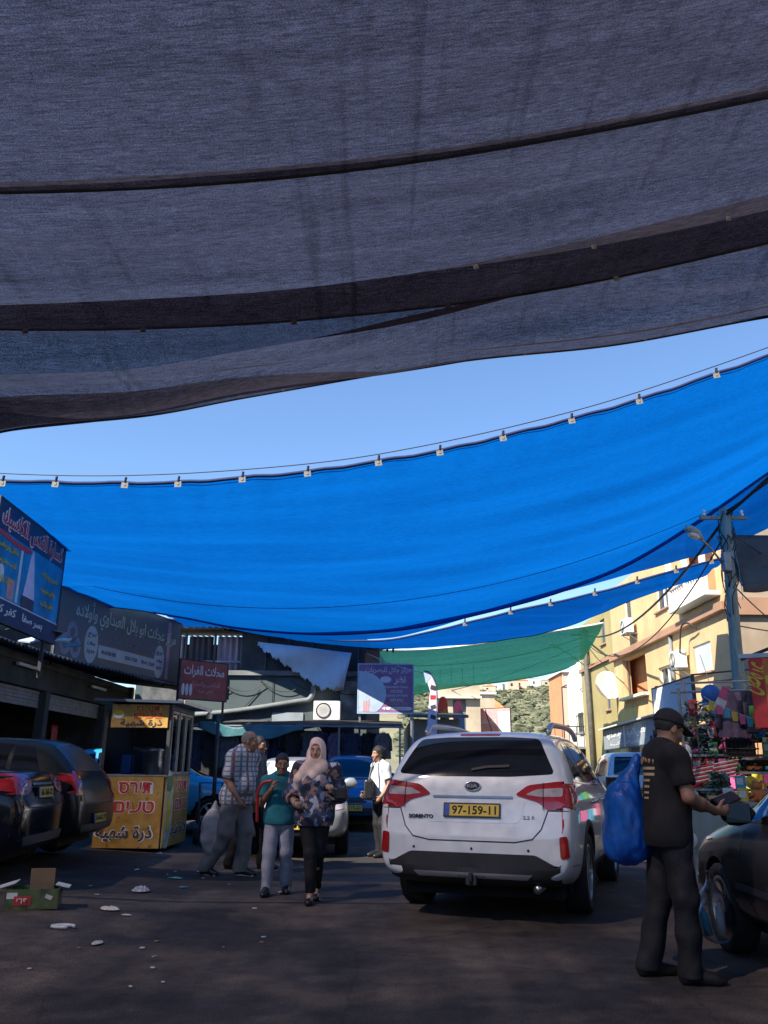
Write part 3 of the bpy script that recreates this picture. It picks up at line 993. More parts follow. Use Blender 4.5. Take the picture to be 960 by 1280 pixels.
# purple optician sign on a post
t, L = sign_board('shop_sign', 'square purple optician sign with pale moon shape and white lettering', (-0.74, 26.0), (0.94, 26.0), 2.96, 4.42, 'sign_purple', frame='print_sky')
pts = [(0.012, 2.98)] + [(0.012 + 0.98 * math.cos(a) * 0.86, 3.52 + 0.70 * math.sin(a)) for a in [math.radians(-50 + 140 * k / 14) for k in range(15)]] + [(0.012, 4.22)]
MB().prism(pts, 0.005, Matrix.Translation((0, -0.002, 0)) @ Matrix.Rotation(math.pi / 2, 4, 'X')).build('moon_print', 'print_sky', t)
text(t, arabic('مركز جلال للبصريات'), 'print_lilac', (L * 0.54, -0.009, 4.24), 0.2, 0.02, width=L * 0.84, height=0.22)
text(t, arabic('نظر'), 'print_lilac', (L * 0.76, -0.009, 3.94), 0.3, 0.03, width=0.36, height=0.28)
oval(t, 'eye_print', 'print_lilac', L * 0.50, 3.96, 0.17, 0.10, y=-0.009)
for k, (tx, z, w) in enumerate((('Optometric Center', 3.73, 0.72), ('מרכז ראיה'[::-1], 3.60, 0.36), ('בדיקות ראיה ממוחשבות'[::-1], 3.46, 0.7), ('כביש ראשי'[::-1], 3.34, 0.4), ('04-2465 505', 3.23, 0.66))):
    text(t, tx, 'print_pink' if k == 4 else 'print_white', (L * 0.70, -0.009, z), 0.1, 0.01, width=w, height=0.085)
blob(t, 'arrow_print', 'print_white', [(0.72, 3.09), (0.86, 3.15), (0.88, 3.13), (1.58, 3.14), (1.58, 3.04), (0.88, 3.05), (0.86, 3.03)], n=2)
text(t, arabic('مدخل المركز'), 'print_ink', (L * 0.72, -0.012, 3.09), 0.08, 0.0, width=0.5, height=0.06)
blob(t, 'bird_print', 'print_ink', [(0.18, 3.46), (0.36, 3.52), (0.33, 3.42), (0.27, 3.40)])
for k in range(3):
    blob(t, 'figure_print', 'print_pink', [(0.14 + 0.07 * k, 3.0), (0.19 + 0.07 * k, 3.0), (0.20 + 0.07 * k, 3.26 + 0.05 * k), (0.16 + 0.07 * k, 3.3)], y=-0.010)
for x in (0.05, L - 0.05):
    MB().box((x, 0.09, 2.1), (0.06, 0.06, 4.2)).build('post', 'metal_grey', t)

# awning stalls under the grey building
t = thing('market_awning', 'dark market awning with hanging goods before the grey building', 'awning', (0, 0, 0))
def ma(u, v):
    return (-5.6 + 6.2 * u, 23.8 + 2.9 * v, 2.38 + 0.35 * v + 0.05 * math.sin(u * 21) * (1 - v) - 0.04 * math.sin(u * 5 + 1))
MB().grid(ma, 60, 4).build('canvas', 'cloth_black', t, True, thick=0.01)
MB().tube([(-5.6, 23.8, 2.42), (-2.5, 23.8, 2.44), (0.6, 23.8, 2.43)], 0.025, 6).build('rail', 'metal_grey', t)
for x in (-5.5, -3.3, -1.2, 0.5):
    MB().tube([(x, 23.85, 0.0), (x, 23.85, 2.42)], 0.03, 6).build('post', 'metal_grey', t)
tt = MB()
def ttf(u, v):
    return (-5.1 + 2.9 * u, 23.72 - 0.03 * math.sin(u * 17), 2.52 - (0.20 + 0.12 * math.sin(u * 3.0)) * v + 0.05 * math.sin(u * 13 + 2 * v) - 0.1 * math.sin(u * 3.1))
tt.grid(ttf, 40, 8)
o = tt.build('crumpled_tarp', 'tarp_teal', None, True, thick=0.02)
tag(o, 'crumpled teal plastic tarp tied along the dark market awning', 'tarp')


def garment(name, label, loc, w, L, material, rotz=0, sleeves=True, group=None, cat='clothing'):
    """a shirt or dress hanging flat from a hanger, with real folds"""
    t = thing(name, label, cat, loc, rotz, group)
    ph = loc[0] * 3.1 + loc[1]
    def f(u, v, sgn):
        ww = w * (0.62 + 0.38 * min(1, v * 3.5)) * (1 + 0.18 * v)
        x = (u - 0.5) * ww
        dep = 0.035 * (1 - (2 * u - 1) ** 2) + 0.012 * math.sin(u * 19 + ph + v * 2) * v
        return (x, sgn * dep, -L * v - 0.05 * abs(2 * u - 1) * (1 - min(1, v * 4)))
    mb = MB()
    mb.grid(lambda u, v: f(u, v, -1), 14, 8)
    mb.grid(lambda u, v: f(1 - u, v, 1), 14, 8)
    mb.build('body', material, t, True)
    if sleeves:
        for s_ in (-1, 1):
            MB().tube([(s_ * w * 0.30, 0, -0.04), (s_ * w * 0.52, 0, -0.2), (s_ * w * 0.58, 0.01, -0.5)], [0.05, 0.055, 0.05], 8).build('sleeve', material, t, True)
    MB().tube([(-w * 0.33, 0, -0.04), (0, 0, 0.03), (w * 0.33, 0, -0.04)], 0.006, 5).build('hanger', 'metal_dark', t)
    return t


ORD = ['first', 'second', 'third', 'fourth', 'fifth', 'sixth', 'seventh', 'eighth', 'ninth', 'tenth', 'eleventh', 'twelfth', 'thirteenth']
rnd = random.Random(21)
for k in range(13):
    x = -5.2 + k * 0.44 + rnd.uniform(-0.08, 0.08)
    m_ = ['cloth_navy', 'cloth_black', 'cloth_grey', 'cloth_navy', 'cloth_violet'][k % 5]
    lab = {'cloth_navy': 'navy dress hanging from the dark market awning', 'cloth_black': 'black dress hanging from the dark market awning',
           'cloth_grey': 'grey shirt hanging from the dark market awning', 'cloth_violet': 'violet shirt hanging from the dark market awning'}[m_]
    lab = lab.replace(' hanging from', ', ' + ORD[k] + ' garment from the kiosk end, under') if k < len(ORD) else lab
    garment('hanging_garment', lab, (x, 23.95 + 0.1 * (k % 2), 2.30), 0.44, rnd.uniform(0.7, 1.25), m_, rnd.uniform(-0.7, 0.7), True, 'clothes hanging along the dark market awning')

# low shop with dark lean-to roof past the sign
t = thing('lean_to_shop', 'low shop with dark lean-to roof past the purple sign', 'building', (0.95, 29.0, 0))
wall_open(1.7, 2.95, [(0.25, 1.35, 0.0, 2.2)], 0.2).build('wall', 'panel_bluegrey', t)
MB().box((0.85, 4.4, 1.45), (1.7, 8.0, 2.9)).build('rear_block', 'concrete_dark', t)
MB().add([(-0.1, -0.9, 2.95), (1.9, -0.9, 2.95), (1.9, 8, 3.6), (-0.1, 8, 3.6), (-0.1, -0.9, 3.05), (1.9, -0.9, 3.05), (1.9, 8, 3.7), (-0.1, 8, 3.7)],
         [(3, 2, 1, 0), (4, 5, 6, 7), (0, 1, 5, 4), (1, 2, 6, 5), (2, 3, 7, 6), (3, 0, 4, 7)]).build('roof', 'tin_sheet', t)
MB().box((0.05, -0.7, 1.5), (0.10, 0.10, 2.9)).build('post', 'trim_white', t)

# tall feather banner
t = thing('feather_banner', 'narrow feather banner with pink and dark print on a thin pole', 'banner', (1.45, 24.6, 0))
MB().tube([(0.16, 0, 0), (0.16, 0, 3.2), (0.12, 0, 3.75), (-0.08, 0, 4.05), (-0.22, 0, 4.08)], 0.014, 6).build('pole', 'metal_dark', t)
def fb(u, v):
    w = 0.36 * (1 - 0.55 * v)
    return (0.14 - w * u - 0.16 * max(0, v - 0.8) / 0.2, 0.01 * math.sin(v * 9), 2.0 + 2.0 * v - 0.1 * u)
MB().grid(fb, 6, 20).build('flag', 'print_lilac', t, True, thick=0.006)
for k in range(6):
    MB().box((0.02 + 0.01 * (k % 2), -0.012, 2.2 + 0.28 * k), (0.16, 0.008, 0.12), Matrix.Rotation(0.3 * (k % 3 - 1), 4, 'Y')).build('print_mark', ['print_ink', 'print_red', 'print_ink'][k % 3], t)
MB().add([(-0.26, -0.005, 4.10), (0.02, -0.005, 3.98), (-0.18, -0.005, 3.72), (-0.26, 0.005, 4.10), (0.02, 0.005, 3.98), (-0.18, 0.005, 3.72)],
         [(0, 2, 1), (3, 4, 5), (0, 1, 4, 3), (1, 2, 5, 4), (2, 0, 3, 5)]).build('tip', 'print_sky', t)

# far left blocks
t = thing('beige_building', 'old beige stone block with grey door beyond the lean-to shop', 'building', (2.9, 45.0, 0))
wall_open(2.3, 5.7, [(0.85, 1.55, 3.1, 4.9), (0.3, 1.9, 0, 2.4)], 0.3).build('wall', 'render_beige', t)
MB().box((1.15, 3.4, 2.85), (2.3, 6.0, 5.68)).build('rear_block', 'render_beige', t)
MB().box((1.2, 0.2, 4.0), (0.7, 0.06, 1.8)).build('door', 'door_grey', t)
MB().box((1.15, -0.08, 5.0), (2.4, 0.4, 0.12)).build('ledge', 'render_white', t)
for k in range(4):
    MB().tube([(0.2 + 0.6 * k, 0.2, 5.7), (0.2 + 0.6 * k, 0.2, 6.6 + 0.2 * (k % 2))], 0.02, 5).build('roof_rod', 'metal_dark', t)
t = thing('beige_building', 'tan plastered house behind the pink wall banner', 'building', (4.9, 52.0, 0))
MB().box((1.0, 3, 2.9), (2.0, 6, 5.8)).build('wall', 'render_beige', t)
MB().box((1.0, 2.9, 5.85), (2.2, 6.1, 0.15)).build('roof', 'render_white', t)
MB().box((0.6, -0.03, 4.3), (0.5, 0.08, 0.8)).build('window', 'window_dark', t)
t, L = sign_board('wall_banner', 'pink and white wall banner below the orange tiled roof', (5.7, 50.0), (7.3, 48.6), 3.2, 4.75, 'print_pink', 'banner')
flat(t, 'white_half', 'print_white', L * 0.62, L - 0.02, 3.22, 4.55)
text(t, arabic('تخفيضات'), 'print_white', (L * 0.3, -0.008, 4.0), 0.3, 0.02, width=L * 0.5, height=0.3)
for x in (0.1, L - 0.1):
    MB().box((x, 0.12, 1.6), (0.08, 0.08, 3.2)).build('post', 'metal_grey', t)
t = thing('tiled_house', 'small house with bright orange tiled roof at the street end', 'house', (8.1, 62.0, 0))
MB().box((0, 2, 2.7), (1.9, 4, 5.4)).build('wall', 'render_beige', t)
MB().add([(-1.15, -0.3, 5.4), (1.15, -0.3, 5.4), (1.15, 4.3, 5.4), (-1.15, 4.3, 5.4), (0, 2, 6.75)], [(3, 2, 1, 0), (0, 1, 4), (1, 2, 4), (2, 3, 4), (3, 0, 4)]).build('roof', 'roof_tile', t)
MB().box((0.3, -0.03, 4.4), (0.6, 0.08, 0.7)).build('window', 'window_dark', t)

# ------------------------------------------------------------------ right: yellow apartment building
YX = 9.8
t = thing('apartment_building', 'yellow three storey apartment building with white balustrade and air conditioners', 'building', (YX, 35.4, 0), rad(-90))
# local x runs from Y=35.4 towards the camera, front (-y) faces the street
def Yl(y):
    return 35.4 - y
LEN = 35.4 - 23.5
ops = [(Yl(29.75), Yl(28.2), 4.05, 4.82), (Yl(26.25), Yl(24.8), 4.20, 5.08), (Yl(34.1), Yl(31.1), 4.12, 5.62),
       (Yl(29.4), Yl(28.0), 6.75, 7.9), (Yl(26.6), Yl(23.9), 6.35, 8.5), (Yl(33.4), Yl(32.4), 6.9, 8.0),
       (Yl(34.5), Yl(31.0), 0.2, 2.7), (Yl(29.8), Yl(26.0), 0.2, 2.7)]
ops = [(min(a, b), max(a, b), c, d) for a, b, c, d in ops]
wall_open(LEN, 8.75, ops, 0.30).build('wall', 'render_yellow', t)
MB().box((LEN / 2 - 0.05, 3.45, 4.36), (LEN - 0.62, 5.7, 8.7)).build('core', 'render_orange', t)
MB().box((LEN - 0.16, 3.32, 4.37), (0.3, 6.0, 8.72)).build('side_wall', 'render_shaded', t)
cr = MB()
cr.box((LEN / 2 + 0.06, -0.09, 5.86), (LEN + 0.3, 0.18, 0.26), bev=0.02)
cr.build('cornice', 'cornice_tan', t)
MB().box((LEN / 2 + 0.06, -0.05, 3.05), (LEN + 0.2, 0.10, 0.24), bev=0.02).build('cornice', 'cornice_tan', t)
MB().box((LEN + 0.06, 3.3, 5.86), (0.12, 6.2, 0.5)).build('cornice', 'cornice_tan', t)
window(t, ops[0][0], ops[0][1], ops[0][2], ops[0][3], 2)
window(t, ops[3][0], ops[3][1], ops[3][2], ops[3][3], 2)
window(t, ops[5][0], ops[5][1], ops[5][2], ops[5][3], 1)
o_ = ops[1]
sh = MB()
for k in range(17):
    sh.box(((o_[0] + o_[1]) / 2, 0.05, o_[2] + 0.03 + 0.0515 * k), (o_[1] - o_[0] - 0.06, 0.02, 0.046), Matrix.Rotation(0.25, 4, 'X'))
sb = sh.build('roller_shutter', 'shutter_white', t)
MB().box(((o_[0] + o_[1]) / 2, 0.0, o_[2] - 0.035), (o_[1] - o_[0] + 0.16, 0.2, 0.066), bev=0.008).build('sill', 'cornice_tan', sb)
o_ = ops[2]
MB().box(((o_[0] + o_[1]) / 2, -0.06, o_[2] - 0.06), (o_[1] - o_[0] + 0.2, 0.36, 0.11), bev=0.01).build('balcony_sill', 'render_white', t)
MB().box((o_[0] + 0.04, 0.17, 4.87), (0.05, 0.05, 1.48)).build('balcony_post', 'metal_grey', t)
o_ = ops[4]
MB().box(((o_[0] + o_[1]) / 2, -0.2, o_[2] - 0.05), (o_[1] - o_[0] + 0.5, 0.55, 0.14), bev=0.015).build('balcony_floor', 'render_white', t)
bl = t
bal = MB().lathe([(0.045, 0), (0.05, 0.03), (0.03, 0.06), (0.06, 0.22), (0.055, 0.30), (0.028, 0.46), (0.045, 0.52), (0.045, 0.58)], 8).mesh('baluster')
nb = 15
for k in range(nb):
    b_ = link(bal if k else bal, 'baluster', 'trim_white', t, True)
    b_.location = (o_[0] + 0.0 + (o_[1] - o_[0]) * k / (nb - 1), -0.38, o_[2] + 0.02)
MB().box(((o_[0] + o_[1]) / 2, -0.38, o_[2] + 0.64), (o_[1] - o_[0] + 0.4, 0.16, 0.09), bev=0.01).build('balustrade_rail', 'trim_white', t)
for k in range(3):
    MB().box((o_[0] - 0.1 + (o_[1] - o_[0] + 0.2) * k / 2, -0.38, o_[2] + 0.94), (0.16, 0.14, 1.85)).build('balcony_column', 'trim_white', t)
MB().tube([(Yl(28.05), -0.07, 3.2), (Yl(28.05), -0.07, 5.72)], 0.06, 8).build('drain_pipe', 'concrete_grey', t, True)
MB().tube([(LEN + 0.03, 2.0, 3.0), (LEN + 0.03, 2.0, 6.8), (LEN + 0.03, 1.2, 7.0)], 0.045, 8).build('drain_pipe', 'metal_grey', t, True)
MB().tube(catmull([(Yl(26.6), -0.3, 4.9), (Yl(26.35), -0.35, 5.2), (Yl(26.2), -0.32, 5.7), (Yl(25.7), -0.3, 5.75), (Yl(25.5), -0.1, 5.55)], 6), 0.028, 6).build('cable_loop', 'wire_black', t, True)
for o_ in (ops[6], ops[7]):
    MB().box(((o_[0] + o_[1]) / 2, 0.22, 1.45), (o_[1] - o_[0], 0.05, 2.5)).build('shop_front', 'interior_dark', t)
ac_unit((9.55, 26.95, 4.48), rad(-90), 'white air conditioner beside the white roller shutter', 1.0)
ac_unit((9.50, 32.1, 6.42), rad(-90), 'white air conditioner high on the yellow wall', 1.0)

# satellite dish
t = thing('satellite_dish', 'round white satellite dish on the olive building', 'satellite dish', (9.55, 35.3, 4.4))
dm = Matrix.Translation((-0.12, -0.1, 0.32)) @ Matrix.Rotation(rad(78), 4, 'X') @ Matrix.Rotation(rad(12), 4, 'Y')
MB().lathe([(0.0, 0.0), (0.2, 0.012), (0.4, 0.055), (0.58, 0.12), (0.6, 0.12), (0.4, 0.04), (0.2, -0.004), (0.0, -0.016)], 28, dm).build('dish', 'trim_white', t, True)
MB().tube([dm @ Vector((0, -0.55, 0.12)), dm @ Vector((0, -0.1, 0.55))], 0.015, 6).build('feed_arm', 'metal_grey', t)
MB().tube([(0.3, 0.1, 0.1), (0, 0.05, 0.3)], 0.03, 6).build('mast', 'metal_grey', t)

# olive building
t = thing('olive_building', 'narrow olive yellow building with dark green windows behind the dish', 'building', (9.95, 42.0, 0), rad(-90))
ops = [(4.2, 5.0, 6.8, 7.9), (4.4, 5.1, 3.9, 5.0), (1.0, 1.8, 6.8, 7.9), (1.0, 1.8, 4.0, 5.0), (3.8, 5.2, 0.2, 2.4)]
wall_open(6.55, 8.3, ops, 0.25).build('wall', 'render_olive', t)
MB().box((3.27, 2.9, 4.13), (6.5, 5.2, 8.26)).build('core', 'render_olive', t)
for o_ in ops[:4]:
    window(t, *o_, sashes=2, glass='window_green', fr='door_grey', depth=0.1)
MB().box((3.27, -0.06, 6.05), (6.6, 0.12, 0.16)).build('cornice', 'cornice_tan', t)
MB().box((4.5, 0.1, 1.3), (1.4, 0.05, 2.2)).build('door', 'door_grey', t)

# white building with sloping top
t = thing('white_building', 'pale whitewashed building with sloping roof edge behind the pole', 'building', (11.4, 52.0, 0), rad(-90))
MB().add([(0, 0, 0), (9.6, 0, 0), (9.6, 0, 9.6), (0, 0, 6.8), (0, 5, 0), (9.6, 5, 0), (9.6, 5, 9.6), (0, 5, 6.8)],
         [(0, 1, 2, 3), (7, 6, 5, 4), (3, 2, 6, 7), (1, 5, 6, 2), (4, 0, 3, 7), (0, 4, 5, 1)]).build('wall', 'render_white', t)
MB().box((6.3, -0.04, 4.3), (1.0, 0.08, 1.2)).build('window', 'window_green', t)
MB().box((3.3, -0.04, 3.9), (1.0, 0.08, 1.2)).build('window', 'window_green', t)
for k in range(5):
    MB().tube([(5.2 + 0.9 * k, -0.7, 3.3), (5.2 + 0.9 * k, -0.7, 4.2)], 0.02, 5).build('rail_post', 'metal_dark', t)
MB().box((7.0, -0.7, 4.2), (3.8, 0.05, 0.05)).build('handrail', 'metal_dark', t)
MB().box((7.0, -0.4, 3.25), (4.0, 0.8, 0.12)).build('balcony_floor', 'concrete_grey', t)

# pink block at the end of the street
t = thing('pink_building', 'square pink building with orange open balcony at the street end', 'building', (15.0, 70.0, 0))
wall_open(4.6, 9.2, [(0.7, 1.7, 5.4, 7.9), (0.5, 1.3, 1.5, 3.0), (2.6, 3.4, 5.4, 7.0)], 0.25).build('wall', 'render_pink', t)
MB().box((2.3, 3.4, 4.59), (4.56, 5.2, 9.16)).build('core', 'render_orange', t)
MB().box((2.3, 2.9, 9.26), (4.9, 6.2, 0.14)).build('roof', 'render_white', t)
rl = MB()
for k in range(5):
    rl.tube([(0.6 + 0.28 * k, -0.25, 5.3), (0.6 + 0.28 * k, -0.25, 6.2)], 0.02, 5)
rl.box((1.15, -0.25, 6.22), (1.3, 0.05, 0.05))
rl.build('railing', 'metal_dark', t)
MB().box((1.15, -0.18, 5.3), (1.4, 0.5, 0.12)).build('balcony_floor', 'render_white', t)

# iron frame cage before the pink building
t = thing('iron_frame', 'thin dark iron frame standing before the pink building', 'frame', (13.2, 62.0, 0))
fr = MB()
for (x, y) in ((0, 0), (3.2, 0), (0, -4), (3.2, -4)):
    fr.tube([(x, y, 0), (x, y, 7.2)], 0.05, 5)
for z in (4.4, 7.2):
    fr.tube([(0, 0, z), (3.2, 0, z), (3.2, -4, z), (0, -4, z), (0, 0, z)], 0.045, 5)
fr.build('bars', 'metal_dark', t)

# shop fascia with slanting awning along the right pavement
t, L = sign_board('shop_sign', 'long grey shop fascia with pale Arabic lettering under a white awning', (7.75, 30.0), (7.10, 22.2), 2.02, 2.66, 'panel_bluegrey')
text(t, arabic('ملابس الاميرة'), 'print_white', (L * 0.70, -0.006, 2.42), 0.3, 0.02, width=L * 0.34, height=0.3)
text(t, arabic('ازياء نسائية'), 'print_white', (L * 0.26, -0.006, 2.44), 0.3, 0.02, width=L * 0.34, height=0.26)
text(t, arabic('تنزيلات كبيرة'), 'print_white', (L * 0.45, -0.006, 2.15), 0.3, 0.01, width=L * 0.6, height=0.14)
flat(t, 'divider', 'print_white', L * 0.46, L * 0.49, 2.03, 2.65)
MB().add([(-0.1, -0.15, 2.68), (L + 0.1, -0.15, 2.68), (L + 0.1, 1.4, 3.05), (-0.1, 1.4, 3.05), (-0.1, -0.15, 2.72), (L + 0.1, -0.15, 2.72), (L + 0.1, 1.4, 3.09), (-0.1, 1.4, 3.09)],
         [(3, 2, 1, 0), (4, 5, 6, 7), (0, 1, 5, 4), (1, 2, 6, 5), (2, 3, 7, 6), (3, 0, 4, 7)]).build('awning', 'trim_white', t)
for x in (0.1, L * 0.5, L - 0.1):
    MB().tube([(x, 0.1, 0.0), (x, 0.1, 2.66)], 0.04, 8).build('post', 'metal_grey', t)
# blank white board
t, L = sign_board('blank_board', 'plain weathered white board standing above the market stalls', (7.45, 23.3), (7.35, 20.0), 2.58, 3.48, 'trim_white')
for x in (0.1, L - 0.1):
    MB().tube([(x, 0.09, 0), (x, 0.09, 3.3)], 0.03, 6).build('post', 'metal_dark', t)
for k in range(2):
    MB().tube([(L * (0.1 + 0.9 * k), 0, 3.52), (L * (0.1 + 0.9 * k), 2.4, 3.75)], 0.02, 6).build('stay', 'metal_dark', t)
# dark balcony shop beyond
t = thing('dark_balcony', 'dark railed balcony hut below the utility pole', 'balcony', (9.0, 44.0, 0))
MB().box((0.8, 1.0, 1.2), (2.6, 2.0, 2.4)).build('hut', 'interior_dark', t)
MB().box((0.8, 1.0, 2.45), (3.0, 2.4, 0.12)).build('slab', 'concrete_grey', t)
for k in range(8):
    MB().tube([(-0.5 + 0.37 * k, -0.1, 2.5), (-0.5 + 0.37 * k, -0.1, 3.5)], 0.02, 5).build('baluster', 'metal_dark', t)
MB().box((0.8, -0.1, 3.5), (2.8, 0.05, 0.05)).build('handrail', 'metal_dark', t)

# brown canvas awning high on the right
t = thing('canvas_awning', 'dark brown canvas awning hanging high beside the utility pole', 'awning', (8.05, 18.2, 0))
def bw(u, v):
    return (4.6 * u, 1.1 * v, 5.30 + 1.50 * v + 0.05 * math.sin(u * 9) * (1 - v) - 0.1 * math.sin(3.14 * v))
MB().grid(bw, 24, 8).build('canvas', 'awning_brown', t, True, thick=0.015)
def bv(u, v):
    return (4.6 * u, -0.01, 5.32 + 0.05 * math.sin(u * 9) - 0.16 * v - 0.04 * abs(math.sin(u * 22)) * v)
MB().grid(bv, 60, 3).build('valance', 'awning_brown', t, True, thick=0.012)
MB().tube([(0, 0, 5.33), (0, 1.1, 6.82)], 0.025, 6).build('arm', 'metal_grey', t)
MB().tube([(4.6, 0, 5.33), (4.6, 1.1, 6.82)], 0.025, 6).build('arm', 'metal_grey', t)
MB().grid(lambda u, v: (-0.04 + 0.22 * u + 0.05 * v, 0.1 + 0.5 * u + 0.03 * math.sin(v * 6), 6.65 - 1.35 * v - 0.2 * u * v), 6, 8).build('side_flap', 'tarp_teal_pale', t, True, thick=0.01)


# ------------------------------------------------------------------ the street goes on behind the camera
for lab, x, y, w, d, hh, mt in (('long beige market building on the right side behind the camera', 12.2, -2, 4.0, 34, 7.0, 'render_beige'),
                                ('low grey shop block on the left side behind the camera', -10.5, -9, 5.0, 27, 4.0, 'concrete_grey'),
                                ('pale building closing the street behind the camera', 0, -34, 30, 6, 6.0, 'render_beige')):
    t = thing('market_block', lab, 'building', (x, y, 0))
    MB().box((0, 0, hh / 2), (w, d, hh), bev=0.05).build('wall', mt, t)
    MB().box((0, 0, hh + 0.1), (w + 0.4, d + 0.4, 0.2)).build('roof', 'concrete_grey', t)
    sx = -1 if x > 5 else 1
    for k in range(int(d // 4)):
        if abs(x) > 5:
            for z in ((1.3, 4.8) if hh > 5 else (1.3,)):
                MB().box((sx * (w / 2 + 0.02), -d / 2 + 2.2 + 4 * k, z), (0.12, 2.6, 2.0 if z < 2 else 1.4)).build('window', 'window_dark', t)

# ------------------------------------------------------------------ utility poles, lamps, cables
def lamp_head(parent, base, tip):
    base, tip = Vector(base), Vector(tip)
    MB().tube([base, base.lerp(tip, 0.6) + Vector((0, 0, 0.05)), tip], 0.025, 6).build('lamp_arm', 'metal_grey', parent)
    d = (tip - base).normalized()
    a = tip + d * 0.26
    mb = MB().tube([tip - d * 0.06, tip + d * 0.1, a, a + d * 0.18, a + d * 0.26], [0.05, 0.09, 0.13, 0.10, 0.03], 10)
    mb.v = [(x, y, tip.z + (z - tip.z) * 0.65) for x, y, z in mb.v]
    h_ = mb.build('lamp_head', 'panel_bluegrey', parent, True)
    g_ = MB().tube([tip + d * 0.1, a, a + d * 0.16], [0.06, 0.10, 0.06], 10)
    g_.v = [(x, y, tip.z - 0.05 + (z - tip.z) * 0.4) for x, y, z in g_.v]
    g_.build('lens', 'print_white', h_, True)


def pq(x, y, z):
    return (x * 0.8, y * 0.8, 1.3 + (z - 1.3) * 0.8)


t = thing('utility_pole', 'thick grey green utility pole with tangled cables beside the yellow building', 'utility pole', (0, 0, 0))
MB().tube([(8.86 * .8, 16.8, 0.0), pq(8.90, 21, 3.2), pq(8.98, 21, 5.6), pq(9.06, 21, 8.0)], [0.135, 0.125, 0.115, 0.105], 14).build('shaft', 'pole_wood', t, True)
lamp_head(t, pq(8.95, 21, 6.35), pq(8.05, 20.3, 7.0))
rnd = random.Random(8)
for k in range(12):
    pts = []
    z0 = rnd.uniform(5.0, 6.4)
    for q in range(7):
        z = z0 + (7.9 - z0) * q / 6
        an = rnd.uniform(0, 6.28)
        pts.append(pq(9.0 + (z - 6) * 0.04 + 0.19 * math.cos(an), 21 + 0.19 * math.sin(an), z))
    MB().tube(catmull(pts, 4), 0.011, 5).build('cable_coil', 'wire_black', t, True)
MB().box(pq(8.87, 20.8, 6.5), (0.16, 0.16, 0.4), bev=0.02).build('junction_box', 'metal_grey', t)
MB().box(pq(9.0, 21, 7.75), (1.0, 0.07, 0.07)).build("crossarm", "pole_wood", t)
for k in range(3):
    MB().lathe([(0.03, 0), (0.045, 0.04), (0.025, 0.08), (0.045, 0.12), (0.0, 0.15)], 10, Matrix.Translation(pq(8.5 + 0.5 * k, 21, 7.8))).build('insulator', 'print_white', t, True)

t = thing('utility_pole', 'thin dark utility pole with lamp before the pink building', 'utility pole', (0, 0, 0))
MB().tube([(9.80, 40, 0.0), (9.78, 40, 4), (9.72, 40, 7.9)], [0.15, 0.13, 0.11], 10).build('shaft', 'pole_dark', t, True)
lamp_head(t, (9.72, 40, 6.1), (8.3, 39.4, 6.9))
MB().box((9.72, 40, 7.6), (1.2, 0.08, 0.08)).build('crossarm', 'pole_dark', t)


def cable(label, a, b, d, r=0.014, material='wire_black', name='overhead_cable', n=20):
    o = MB().tube(sag(a, b, d, n), r, 5).build(name, material, None, True)
    return tag(o, label, 'cable', 'overhead cables')


cable('thick black cable bundle running between the two utility poles', pq(9.05, 21, 7.75), (9.75, 40, 7.6), 0.9, 0.035)
cable('black cable looping low between the two utility poles', pq(9.0, 21, 7.3), (9.75, 40, 7.3), 1.5, 0.018)
cable('thick black cable bundle rising from the thick pole over the street', pq(9.05, 21, 7.8), (8.6, 6, 9.9), 0.5, 0.035)
cable('black cable rising beside the bundle from the thick pole', pq(9.05, 21, 7.9), (9.8, 6, 10.2), 0.6, 0.02)
cable('thin black cable from the thick pole to the yellow wall', pq(9.0, 21, 7.5), (12.5, 23.4, 6.9), 0.25)
cable('thin black cable sagging low from the thick pole to the yellow wall', pq(9.0, 21, 6.0), (12.6, 23.4, 4.6), 0.3)
cable('thin black cable crossing the shaded side wall', pq(8.95, 21, 4.9), (13.5, 23.3, 5.0), 0.1)
cable('thin black cable from the thin pole to the white building', (9.75, 40, 7.3), (11.6, 47, 5.6), 0.4)
cable('thin black cable from the thin pole across to the olive building', (9.75, 40, 6.2), (10.0, 36.2, 6.4), 0.2)
cable('thin black cable from the thin pole to the iron frame', (9.75, 40, 5.6), (13.2, 58, 7.1), 0.5, 0.02)
cable('thin wire stretched across under the blue sheet', (-7.46, 19.0, 5.50), pq(9.0, 21, 8.1), 1.35, 0.007, n=40)
cable('black cable under the green net to the thin pole', (-0.6, 38, 5.9), (9.7, 40, 7.5), 0.55, 0.025)
cable('second black cable under the green net to the thin pole', (2.5, 46, 5.2), (9.7, 40, 7.2), 0.3, 0.02)
cable('white rope from the tan block to the feather banner', (-0.6, 27.4, 5.0), (1.4, 24.7, 4.0), 0.1, 0.014, 'rope_white')


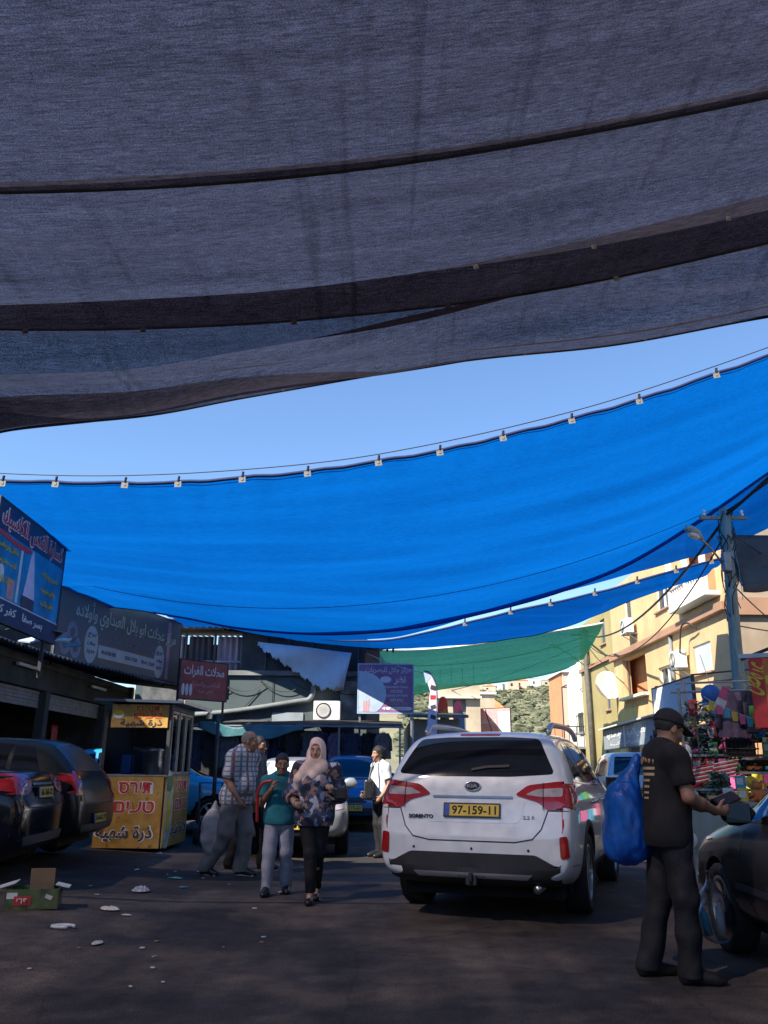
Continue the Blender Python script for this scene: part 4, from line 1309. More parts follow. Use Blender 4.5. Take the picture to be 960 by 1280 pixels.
# ------------------------------------------------------------------ shade sheets over the street
def sheet(name, label, near, far, x0, x1, material, nu=140, nv=24, sagd=0.0, wr=0.03, seed=0, group=None, cat='canopy', tens=0.0):
    """near and far: (Y, [(x, z), ...]) edges of the hung cloth"""
    rnd = random.Random(seed)
    ph = [rnd.uniform(0, 6.28) for _ in range(8)]
    def ey(e, x):
        return e[0] if e[0] is not None else interp([(p[0], p[1]) for p in e[1]], x)
    def ez(e, x):
        return interp(e[1] if e[0] is not None else [(p[0], p[2]) for p in e[1]], x)
    def fn(u, v):
        x = x0 + (x1 - x0) * u
        y = ey(near, x) * (1 - v) + ey(far, x) * v
        z = ez(near, x) * (1 - v) + ez(far, x) * v
        z -= sagd * 4 * v * (1 - v)
        e = wr * (math.sin(x * 0.9 + y * 2.1 + ph[0]) * 0.5 + math.sin(x * 0.35 + y * 4.3 + ph[1]) * 0.5
                  + math.sin(x * 0.5 - y * 7.0 + ph[2] + 1.2 * math.sin(x * 0.6)) * 0.35 + math.sin(x * 0.22 + y * 12.0 + ph[3]) * 0.16)
        m = 0.35 + 0.65 * math.sin(math.pi * min(1, max(0, v)))
        y += wr * 0.6 * math.sin(x * 1.3 + ph[4]) * (v > 0.98)
        if tens:
            z += tens * math.exp(-v * 14) * (math.cos(x * 5.6) - 1) + 0.35 * tens * math.exp(-v * 5) * math.sin(x * 11 + v * 9)
        return (x, y, z + e * m)
    t = thing(name, label, cat, (0, 0, 0), 0, group)
    o = MB().grid(fn, nu, nv).build('cloth', material, t, True)
    return t, fn, o


def hem(parent, fn, v, material, r=0.02, n=120, dz=0.0):
    pts = [Vector(fn(i / n, v)) + Vector((0, 0, dz)) for i in range(n + 1)]
    return MB().tube(pts, r, 6).build('hem', material, parent, True)


CLIP = None


def clips(parent, fn, v, xs_, x0, x1, drop=0.045, size=0.115, up=True):
    for x in xs_:
        p = Vector(fn((x - x0) / (x1 - x0), v))
        q = Vector(fn((x + 0.1 - x0) / (x1 - x0), v)) - p
        rot = Matrix.Rotation(-math.atan2(q.z, q.x) * 0.6, 4, 'Y')
        c = MB().box((0, 0, 0), (size, 0.012, size), rot, bev=0.004)
        c.add(*(lambda b: (b.v, b.f))(MB().box((0, -0.008, 0), (size * 0.3, 0.012, size * 0.3))))
        o = c.build('clip', 'clip_grey', parent)
        o.location = p + Vector((0, -0.02, -drop))
        if up:
            l_ = MB().tube([(0, 0, size * 0.4), (0.01, 0, size * 1.15)], 0.022, 6).build('loop', 'hem_black', o)


G = 'shade cloths hung across the street'
nx0, nx1 = -8.5, 9.0
A_near = (-0.6, [(-9, 5.0), (-3, 5.7), (0, 6.0), (3, 6.6), (9, 8.3)])
A_far = (5.55, [(-9, 5.45), (-3.1, 5.65), (-1.63, 5.76), (0, 5.96), (1.42, 6.23), (3.19, 6.69), (9, 8.3)])
B_near = (5.46, [(-9, 5.50), (-3.1, 5.68), (-1.63, 5.79), (0, 5.99), (1.42, 6.26), (3.19, 6.72), (9, 8.35)])
B_far = (7.9, [(-9, 5.8), (-4.13, 5.77), (-2.59, 5.80), (-0.96, 5.89), (0.67, 6.11), (2.52, 6.49), (4.25, 6.92), (9, 8.2)])
C_near = (7.2, [(-9, 5.55), (-3.8, 5.60), (-1.44, 5.75), (0, 5.99), (2.05, 6.50), (3.95, 7.03), (9, 8.5)])
C_far = (None, [(-9, 13.2, 5.2), (-7.5, 12.4, 5.25), (-6.4, 11.4, 5.28), (-5.5, 10.2, 5.28), (-4.81, 9.6, 5.29), (-3.03, 9.6, 5.52), (-1.84, 9.6, 5.79), (0, 9.6, 6.11), (1.63, 9.6, 6.41), (3.31, 9.6, 6.66), (5.0, 9.6, 6.91), (9, 9.6, 7.5)])  # left end, out of frame, is drawn farther out to shade the kiosk
t, fA, _ = sheet('shade_net', 'wide black shade net stretched overhead across the street, first of three', A_near, A_far, nx0, nx1, 'net_black', 120, 50, 0.0, 0.03, 1, G)
hem(t, fA, 1.0, 'hem_black', 0.014)
t, fB, _ = sheet('shade_net', 'middle black shade net overlapping both of its neighbours', B_near, B_far, nx0, nx1, 'net_black', 140, 40, 0.0, 0.035, 2, G)
hem(t, fB, 1.0, 'hem_black', 0.016)
clips(t, fB, 1.0, [-3.85, -2.6, -0.98, 0.67, 2.52], nx0, nx1, 0.03, 0.06, False)
clips(t, fB, 0.72, [2.1, 3.5, 0.9], nx0, nx1, 0.03, 0.05, False)
t, fC, _ = sheet('shade_net', 'wrinkled black shade net bordering the strip of open sky', C_near, C_far, nx0, nx1, 'net_black', 220, 60, 0.10, 0.16, 3, G)
hem(t, fC, 1.0, 'hem_black', 0.016)
clips(t, fC, 1.0, [0.55, 1.8, 3.4, -1.3], nx0, nx1, 0.0, 0.04, False)
# folded back flap at the left of the last net
fl = MB()
def ff(u, v):
    x = -5.6 + 5.6 * u
    zt = interp([(p[0], p[2]) for p in C_far[1]], x)
    return (x, interp([(p[0], p[1]) for p in C_far[1]], x) - 0.02 - 0.75 * v * (1 - u) ** 0.6, zt + 0.02 - (0.12 * math.sin(math.pi * v) - 0.10 * v) * (1 - u) ** 0.6)
fl.grid(ff, 80, 10)
fl.build('folded_flap', 'net_black', t, True)

b1n = (13.0, [(-8.6, 5.95), (-6.39, 5.84), (-5.05, 5.81), (-3.46, 5.84), (-2.4, 5.94), (-1.28, 6.06), (-0.07, 6.26), (0.93, 6.45), (2.02, 6.73), (3.19, 7.06), (4.38, 7.44), (5.75, 7.94), (6.7, 8.29), (9.5, 9.4)])
b1f = (None, [(-8.6, 21.0, 5.25), (-6.77, 21.0, 5.22), (-5.08, 21.0, 4.96), (-3.63, 20.92, 4.68), (-1.56, 20.46, 4.48), (0.41, 20.0, 4.52), (2.68, 19.44, 4.93), (5.21, 18.78, 5.67), (7.17, 18.23, 6.75), (8.9, 18.06, 7.93)])
bx0, bx1 = -8.4, 9.4
t, f1, _ = sheet('blue_sheet', 'huge bright blue shade sheet sagging across the middle of the street', b1n, b1f, bx0, bx1, 'sheet_blue', 320, 60, 0.12, 0.038, 5, G, tens=0.011)
hem(t, f1, 0.0, 'hem_navy', 0.03)
hem(t, f1, 1.0, 'hem_navy', 0.02)
clips(t, f1, 0.0, [-6.33, -5.45, -4.30, -3.42, -2.36, -1.28, -0.10, 0.93, 2.0, 3.18, 4.36, 5.74, 7.2], bx0, bx1)
cb = MB()
prev = None
for i in range(61):
    x = bx0 + (bx1 - bx0) * i / 60
    z = interp([(-8.4, 6.05), (-5, 5.93), (-2.4, 6.06), (0, 6.38), (3.19, 7.17), (5.75, 8.06), (9.4, 9.5)], x)
    cb.v.append((x, 13.0, z))
pts = cb.v
cb = MB().tube(pts, 0.009, 5)
cb.build('support_wire', 'wire_black', t)
for (x, y) in ():
    pass

b1bn = (None, [(-6.5, 20.6, 5.6), (-3.63, 20.52, 4.99), (-1.56, 20.07, 4.76), (0.41, 19.62, 4.78), (2.68, 19.07, 5.19), (5.21, 18.42, 5.95), (7.17, 17.88, 7.03), (8.9, 17.72, 8.18), (11.18, 17.72, 9.21)])
b1bf = (None, [(-7.0, 25.0, 5.6), (-5.0, 25.0, 5.4), (-3.31, 24.74, 5.08), (-1.35, 23.95, 4.86), (0.48, 23.17, 4.88), (2.62, 22.19, 5.33), (4.22, 21.39, 5.66), (5.79, 20.54, 5.96), (7.2, 19.75, 6.25), (8.41, 19.75, 6.59), (9.55, 19.75, 7.11)])
t, f2, _ = sheet('blue_sheet', 'shadow-toned blue shade sheet tucked just behind the huge bright one', b1bn, b1bf, -6.2, 11.5, 'sheet_blue_shaded', 120, 20, 0.05, 0.04, 6, G)
b2n = (None, [(-7.0, 26.0, 5.8), (-5.0, 26.0, 5.6), (-1.93, 25.14, 5.07), (0.04, 24.26, 4.92), (1.84, 23.4, 5.15), (3.54, 22.52, 5.48), (4.73, 21.86, 5.63), (5.85, 21.19, 5.81), (6.57, 20.74, 5.99), (7.5, 20.41, 6.19), (8.65, 20.41, 6.51)])
b2f = (None, [(-7.0, 32.0, 6.5), (-5.0, 32.0, 6.3), (-2.34, 30.95, 5.78), (0.05, 29.31, 5.39), (3.15, 26.85, 5.26), (5.32, 24.78, 5.38), (7.12, 23.36, 5.99), (9.86, 23.36, 6.91)])
t, f3, _ = sheet('blue_sheet', 'farthest blue shade sheet reaching the white balustrade', b2n, b2f, -9.5, 8.75, 'sheet_blue_shaded', 120, 24, 0.10, 0.05, 7, G)  # left end runs on out of sight, added to shade the grey wall
hem(t, f3, 0.0, 'hem_navy', 0.03)
hem(t, f3, 1.0, 'hem_navy', 0.02)
clips(t, f3, 0.0, [2.3, 3.5, 4.5, 5.55, 6.5, 7.4, 8.3], -9.5, 8.75, 0.02, 0.12)
gn = (None, [(-1.7, 30.6, 5.51), (-0.69, 30.6, 5.51), (1.22, 30.6, 5.52), (3.29, 30.6, 5.72), (5.36, 30.6, 6.07), (7.7, 30.6, 6.47), (8.5, 30.6, 6.65)])
gf = (None, [(-1.6, 36.8, 3.78), (-0.27, 36.8, 4.02), (1.46, 36.8, 4.44), (2.69, 36.8, 4.69), (5.67, 36.8, 5.06), (7.8, 36.8, 5.53), (9.25, 36.8, 6.24)])
t, f4, _ = sheet('green_net', 'sagging green shade net across the far end of the street', gn, gf, -1.6, 8.2, 'net_green', 100, 24, 0.35, 0.06, 8, G)
hem(t, f4, 0.0, 'print_white', 0.03)
hem(t, f4, 1.0, 'hem_black', 0.025)

# ------------------------------------------------------------------ vehicles
mat('paint_white', (0.74, 0.76, 0.76), 0.35, var=0.03, scale=1.5, coat=0.8, dirt=(0.56, 0.55, 0.54), dirt_amt=0.3, dscale=2.0)
mat('paint_black_blue', (0.006, 0.009, 0.016), 0.10, var=0.15, coat=0.0, spec=0.30, dirt=(0.014, 0.014, 0.016), dirt_amt=0.3, dscale=1.6)
mat('paint_dark_green', (0.012, 0.017, 0.019), 0.22, var=0.15, coat=0.0, spec=0.26, dirt=(0.022, 0.022, 0.021), dirt_amt=0.5, dscale=1.6)
mat('paint_silver', (0.34, 0.35, 0.36), 0.35, metal=0.35, var=0.06, coat=0.6, dirt=(0.22, 0.20, 0.18), dirt_amt=0.3)
mat('paint_blue', (0.02, 0.13, 0.30), 0.35, var=0.08, coat=0.7)
mat('paint_turquoise', (0.03, 0.30, 0.50), 0.35, var=0.06, coat=0.7)
mat('paint_white_tinted', (0.52, 0.62, 0.66), 0.4, var=0.04, coat=0.6)  # white paint with the canopy's tinted light put into the colour
mat('paint_charcoal', (0.022, 0.021, 0.021), 0.18, var=0.15, coat=0.0, spec=0.25, dirt=(0.06, 0.055, 0.05), dirt_amt=0.4, dscale=1.5)
mat('glass_car', (0.010, 0.011, 0.013), 0.06, var=0.1, coat=0.3, spec=0.7)
mat('glass_dusty', (0.045, 0.047, 0.047), 0.35, var=0.25, scale=3, dirt=(0.075, 0.072, 0.066), dirt_amt=0.7, dscale=2)
mat('sunshade', (0.74, 0.74, 0.72), 0.6, var=0.06, bump=0.2, bscale=14)
mat('trim_black', (0.022, 0.022, 0.023), 0.6, var=0.15, bump=0.05, bscale=200)
mat('lamp_red', (0.36, 0.012, 0.012), 0.15, var=0.2, scale=14, coat=0.8)
mat('lamp_clear', (0.40, 0.34, 0.34), 0.15, var=0.2, scale=14, coat=0.8)
mat('chrome', (0.70, 0.70, 0.70), 0.14, metal=1.0, var=0.05)
mat('alloy', (0.42, 0.42, 0.43), 0.35, metal=0.8, var=0.08)
mat('tyre', (0.020, 0.020, 0.020), 0.85, var=0.2, bump=0.2, bscale=60)
mat('plate_yellow', (0.66, 0.44, 0.04), 0.45, var=0.06)
mat('plate_blue', (0.02, 0.06, 0.35), 0.45, var=0.05)
mat('seam_black', (0.01, 0.01, 0.01), 0.8, var=0.05)
mat('wheel_well', (0.012, 0.012, 0.012), 0.95, var=0.1)


def car_body(name, stations, axles, wr, track_in, paint, parent, sub=2):
    """stations: (y, z_bottom, z_belt, z_top, half width, half width at belt, half width at top)"""
    rows = []
    for (y, zb, zs, zt, w, ws, wt) in stations:
        k = min(1.0, (zt - zs) / 0.35)
        rows.append([(0, zb), (w * .78, zb), (w * .955, zb + .07), (w * 1.0, zb + .42 * (zs - zb)), (w * .992, zs - .13 * (zs - zb) - 0.01),
                     (ws, zs), (ws + (wt - ws) * .55 + .012 * k, zs + .55 * (zt - zs)), (wt, zt - .055 * (0.3 + 0.7 * k)), (wt * .80, zt - 0.004), (0, zt + .012)])
    vs_, fs_ = [], []
    K = 10
    ring = 2 * K - 2
    for (st, row) in zip(stations, rows):
        for (x, z) in row:
            vs_.append((x, st[0], z))
        for (x, z) in row[-2:0:-1]:
            vs_.append((-x, st[0], z))
    n = len(stations)
    for i in range(n - 1):
        for k in range(ring):
            k2 = (k + 1) % ring
            fs_.append((i * ring + k, (i + 1) * ring + k, (i + 1) * ring + k2, i * ring + k2))
    for i, flip in ((0, False), (n - 1, True)):
        b = i * ring
        for k in range(K - 1):
            l0, l1 = (ring - k) % ring, ring - k - 1
            f = [b + k, b + k + 1, b + l1, b + l0]
            f = list(dict.fromkeys(f))
            fs_.append(tuple(f[::-1]) if flip else tuple(f))
    me = bpy.data.meshes.new(name)
    me.from_pydata(vs_, [], fs_)
    me.update()
    bm = bmesh.new()
    bm.from_mesh(me)
    bmesh.ops.recalc_face_normals(bm, faces=bm.faces[:])
    bm.to_mesh(me)
    bm.free()
    o = bpy.data.objects.new(name, me)
    COL.objects.link(o)
    md = o.modifiers.new('s', 'SUBSURF')
    md.levels = md.render_levels = sub
    cut = MB()
    for ya in axles:
        for sx in (-1, 1):
            m = Matrix.Translation((sx * (track_in + 0.5), ya, wr * 0.98)) @ Matrix.Rotation(math.pi / 2, 4, 'Y')
            cut.lathe([(wr * 1.16, -0.5), (wr * 1.16, 0.5)], 40, m)
    cm = cut.mesh('cut')
    bm = bmesh.new()
    bm.from_mesh(cm)
    bmesh.ops.recalc_face_normals(bm, faces=bm.faces[:])
    bm.to_mesh(cm)
    bm.free()
    co = bpy.data.objects.new('cut', cm)
    COL.objects.link(co)
    bo = o.modifiers.new('b', 'BOOLEAN')
    bo.operation = 'DIFFERENCE'
    bo.solver = 'EXACT'
    bo.object = co
    dg = bpy.context.evaluated_depsgraph_get()
    res = bpy.data.meshes.new_from_object(o.evaluated_get(dg))
    bpy.data.objects.remove(o)
    bpy.data.objects.remove(co)
    res.materials.clear()
    res.materials.append(MATS[paint])
    res.materials.append(MATS['wheel_well'])
    R = wr * 1.16
    for p in res.polygons:
        c = p.center
        p.material_index = 0
        for ya in axles:
            r = math.hypot(c.y - ya, c.z - wr * 0.98)
            if (abs(r - R) < 0.012 or (r < R and abs(abs(c.x) - track_in) < 0.01)):
                p.material_index = 1
        if c.z < 0.2 or (p.normal.z < -0.9 and c.z < 0.5):
            p.material_index = 1
    res.shade_smooth()
    try:
        res.set_sharp_from_angle(angle=rad(50))
    except Exception:
        pass
    bvh = BVHTree.FromPolygons([v.co.copy() for v in res.vertices], [list(p.vertices) for p in res.polygons])
    ob = link(res, 'body', None, parent)
    return ob, bvh


VIEW = {'right': (Vector((3, 0, 0)), Vector((-1, 0, 0)), lambda a, b: (0, a, b)),
        'left': (Vector((-3, 0, 0)), Vector((1, 0, 0)), lambda a, b: (0, a, b)),
        'rear': (Vector((0, -3, 0)), Vector((0, 1, 0)), lambda a, b: (a, 0, b)),
        'front': (Vector((0, 9, 0)), Vector((0, -1, 0)), lambda a, b: (a, 0, b)),
        'top': (Vector((0, 0, 4)), Vector((0, 0, -1)), lambda a, b: (a, b, 0))}


def hit(bvh, view, a, b):
    off, d, f = VIEW[view]
    p = Vector(f(a, b)) + off
    loc, nor, idx, dist = bvh.ray_cast(p, d)
    if loc is None:
        q = Vector(f(a, b))
        loc, nor, idx, dist = bvh.find_nearest(q + off * 0.3)
    if nor.dot(d) > 0:
        nor = -nor
    return loc, nor


def rounded(poly, r, n=4):
    out = []
    m = len(poly)
    for i in range(m):
        p0, p1, p2 = Vector(poly[i - 1]), Vector(poly[i]), Vector(poly[(i + 1) % m])
        a, b = (p0 - p1), (p2 - p1)
        ra = min(r, a.length * .45)
        rb = min(r, b.length * .45)
        s_, e = p1 + a.normalized() * ra, p1 + b.normalized() * rb
        for k in range(n + 1):
            t = k / n
            out.append((1 - t) ** 2 * s_ + 2 * t * (1 - t) * p1 + t * t * e)
    return out


def patch(name, material, bvh, poly, view, parent, r=0.03, off=0.004, rings=6, label=None, skirt=0.012):
    """a panel whose outline is given in side, rear, front or top view, laid on the body surface"""
    loop = rounded([(p[0], p[1]) for p in poly], r)
    dense = []
    m = len(loop)
    for i in range(m):
        a, b = loop[i], loop[(i + 1) % m]
        k = max(1, int((b - a).length / 0.06))
        for q in range(k):
            dense.append(a.lerp(b, q / k))
    loop = dense
    c = sum(loop, Vector((0, 0))) / len(loop)
    n = len(loop)
    vs_, fs_ = [], []
    for k in range(rings):
        f = 1 - k / rings
        for p in loop:
            q = c + (p - c) * f
            l_, nr = hit(bvh, view, q.x, q.y)
            vs_.append(l_ + nr * off)
    l_, nr = hit(bvh, view, c.x, c.y)
    vs_.append(l_ + nr * off)
    ci = len(vs_) - 1
    for p in loop:
        l_, nr = hit(bvh, view, p.x, p.y)
        vs_.append(l_ - nr * skirt)
    for k in range(rings - 1):
        for i in range(n):
            j = (i + 1) % n
            fs_.append((k * n + i, k * n + j, (k + 1) * n + j, (k + 1) * n + i))
    for i in range(n):
        j = (i + 1) % n
        fs_.append(((rings - 1) * n + i, (rings - 1) * n + j, ci))
        fs_.append((i, ci + 1 + i, ci + 1 + j, j))
    bm = bmesh.new()
    bvs = [bm.verts.new(v) for v in vs_]
    for f in fs_:
        try:
            bm.faces.new([bvs[i] for i in f])
        except ValueError:
            pass
    bmesh.ops.recalc_face_normals(bm, faces=bm.faces[:])
    me = bpy.data.meshes.new(name)
    bm.to_mesh(me)
    bm.free()
    me.shade_smooth()
    try:
        me.set_sharp_from_angle(angle=rad(45))
    except Exception:
        pass
    return link(me, name, material, parent, label=label)


def strip(name, material, bvh, pts, view, parent, w=0.007, off=0.0025, closed=False, n=6, thick=0.004):
    pts = [Vector((p[0], p[1], 0)) for p in pts]
    if closed:
        pts = pts + [pts[0]]
    path = []
    for a, b in zip(pts, pts[1:]):
        k = max(1, int((b - a).length / 0.04))
        path += [a.lerp(b, q / k) for q in range(k)]
    path.append(pts[-1])
    vs_, fs_ = [], []
    for i, p in enumerate(path):
        d = (path[min(i + 1, len(path) - 1)] - path[max(i - 1, 0)]).normalized()
        s_ = Vector((-d.y, d.x, 0)) * w / 2
        for q in (p + s_, p - s_):
            l_, nr = hit(bvh, view, q.x, q.y)
            vs_.append(l_ + nr * off)
    for i in range(len(path) - 1):
        fs_.append((2 * i, 2 * i + 1, 2 * i + 3, 2 * i + 2))
    return MB().add(vs_, fs_).build(name, material, parent)


WHEELS = {}


def wheel_meshes(r, w, spokes, kind):
    key = (r, w, spokes, kind)
    if key in WHEELS:
        return WHEELS[key]
    R = Matrix.Rotation(math.pi / 2, 4, 'Y')
    rr = r * 0.70
    ty = MB().lathe([(rr, -w * .42), (r * .93, -w * .5), (r * .985, -w * .42), (r, -w * .2), (r, w * .2), (r * .985, w * .42), (r * .93, w * .5), (rr, w * .42), (rr, -w * .42)], 36, R).mesh('tyre')
    ty.materials.append(MATS['tyre'])
    ty.shade_smooth()
    mb = MB()
    mb.lathe([(rr * 1.01, -w * .42), (rr * 1.01, w * .43), (rr * .93, w * .44), (rr * .90, w * .30), (rr * .88, -w * .3)], 36, R)
    for k in range(spokes):
        a = 2 * math.pi * k / spokes
        for da in ((-0.13, 0.13) if kind == 'twin' else (0,)):
            wd = rr * (0.13 if kind == 'twin' else 0.24)
            m = R @ Matrix.Rotation(a + da, 4, 'Z') @ Matrix.Translation((rr * .52, 0, w * .33))
            mb.box((0, 0, 0), (rr * .86, wd, w * .12), m)
    mb.lathe([(0.0, w * .36), (rr * .2, w * .40), (rr * .24, w * .36), (rr * .24, w * .2)][::-1], 20, R)
    rim = mb.mesh('rim')
    rim.materials.append(MATS['alloy'])
    hb = MB().lathe([(rr * .88, -w * .1), (0.0, -w * .1)], 30, R)
    hub = hb.mesh('brake_disc')
    hub.materials.append(MATS['metal_dark'])
    WHEELS[key] = (ty, rim, hub)
    return WHEELS[key]


def add_wheels(t, axles, r, w, half, spokes=5, kind='twin', turn=0.0):
    ty, rim, hub = wheel_meshes(r, w, spokes, kind)
    for i, ya in enumerate(axles):
        for s_ in (-1, 1):
            e = bpy.data.objects.new('wheel', ty)
            COL.objects.link(e)
            e.parent = t
            e.location = (s_ * (half - w * .5), ya, r * 0.985)
            e.rotation_euler = (0, 0, (0 if s_ > 0 else math.pi) + (turn if i == 1 else 0))
            for nm, me in (('rim', rim), ('brake_disc', hub)):
                c = bpy.data.objects.new(nm, me)
                COL.objects.link(c)
                c.parent = e


def number_plate(t, loc, mtx, digits, w=0.52, h=0.11, strip_left=True):
    p = MB().box((0, 0, 0), (w, 0.012, h), bev=0.004).build('number_plate', 'plate_yellow', t)
    p.matrix_local = Matrix.Translation(loc) @ mtx
    if strip_left:
        MB().box((-w / 2 + 0.025, -0.0075, 0), (0.046, 0.004, h - 0.012)).build('blue_band', 'plate_blue', p)
    fr = MB()
    frame_bars(fr, -w / 2 - 0.008, w / 2 + 0.008, -h / 2 - 0.008, h / 2 + 0.008, 0.01, 0, 0.02)
    fr.build('plate_frame', 'trim_black', p)
    text(p, digits, 'seam_black', (0.022, -0.0085, 0), 0.1, 0.015, width=w * 0.80, height=h * 0.70, depth=0.001)
    return p


def mirror(t, side, y, z, half, paint, back=True, s=1.0):
    sx = 1 if side == 'right' else -1
    m = MB()
    prof = [(0.0, 0.02), (0.03, 0.07), (0.10, 0.09), (0.17, 0.085), (0.215, 0.05), (0.225, 0.0)]
    vs_, fs_ = [], []
    cols = 12
    for (dx, hh) in prof:
        for k in range(cols):
            a = 2 * math.pi * k / cols
            yy = 0.06 * math.cos(a) * (1 - 0.5 * (dx / 0.225) ** 3)
            vs_.append((sx * (half - 0.005 + dx * s), y + yy * s + 0.02, z + hh * math.sin(a) * s))
    for i in range(len(prof) - 1):
        for k in range(cols):
            k2 = (k + 1) % cols
            fs_.append((i * cols + k, i * cols + k2, (i + 1) * cols + k2, (i + 1) * cols + k))
    fs_.append(tuple((len(prof) - 1) * cols + k for k in range(cols)))
    m.add(vs_, fs_)
    o = m.build('side_mirror', paint, t, True)
    MB().box((sx * (half + 0.12 * s), y - 0.047 * s, z), (0.17 * s, 0.012, 0.13 * s), bev=0.004).build('mirror_glass', 'glass_car', o)
    return o


# ---- white SUV
t = thing('white_suv', 'large white SUV seen from behind with red tail lamps in mid street', 'car', (0.82, 8.1, 0), rad(-20))
SUV = [(0.00, .40, .66, .72, .80, .79, .74), (0.03, .36, .72, .80, .875, .865, .83), (0.09, .33, .98, 1.08, .912, .885, .80),
       (0.15, .31, 1.10, 1.27, .925, .895, .76), (0.30, .28, 1.14, 1.50, .935, .90, .735), (0.44, .26, 1.16, 1.63, .94, .905, .705), (0.56, .26, 1.16, 1.665, .94, .905, .70),
       (1.05, .26, 1.15, 1.69, .942, .91, .70), (1.9, .26, 1.13, 1.70, .942, .91, .70), (2.7, .26, 1.11, 1.66, .942, .905, .68), (3.05, .26, 1.10, 1.56, .942, .90, .66),
       (3.50, .26, 1.08, 1.24, .94, .89, .70), (3.72, .26, 1.02, 1.11, .938, .89, .74), (4.2, .27, .93, 1.03, .93, .87, .70), (4.5, .28, .84, .94, .89, .84, .66), (4.64, .32, .70, .78, .80, .78, .62), (4.685, .40, .62, .68, .68, .66, .55)]
AX = (1.05, 3.75)
bod, bv = car_body('suv', SUV, AX, 0.365, 0.60, 'paint_white', t)
add_wheels(t, AX, 0.365, 0.24, 0.935, 5, 'twin')
rg = patch('rear_window', 'glass_car', bv, [(-.76, 1.27), (-.595, 1.595), (-.3, 1.612), (.3, 1.612), (.595, 1.595), (.76, 1.27), (.35, 1.245), (-.35, 1.245)], 'rear', t, 0.05, 0.004, 8)
strip('wiper', 'trim_black', bv, [(-.02, 1.30), (.12, 1.325), (.34, 1.335)], 'rear', rg, 0.022, 0.02)
patch('high_brake_lamp', 'lamp_red', bv, [(-.2, 1.628), (-.2, 1.645), (.2, 1.645), (.2, 1.628)], 'rear', t, 0.005, 0.006, 3)
for s_ in (-1, 1):
    pl = [(s_ * .40, 1.085), (s_ * .52, 1.17), (s_ * .80, 1.205), (s_ * .93, 1.20), (s_ * .94, .975), (s_ * .70, .955), (s_ * .61, 1.03)]
    lp = patch('tail_lamp', 'lamp_red', bv, pl, 'rear', t, 0.035, 0.012, 7)
    patch('reverse_lens', 'lamp_clear', bv, [(s_ * .50, 1.088), (s_ * .60, 1.135), (s_ * .83, 1.15), (s_ * .83, 1.075), (s_ * .64, 1.07)], 'rear', lp, 0.02, 0.016, 4, skirt=0.002)
    strip('lens_seam', 'seam_black', bv, [(s_ * .66, 1.19), (s_ * .66, .96)], 'rear', lp, 0.008, 0.0175)
    # lamp wraps onto the flank
    patch('tail_lamp', 'lamp_red', bv, [(.13, 1.18), (.40, 1.10), (.34, 1.03), (.08, .98)], 'right' if s_ > 0 else 'left', t, 0.03, 0.010, 5)
    patch('reflector', 'lamp_red', bv, [(s_ * .80, .56), (s_ * .795, .74), (s_ * .86, .75), (s_ * .875, .57)], 'rear', t, 0.02, 0.010, 4)
patch('bumper_skirt', 'trim_black', bv, [(-.92, .50), (-.75, .50), (-.58, .585), (.58, .585), (.75, .50), (.92, .50), (.92, .335), (.5, .31), (-.5, .31), (-.92, .335)], 'rear', t, 0.03, 0.010, 7)
patch('skid_trim', 'alloy', bv, [(-.55, .42), (.55, .42), (.50, .385), (-.50, .385)], 'rear', t, 0.01, 0.018, 3)
patch('tailgate_recess', 'paint_white', bv, [(-.50, 1.045), (.50, 1.045), (.44, .84), (-.44, .84)], 'rear', t, 0.05, 0.003, 5)
strip('tailgate_seam', 'seam_black', bv, [(-.70, .955), (-.64, .80), (-.56, .715), (-.40, .685), (.40, .685), (.56, .715), (.64, .80), (.70, .955)], 'rear', t, 0.010, 0.003)
strip('bumper_seam', 'seam_black', bv, [(-.93, .955), (-.70, .955)], 'rear', t, 0.007, 0.003)
strip('bumper_seam', 'seam_black', bv, [(.93, .955), (.70, .955)], 'rear', t, 0.007, 0.003)
strip('garnish', 'chrome', bv, [(-.38, 1.062), (.38, 1.062)], 'rear', t, 0.020, 0.010)


def on_rear(x, z, off=0.012):
    l_, n_ = hit(bv, 'rear', x, z)
    m = Matrix.Rotation(math.atan2(n_.z, -n_.y), 4, 'X').inverted()
    return l_ + n_ * off, m


l_, m = on_rear(0, .945, 0.014)
number_plate(t, l_, m, '97-159-11')
l_, m = on_rear(0, 1.155, 0.008)
em = MB().lathe([(0.0, 0.012), (0.85, 0.010), (1.0, 0.0)][::-1], 28, Matrix.Rotation(math.pi / 2, 4, 'X') @ Matrix.Diagonal((0.075, 0.042, 1, 1))).build('emblem', 'trim_black', t, True)
em.matrix_local = Matrix.Translation(l_) @ m
er = MB().lathe([(0.90, 0.008), (0.95, 0.016), (1.04, 0.010), (1.04, 0.0)], 28, Matrix.Rotation(math.pi / 2, 4, 'X') @ Matrix.Diagonal((0.075, 0.042, 1, 1))).build('emblem_ring', 'chrome', em, True)
text(em, 'KIA', 'chrome', (0, -0.014, 0), 0.05, 0.02, width=0.10, height=0.035)
l_, m = on_rear(-.49, .885, 0.009)
text(t, 'SORENTO', 'seam_black', l_, 0.05, 0.03, width=0.24, height=0.034, name='model_badge', mtx=m)
l_, m = on_rear(.53, .895, 0.004)
text(t, '2.2 R', 'metal_grey', l_, 0.05, 0.02, width=0.11, height=0.032, name='engine_badge', mtx=m)
for x in (-.55, .0, .52):
    l_, n_ = hit(bv, 'rear', x, .62)
    MB().lathe([(0.012, 0.0), (0.012, 0.004), (0, 0.004)], 12, Matrix.Translation(l_) @ Matrix.Rotation(math.pi / 2, 4, 'X')).build('parking_sensor', 'trim_black', t)
hb = MB()
hb.box((0, 0.04, 0.36), (0.10, 0.16, 0.09), bev=0.01)
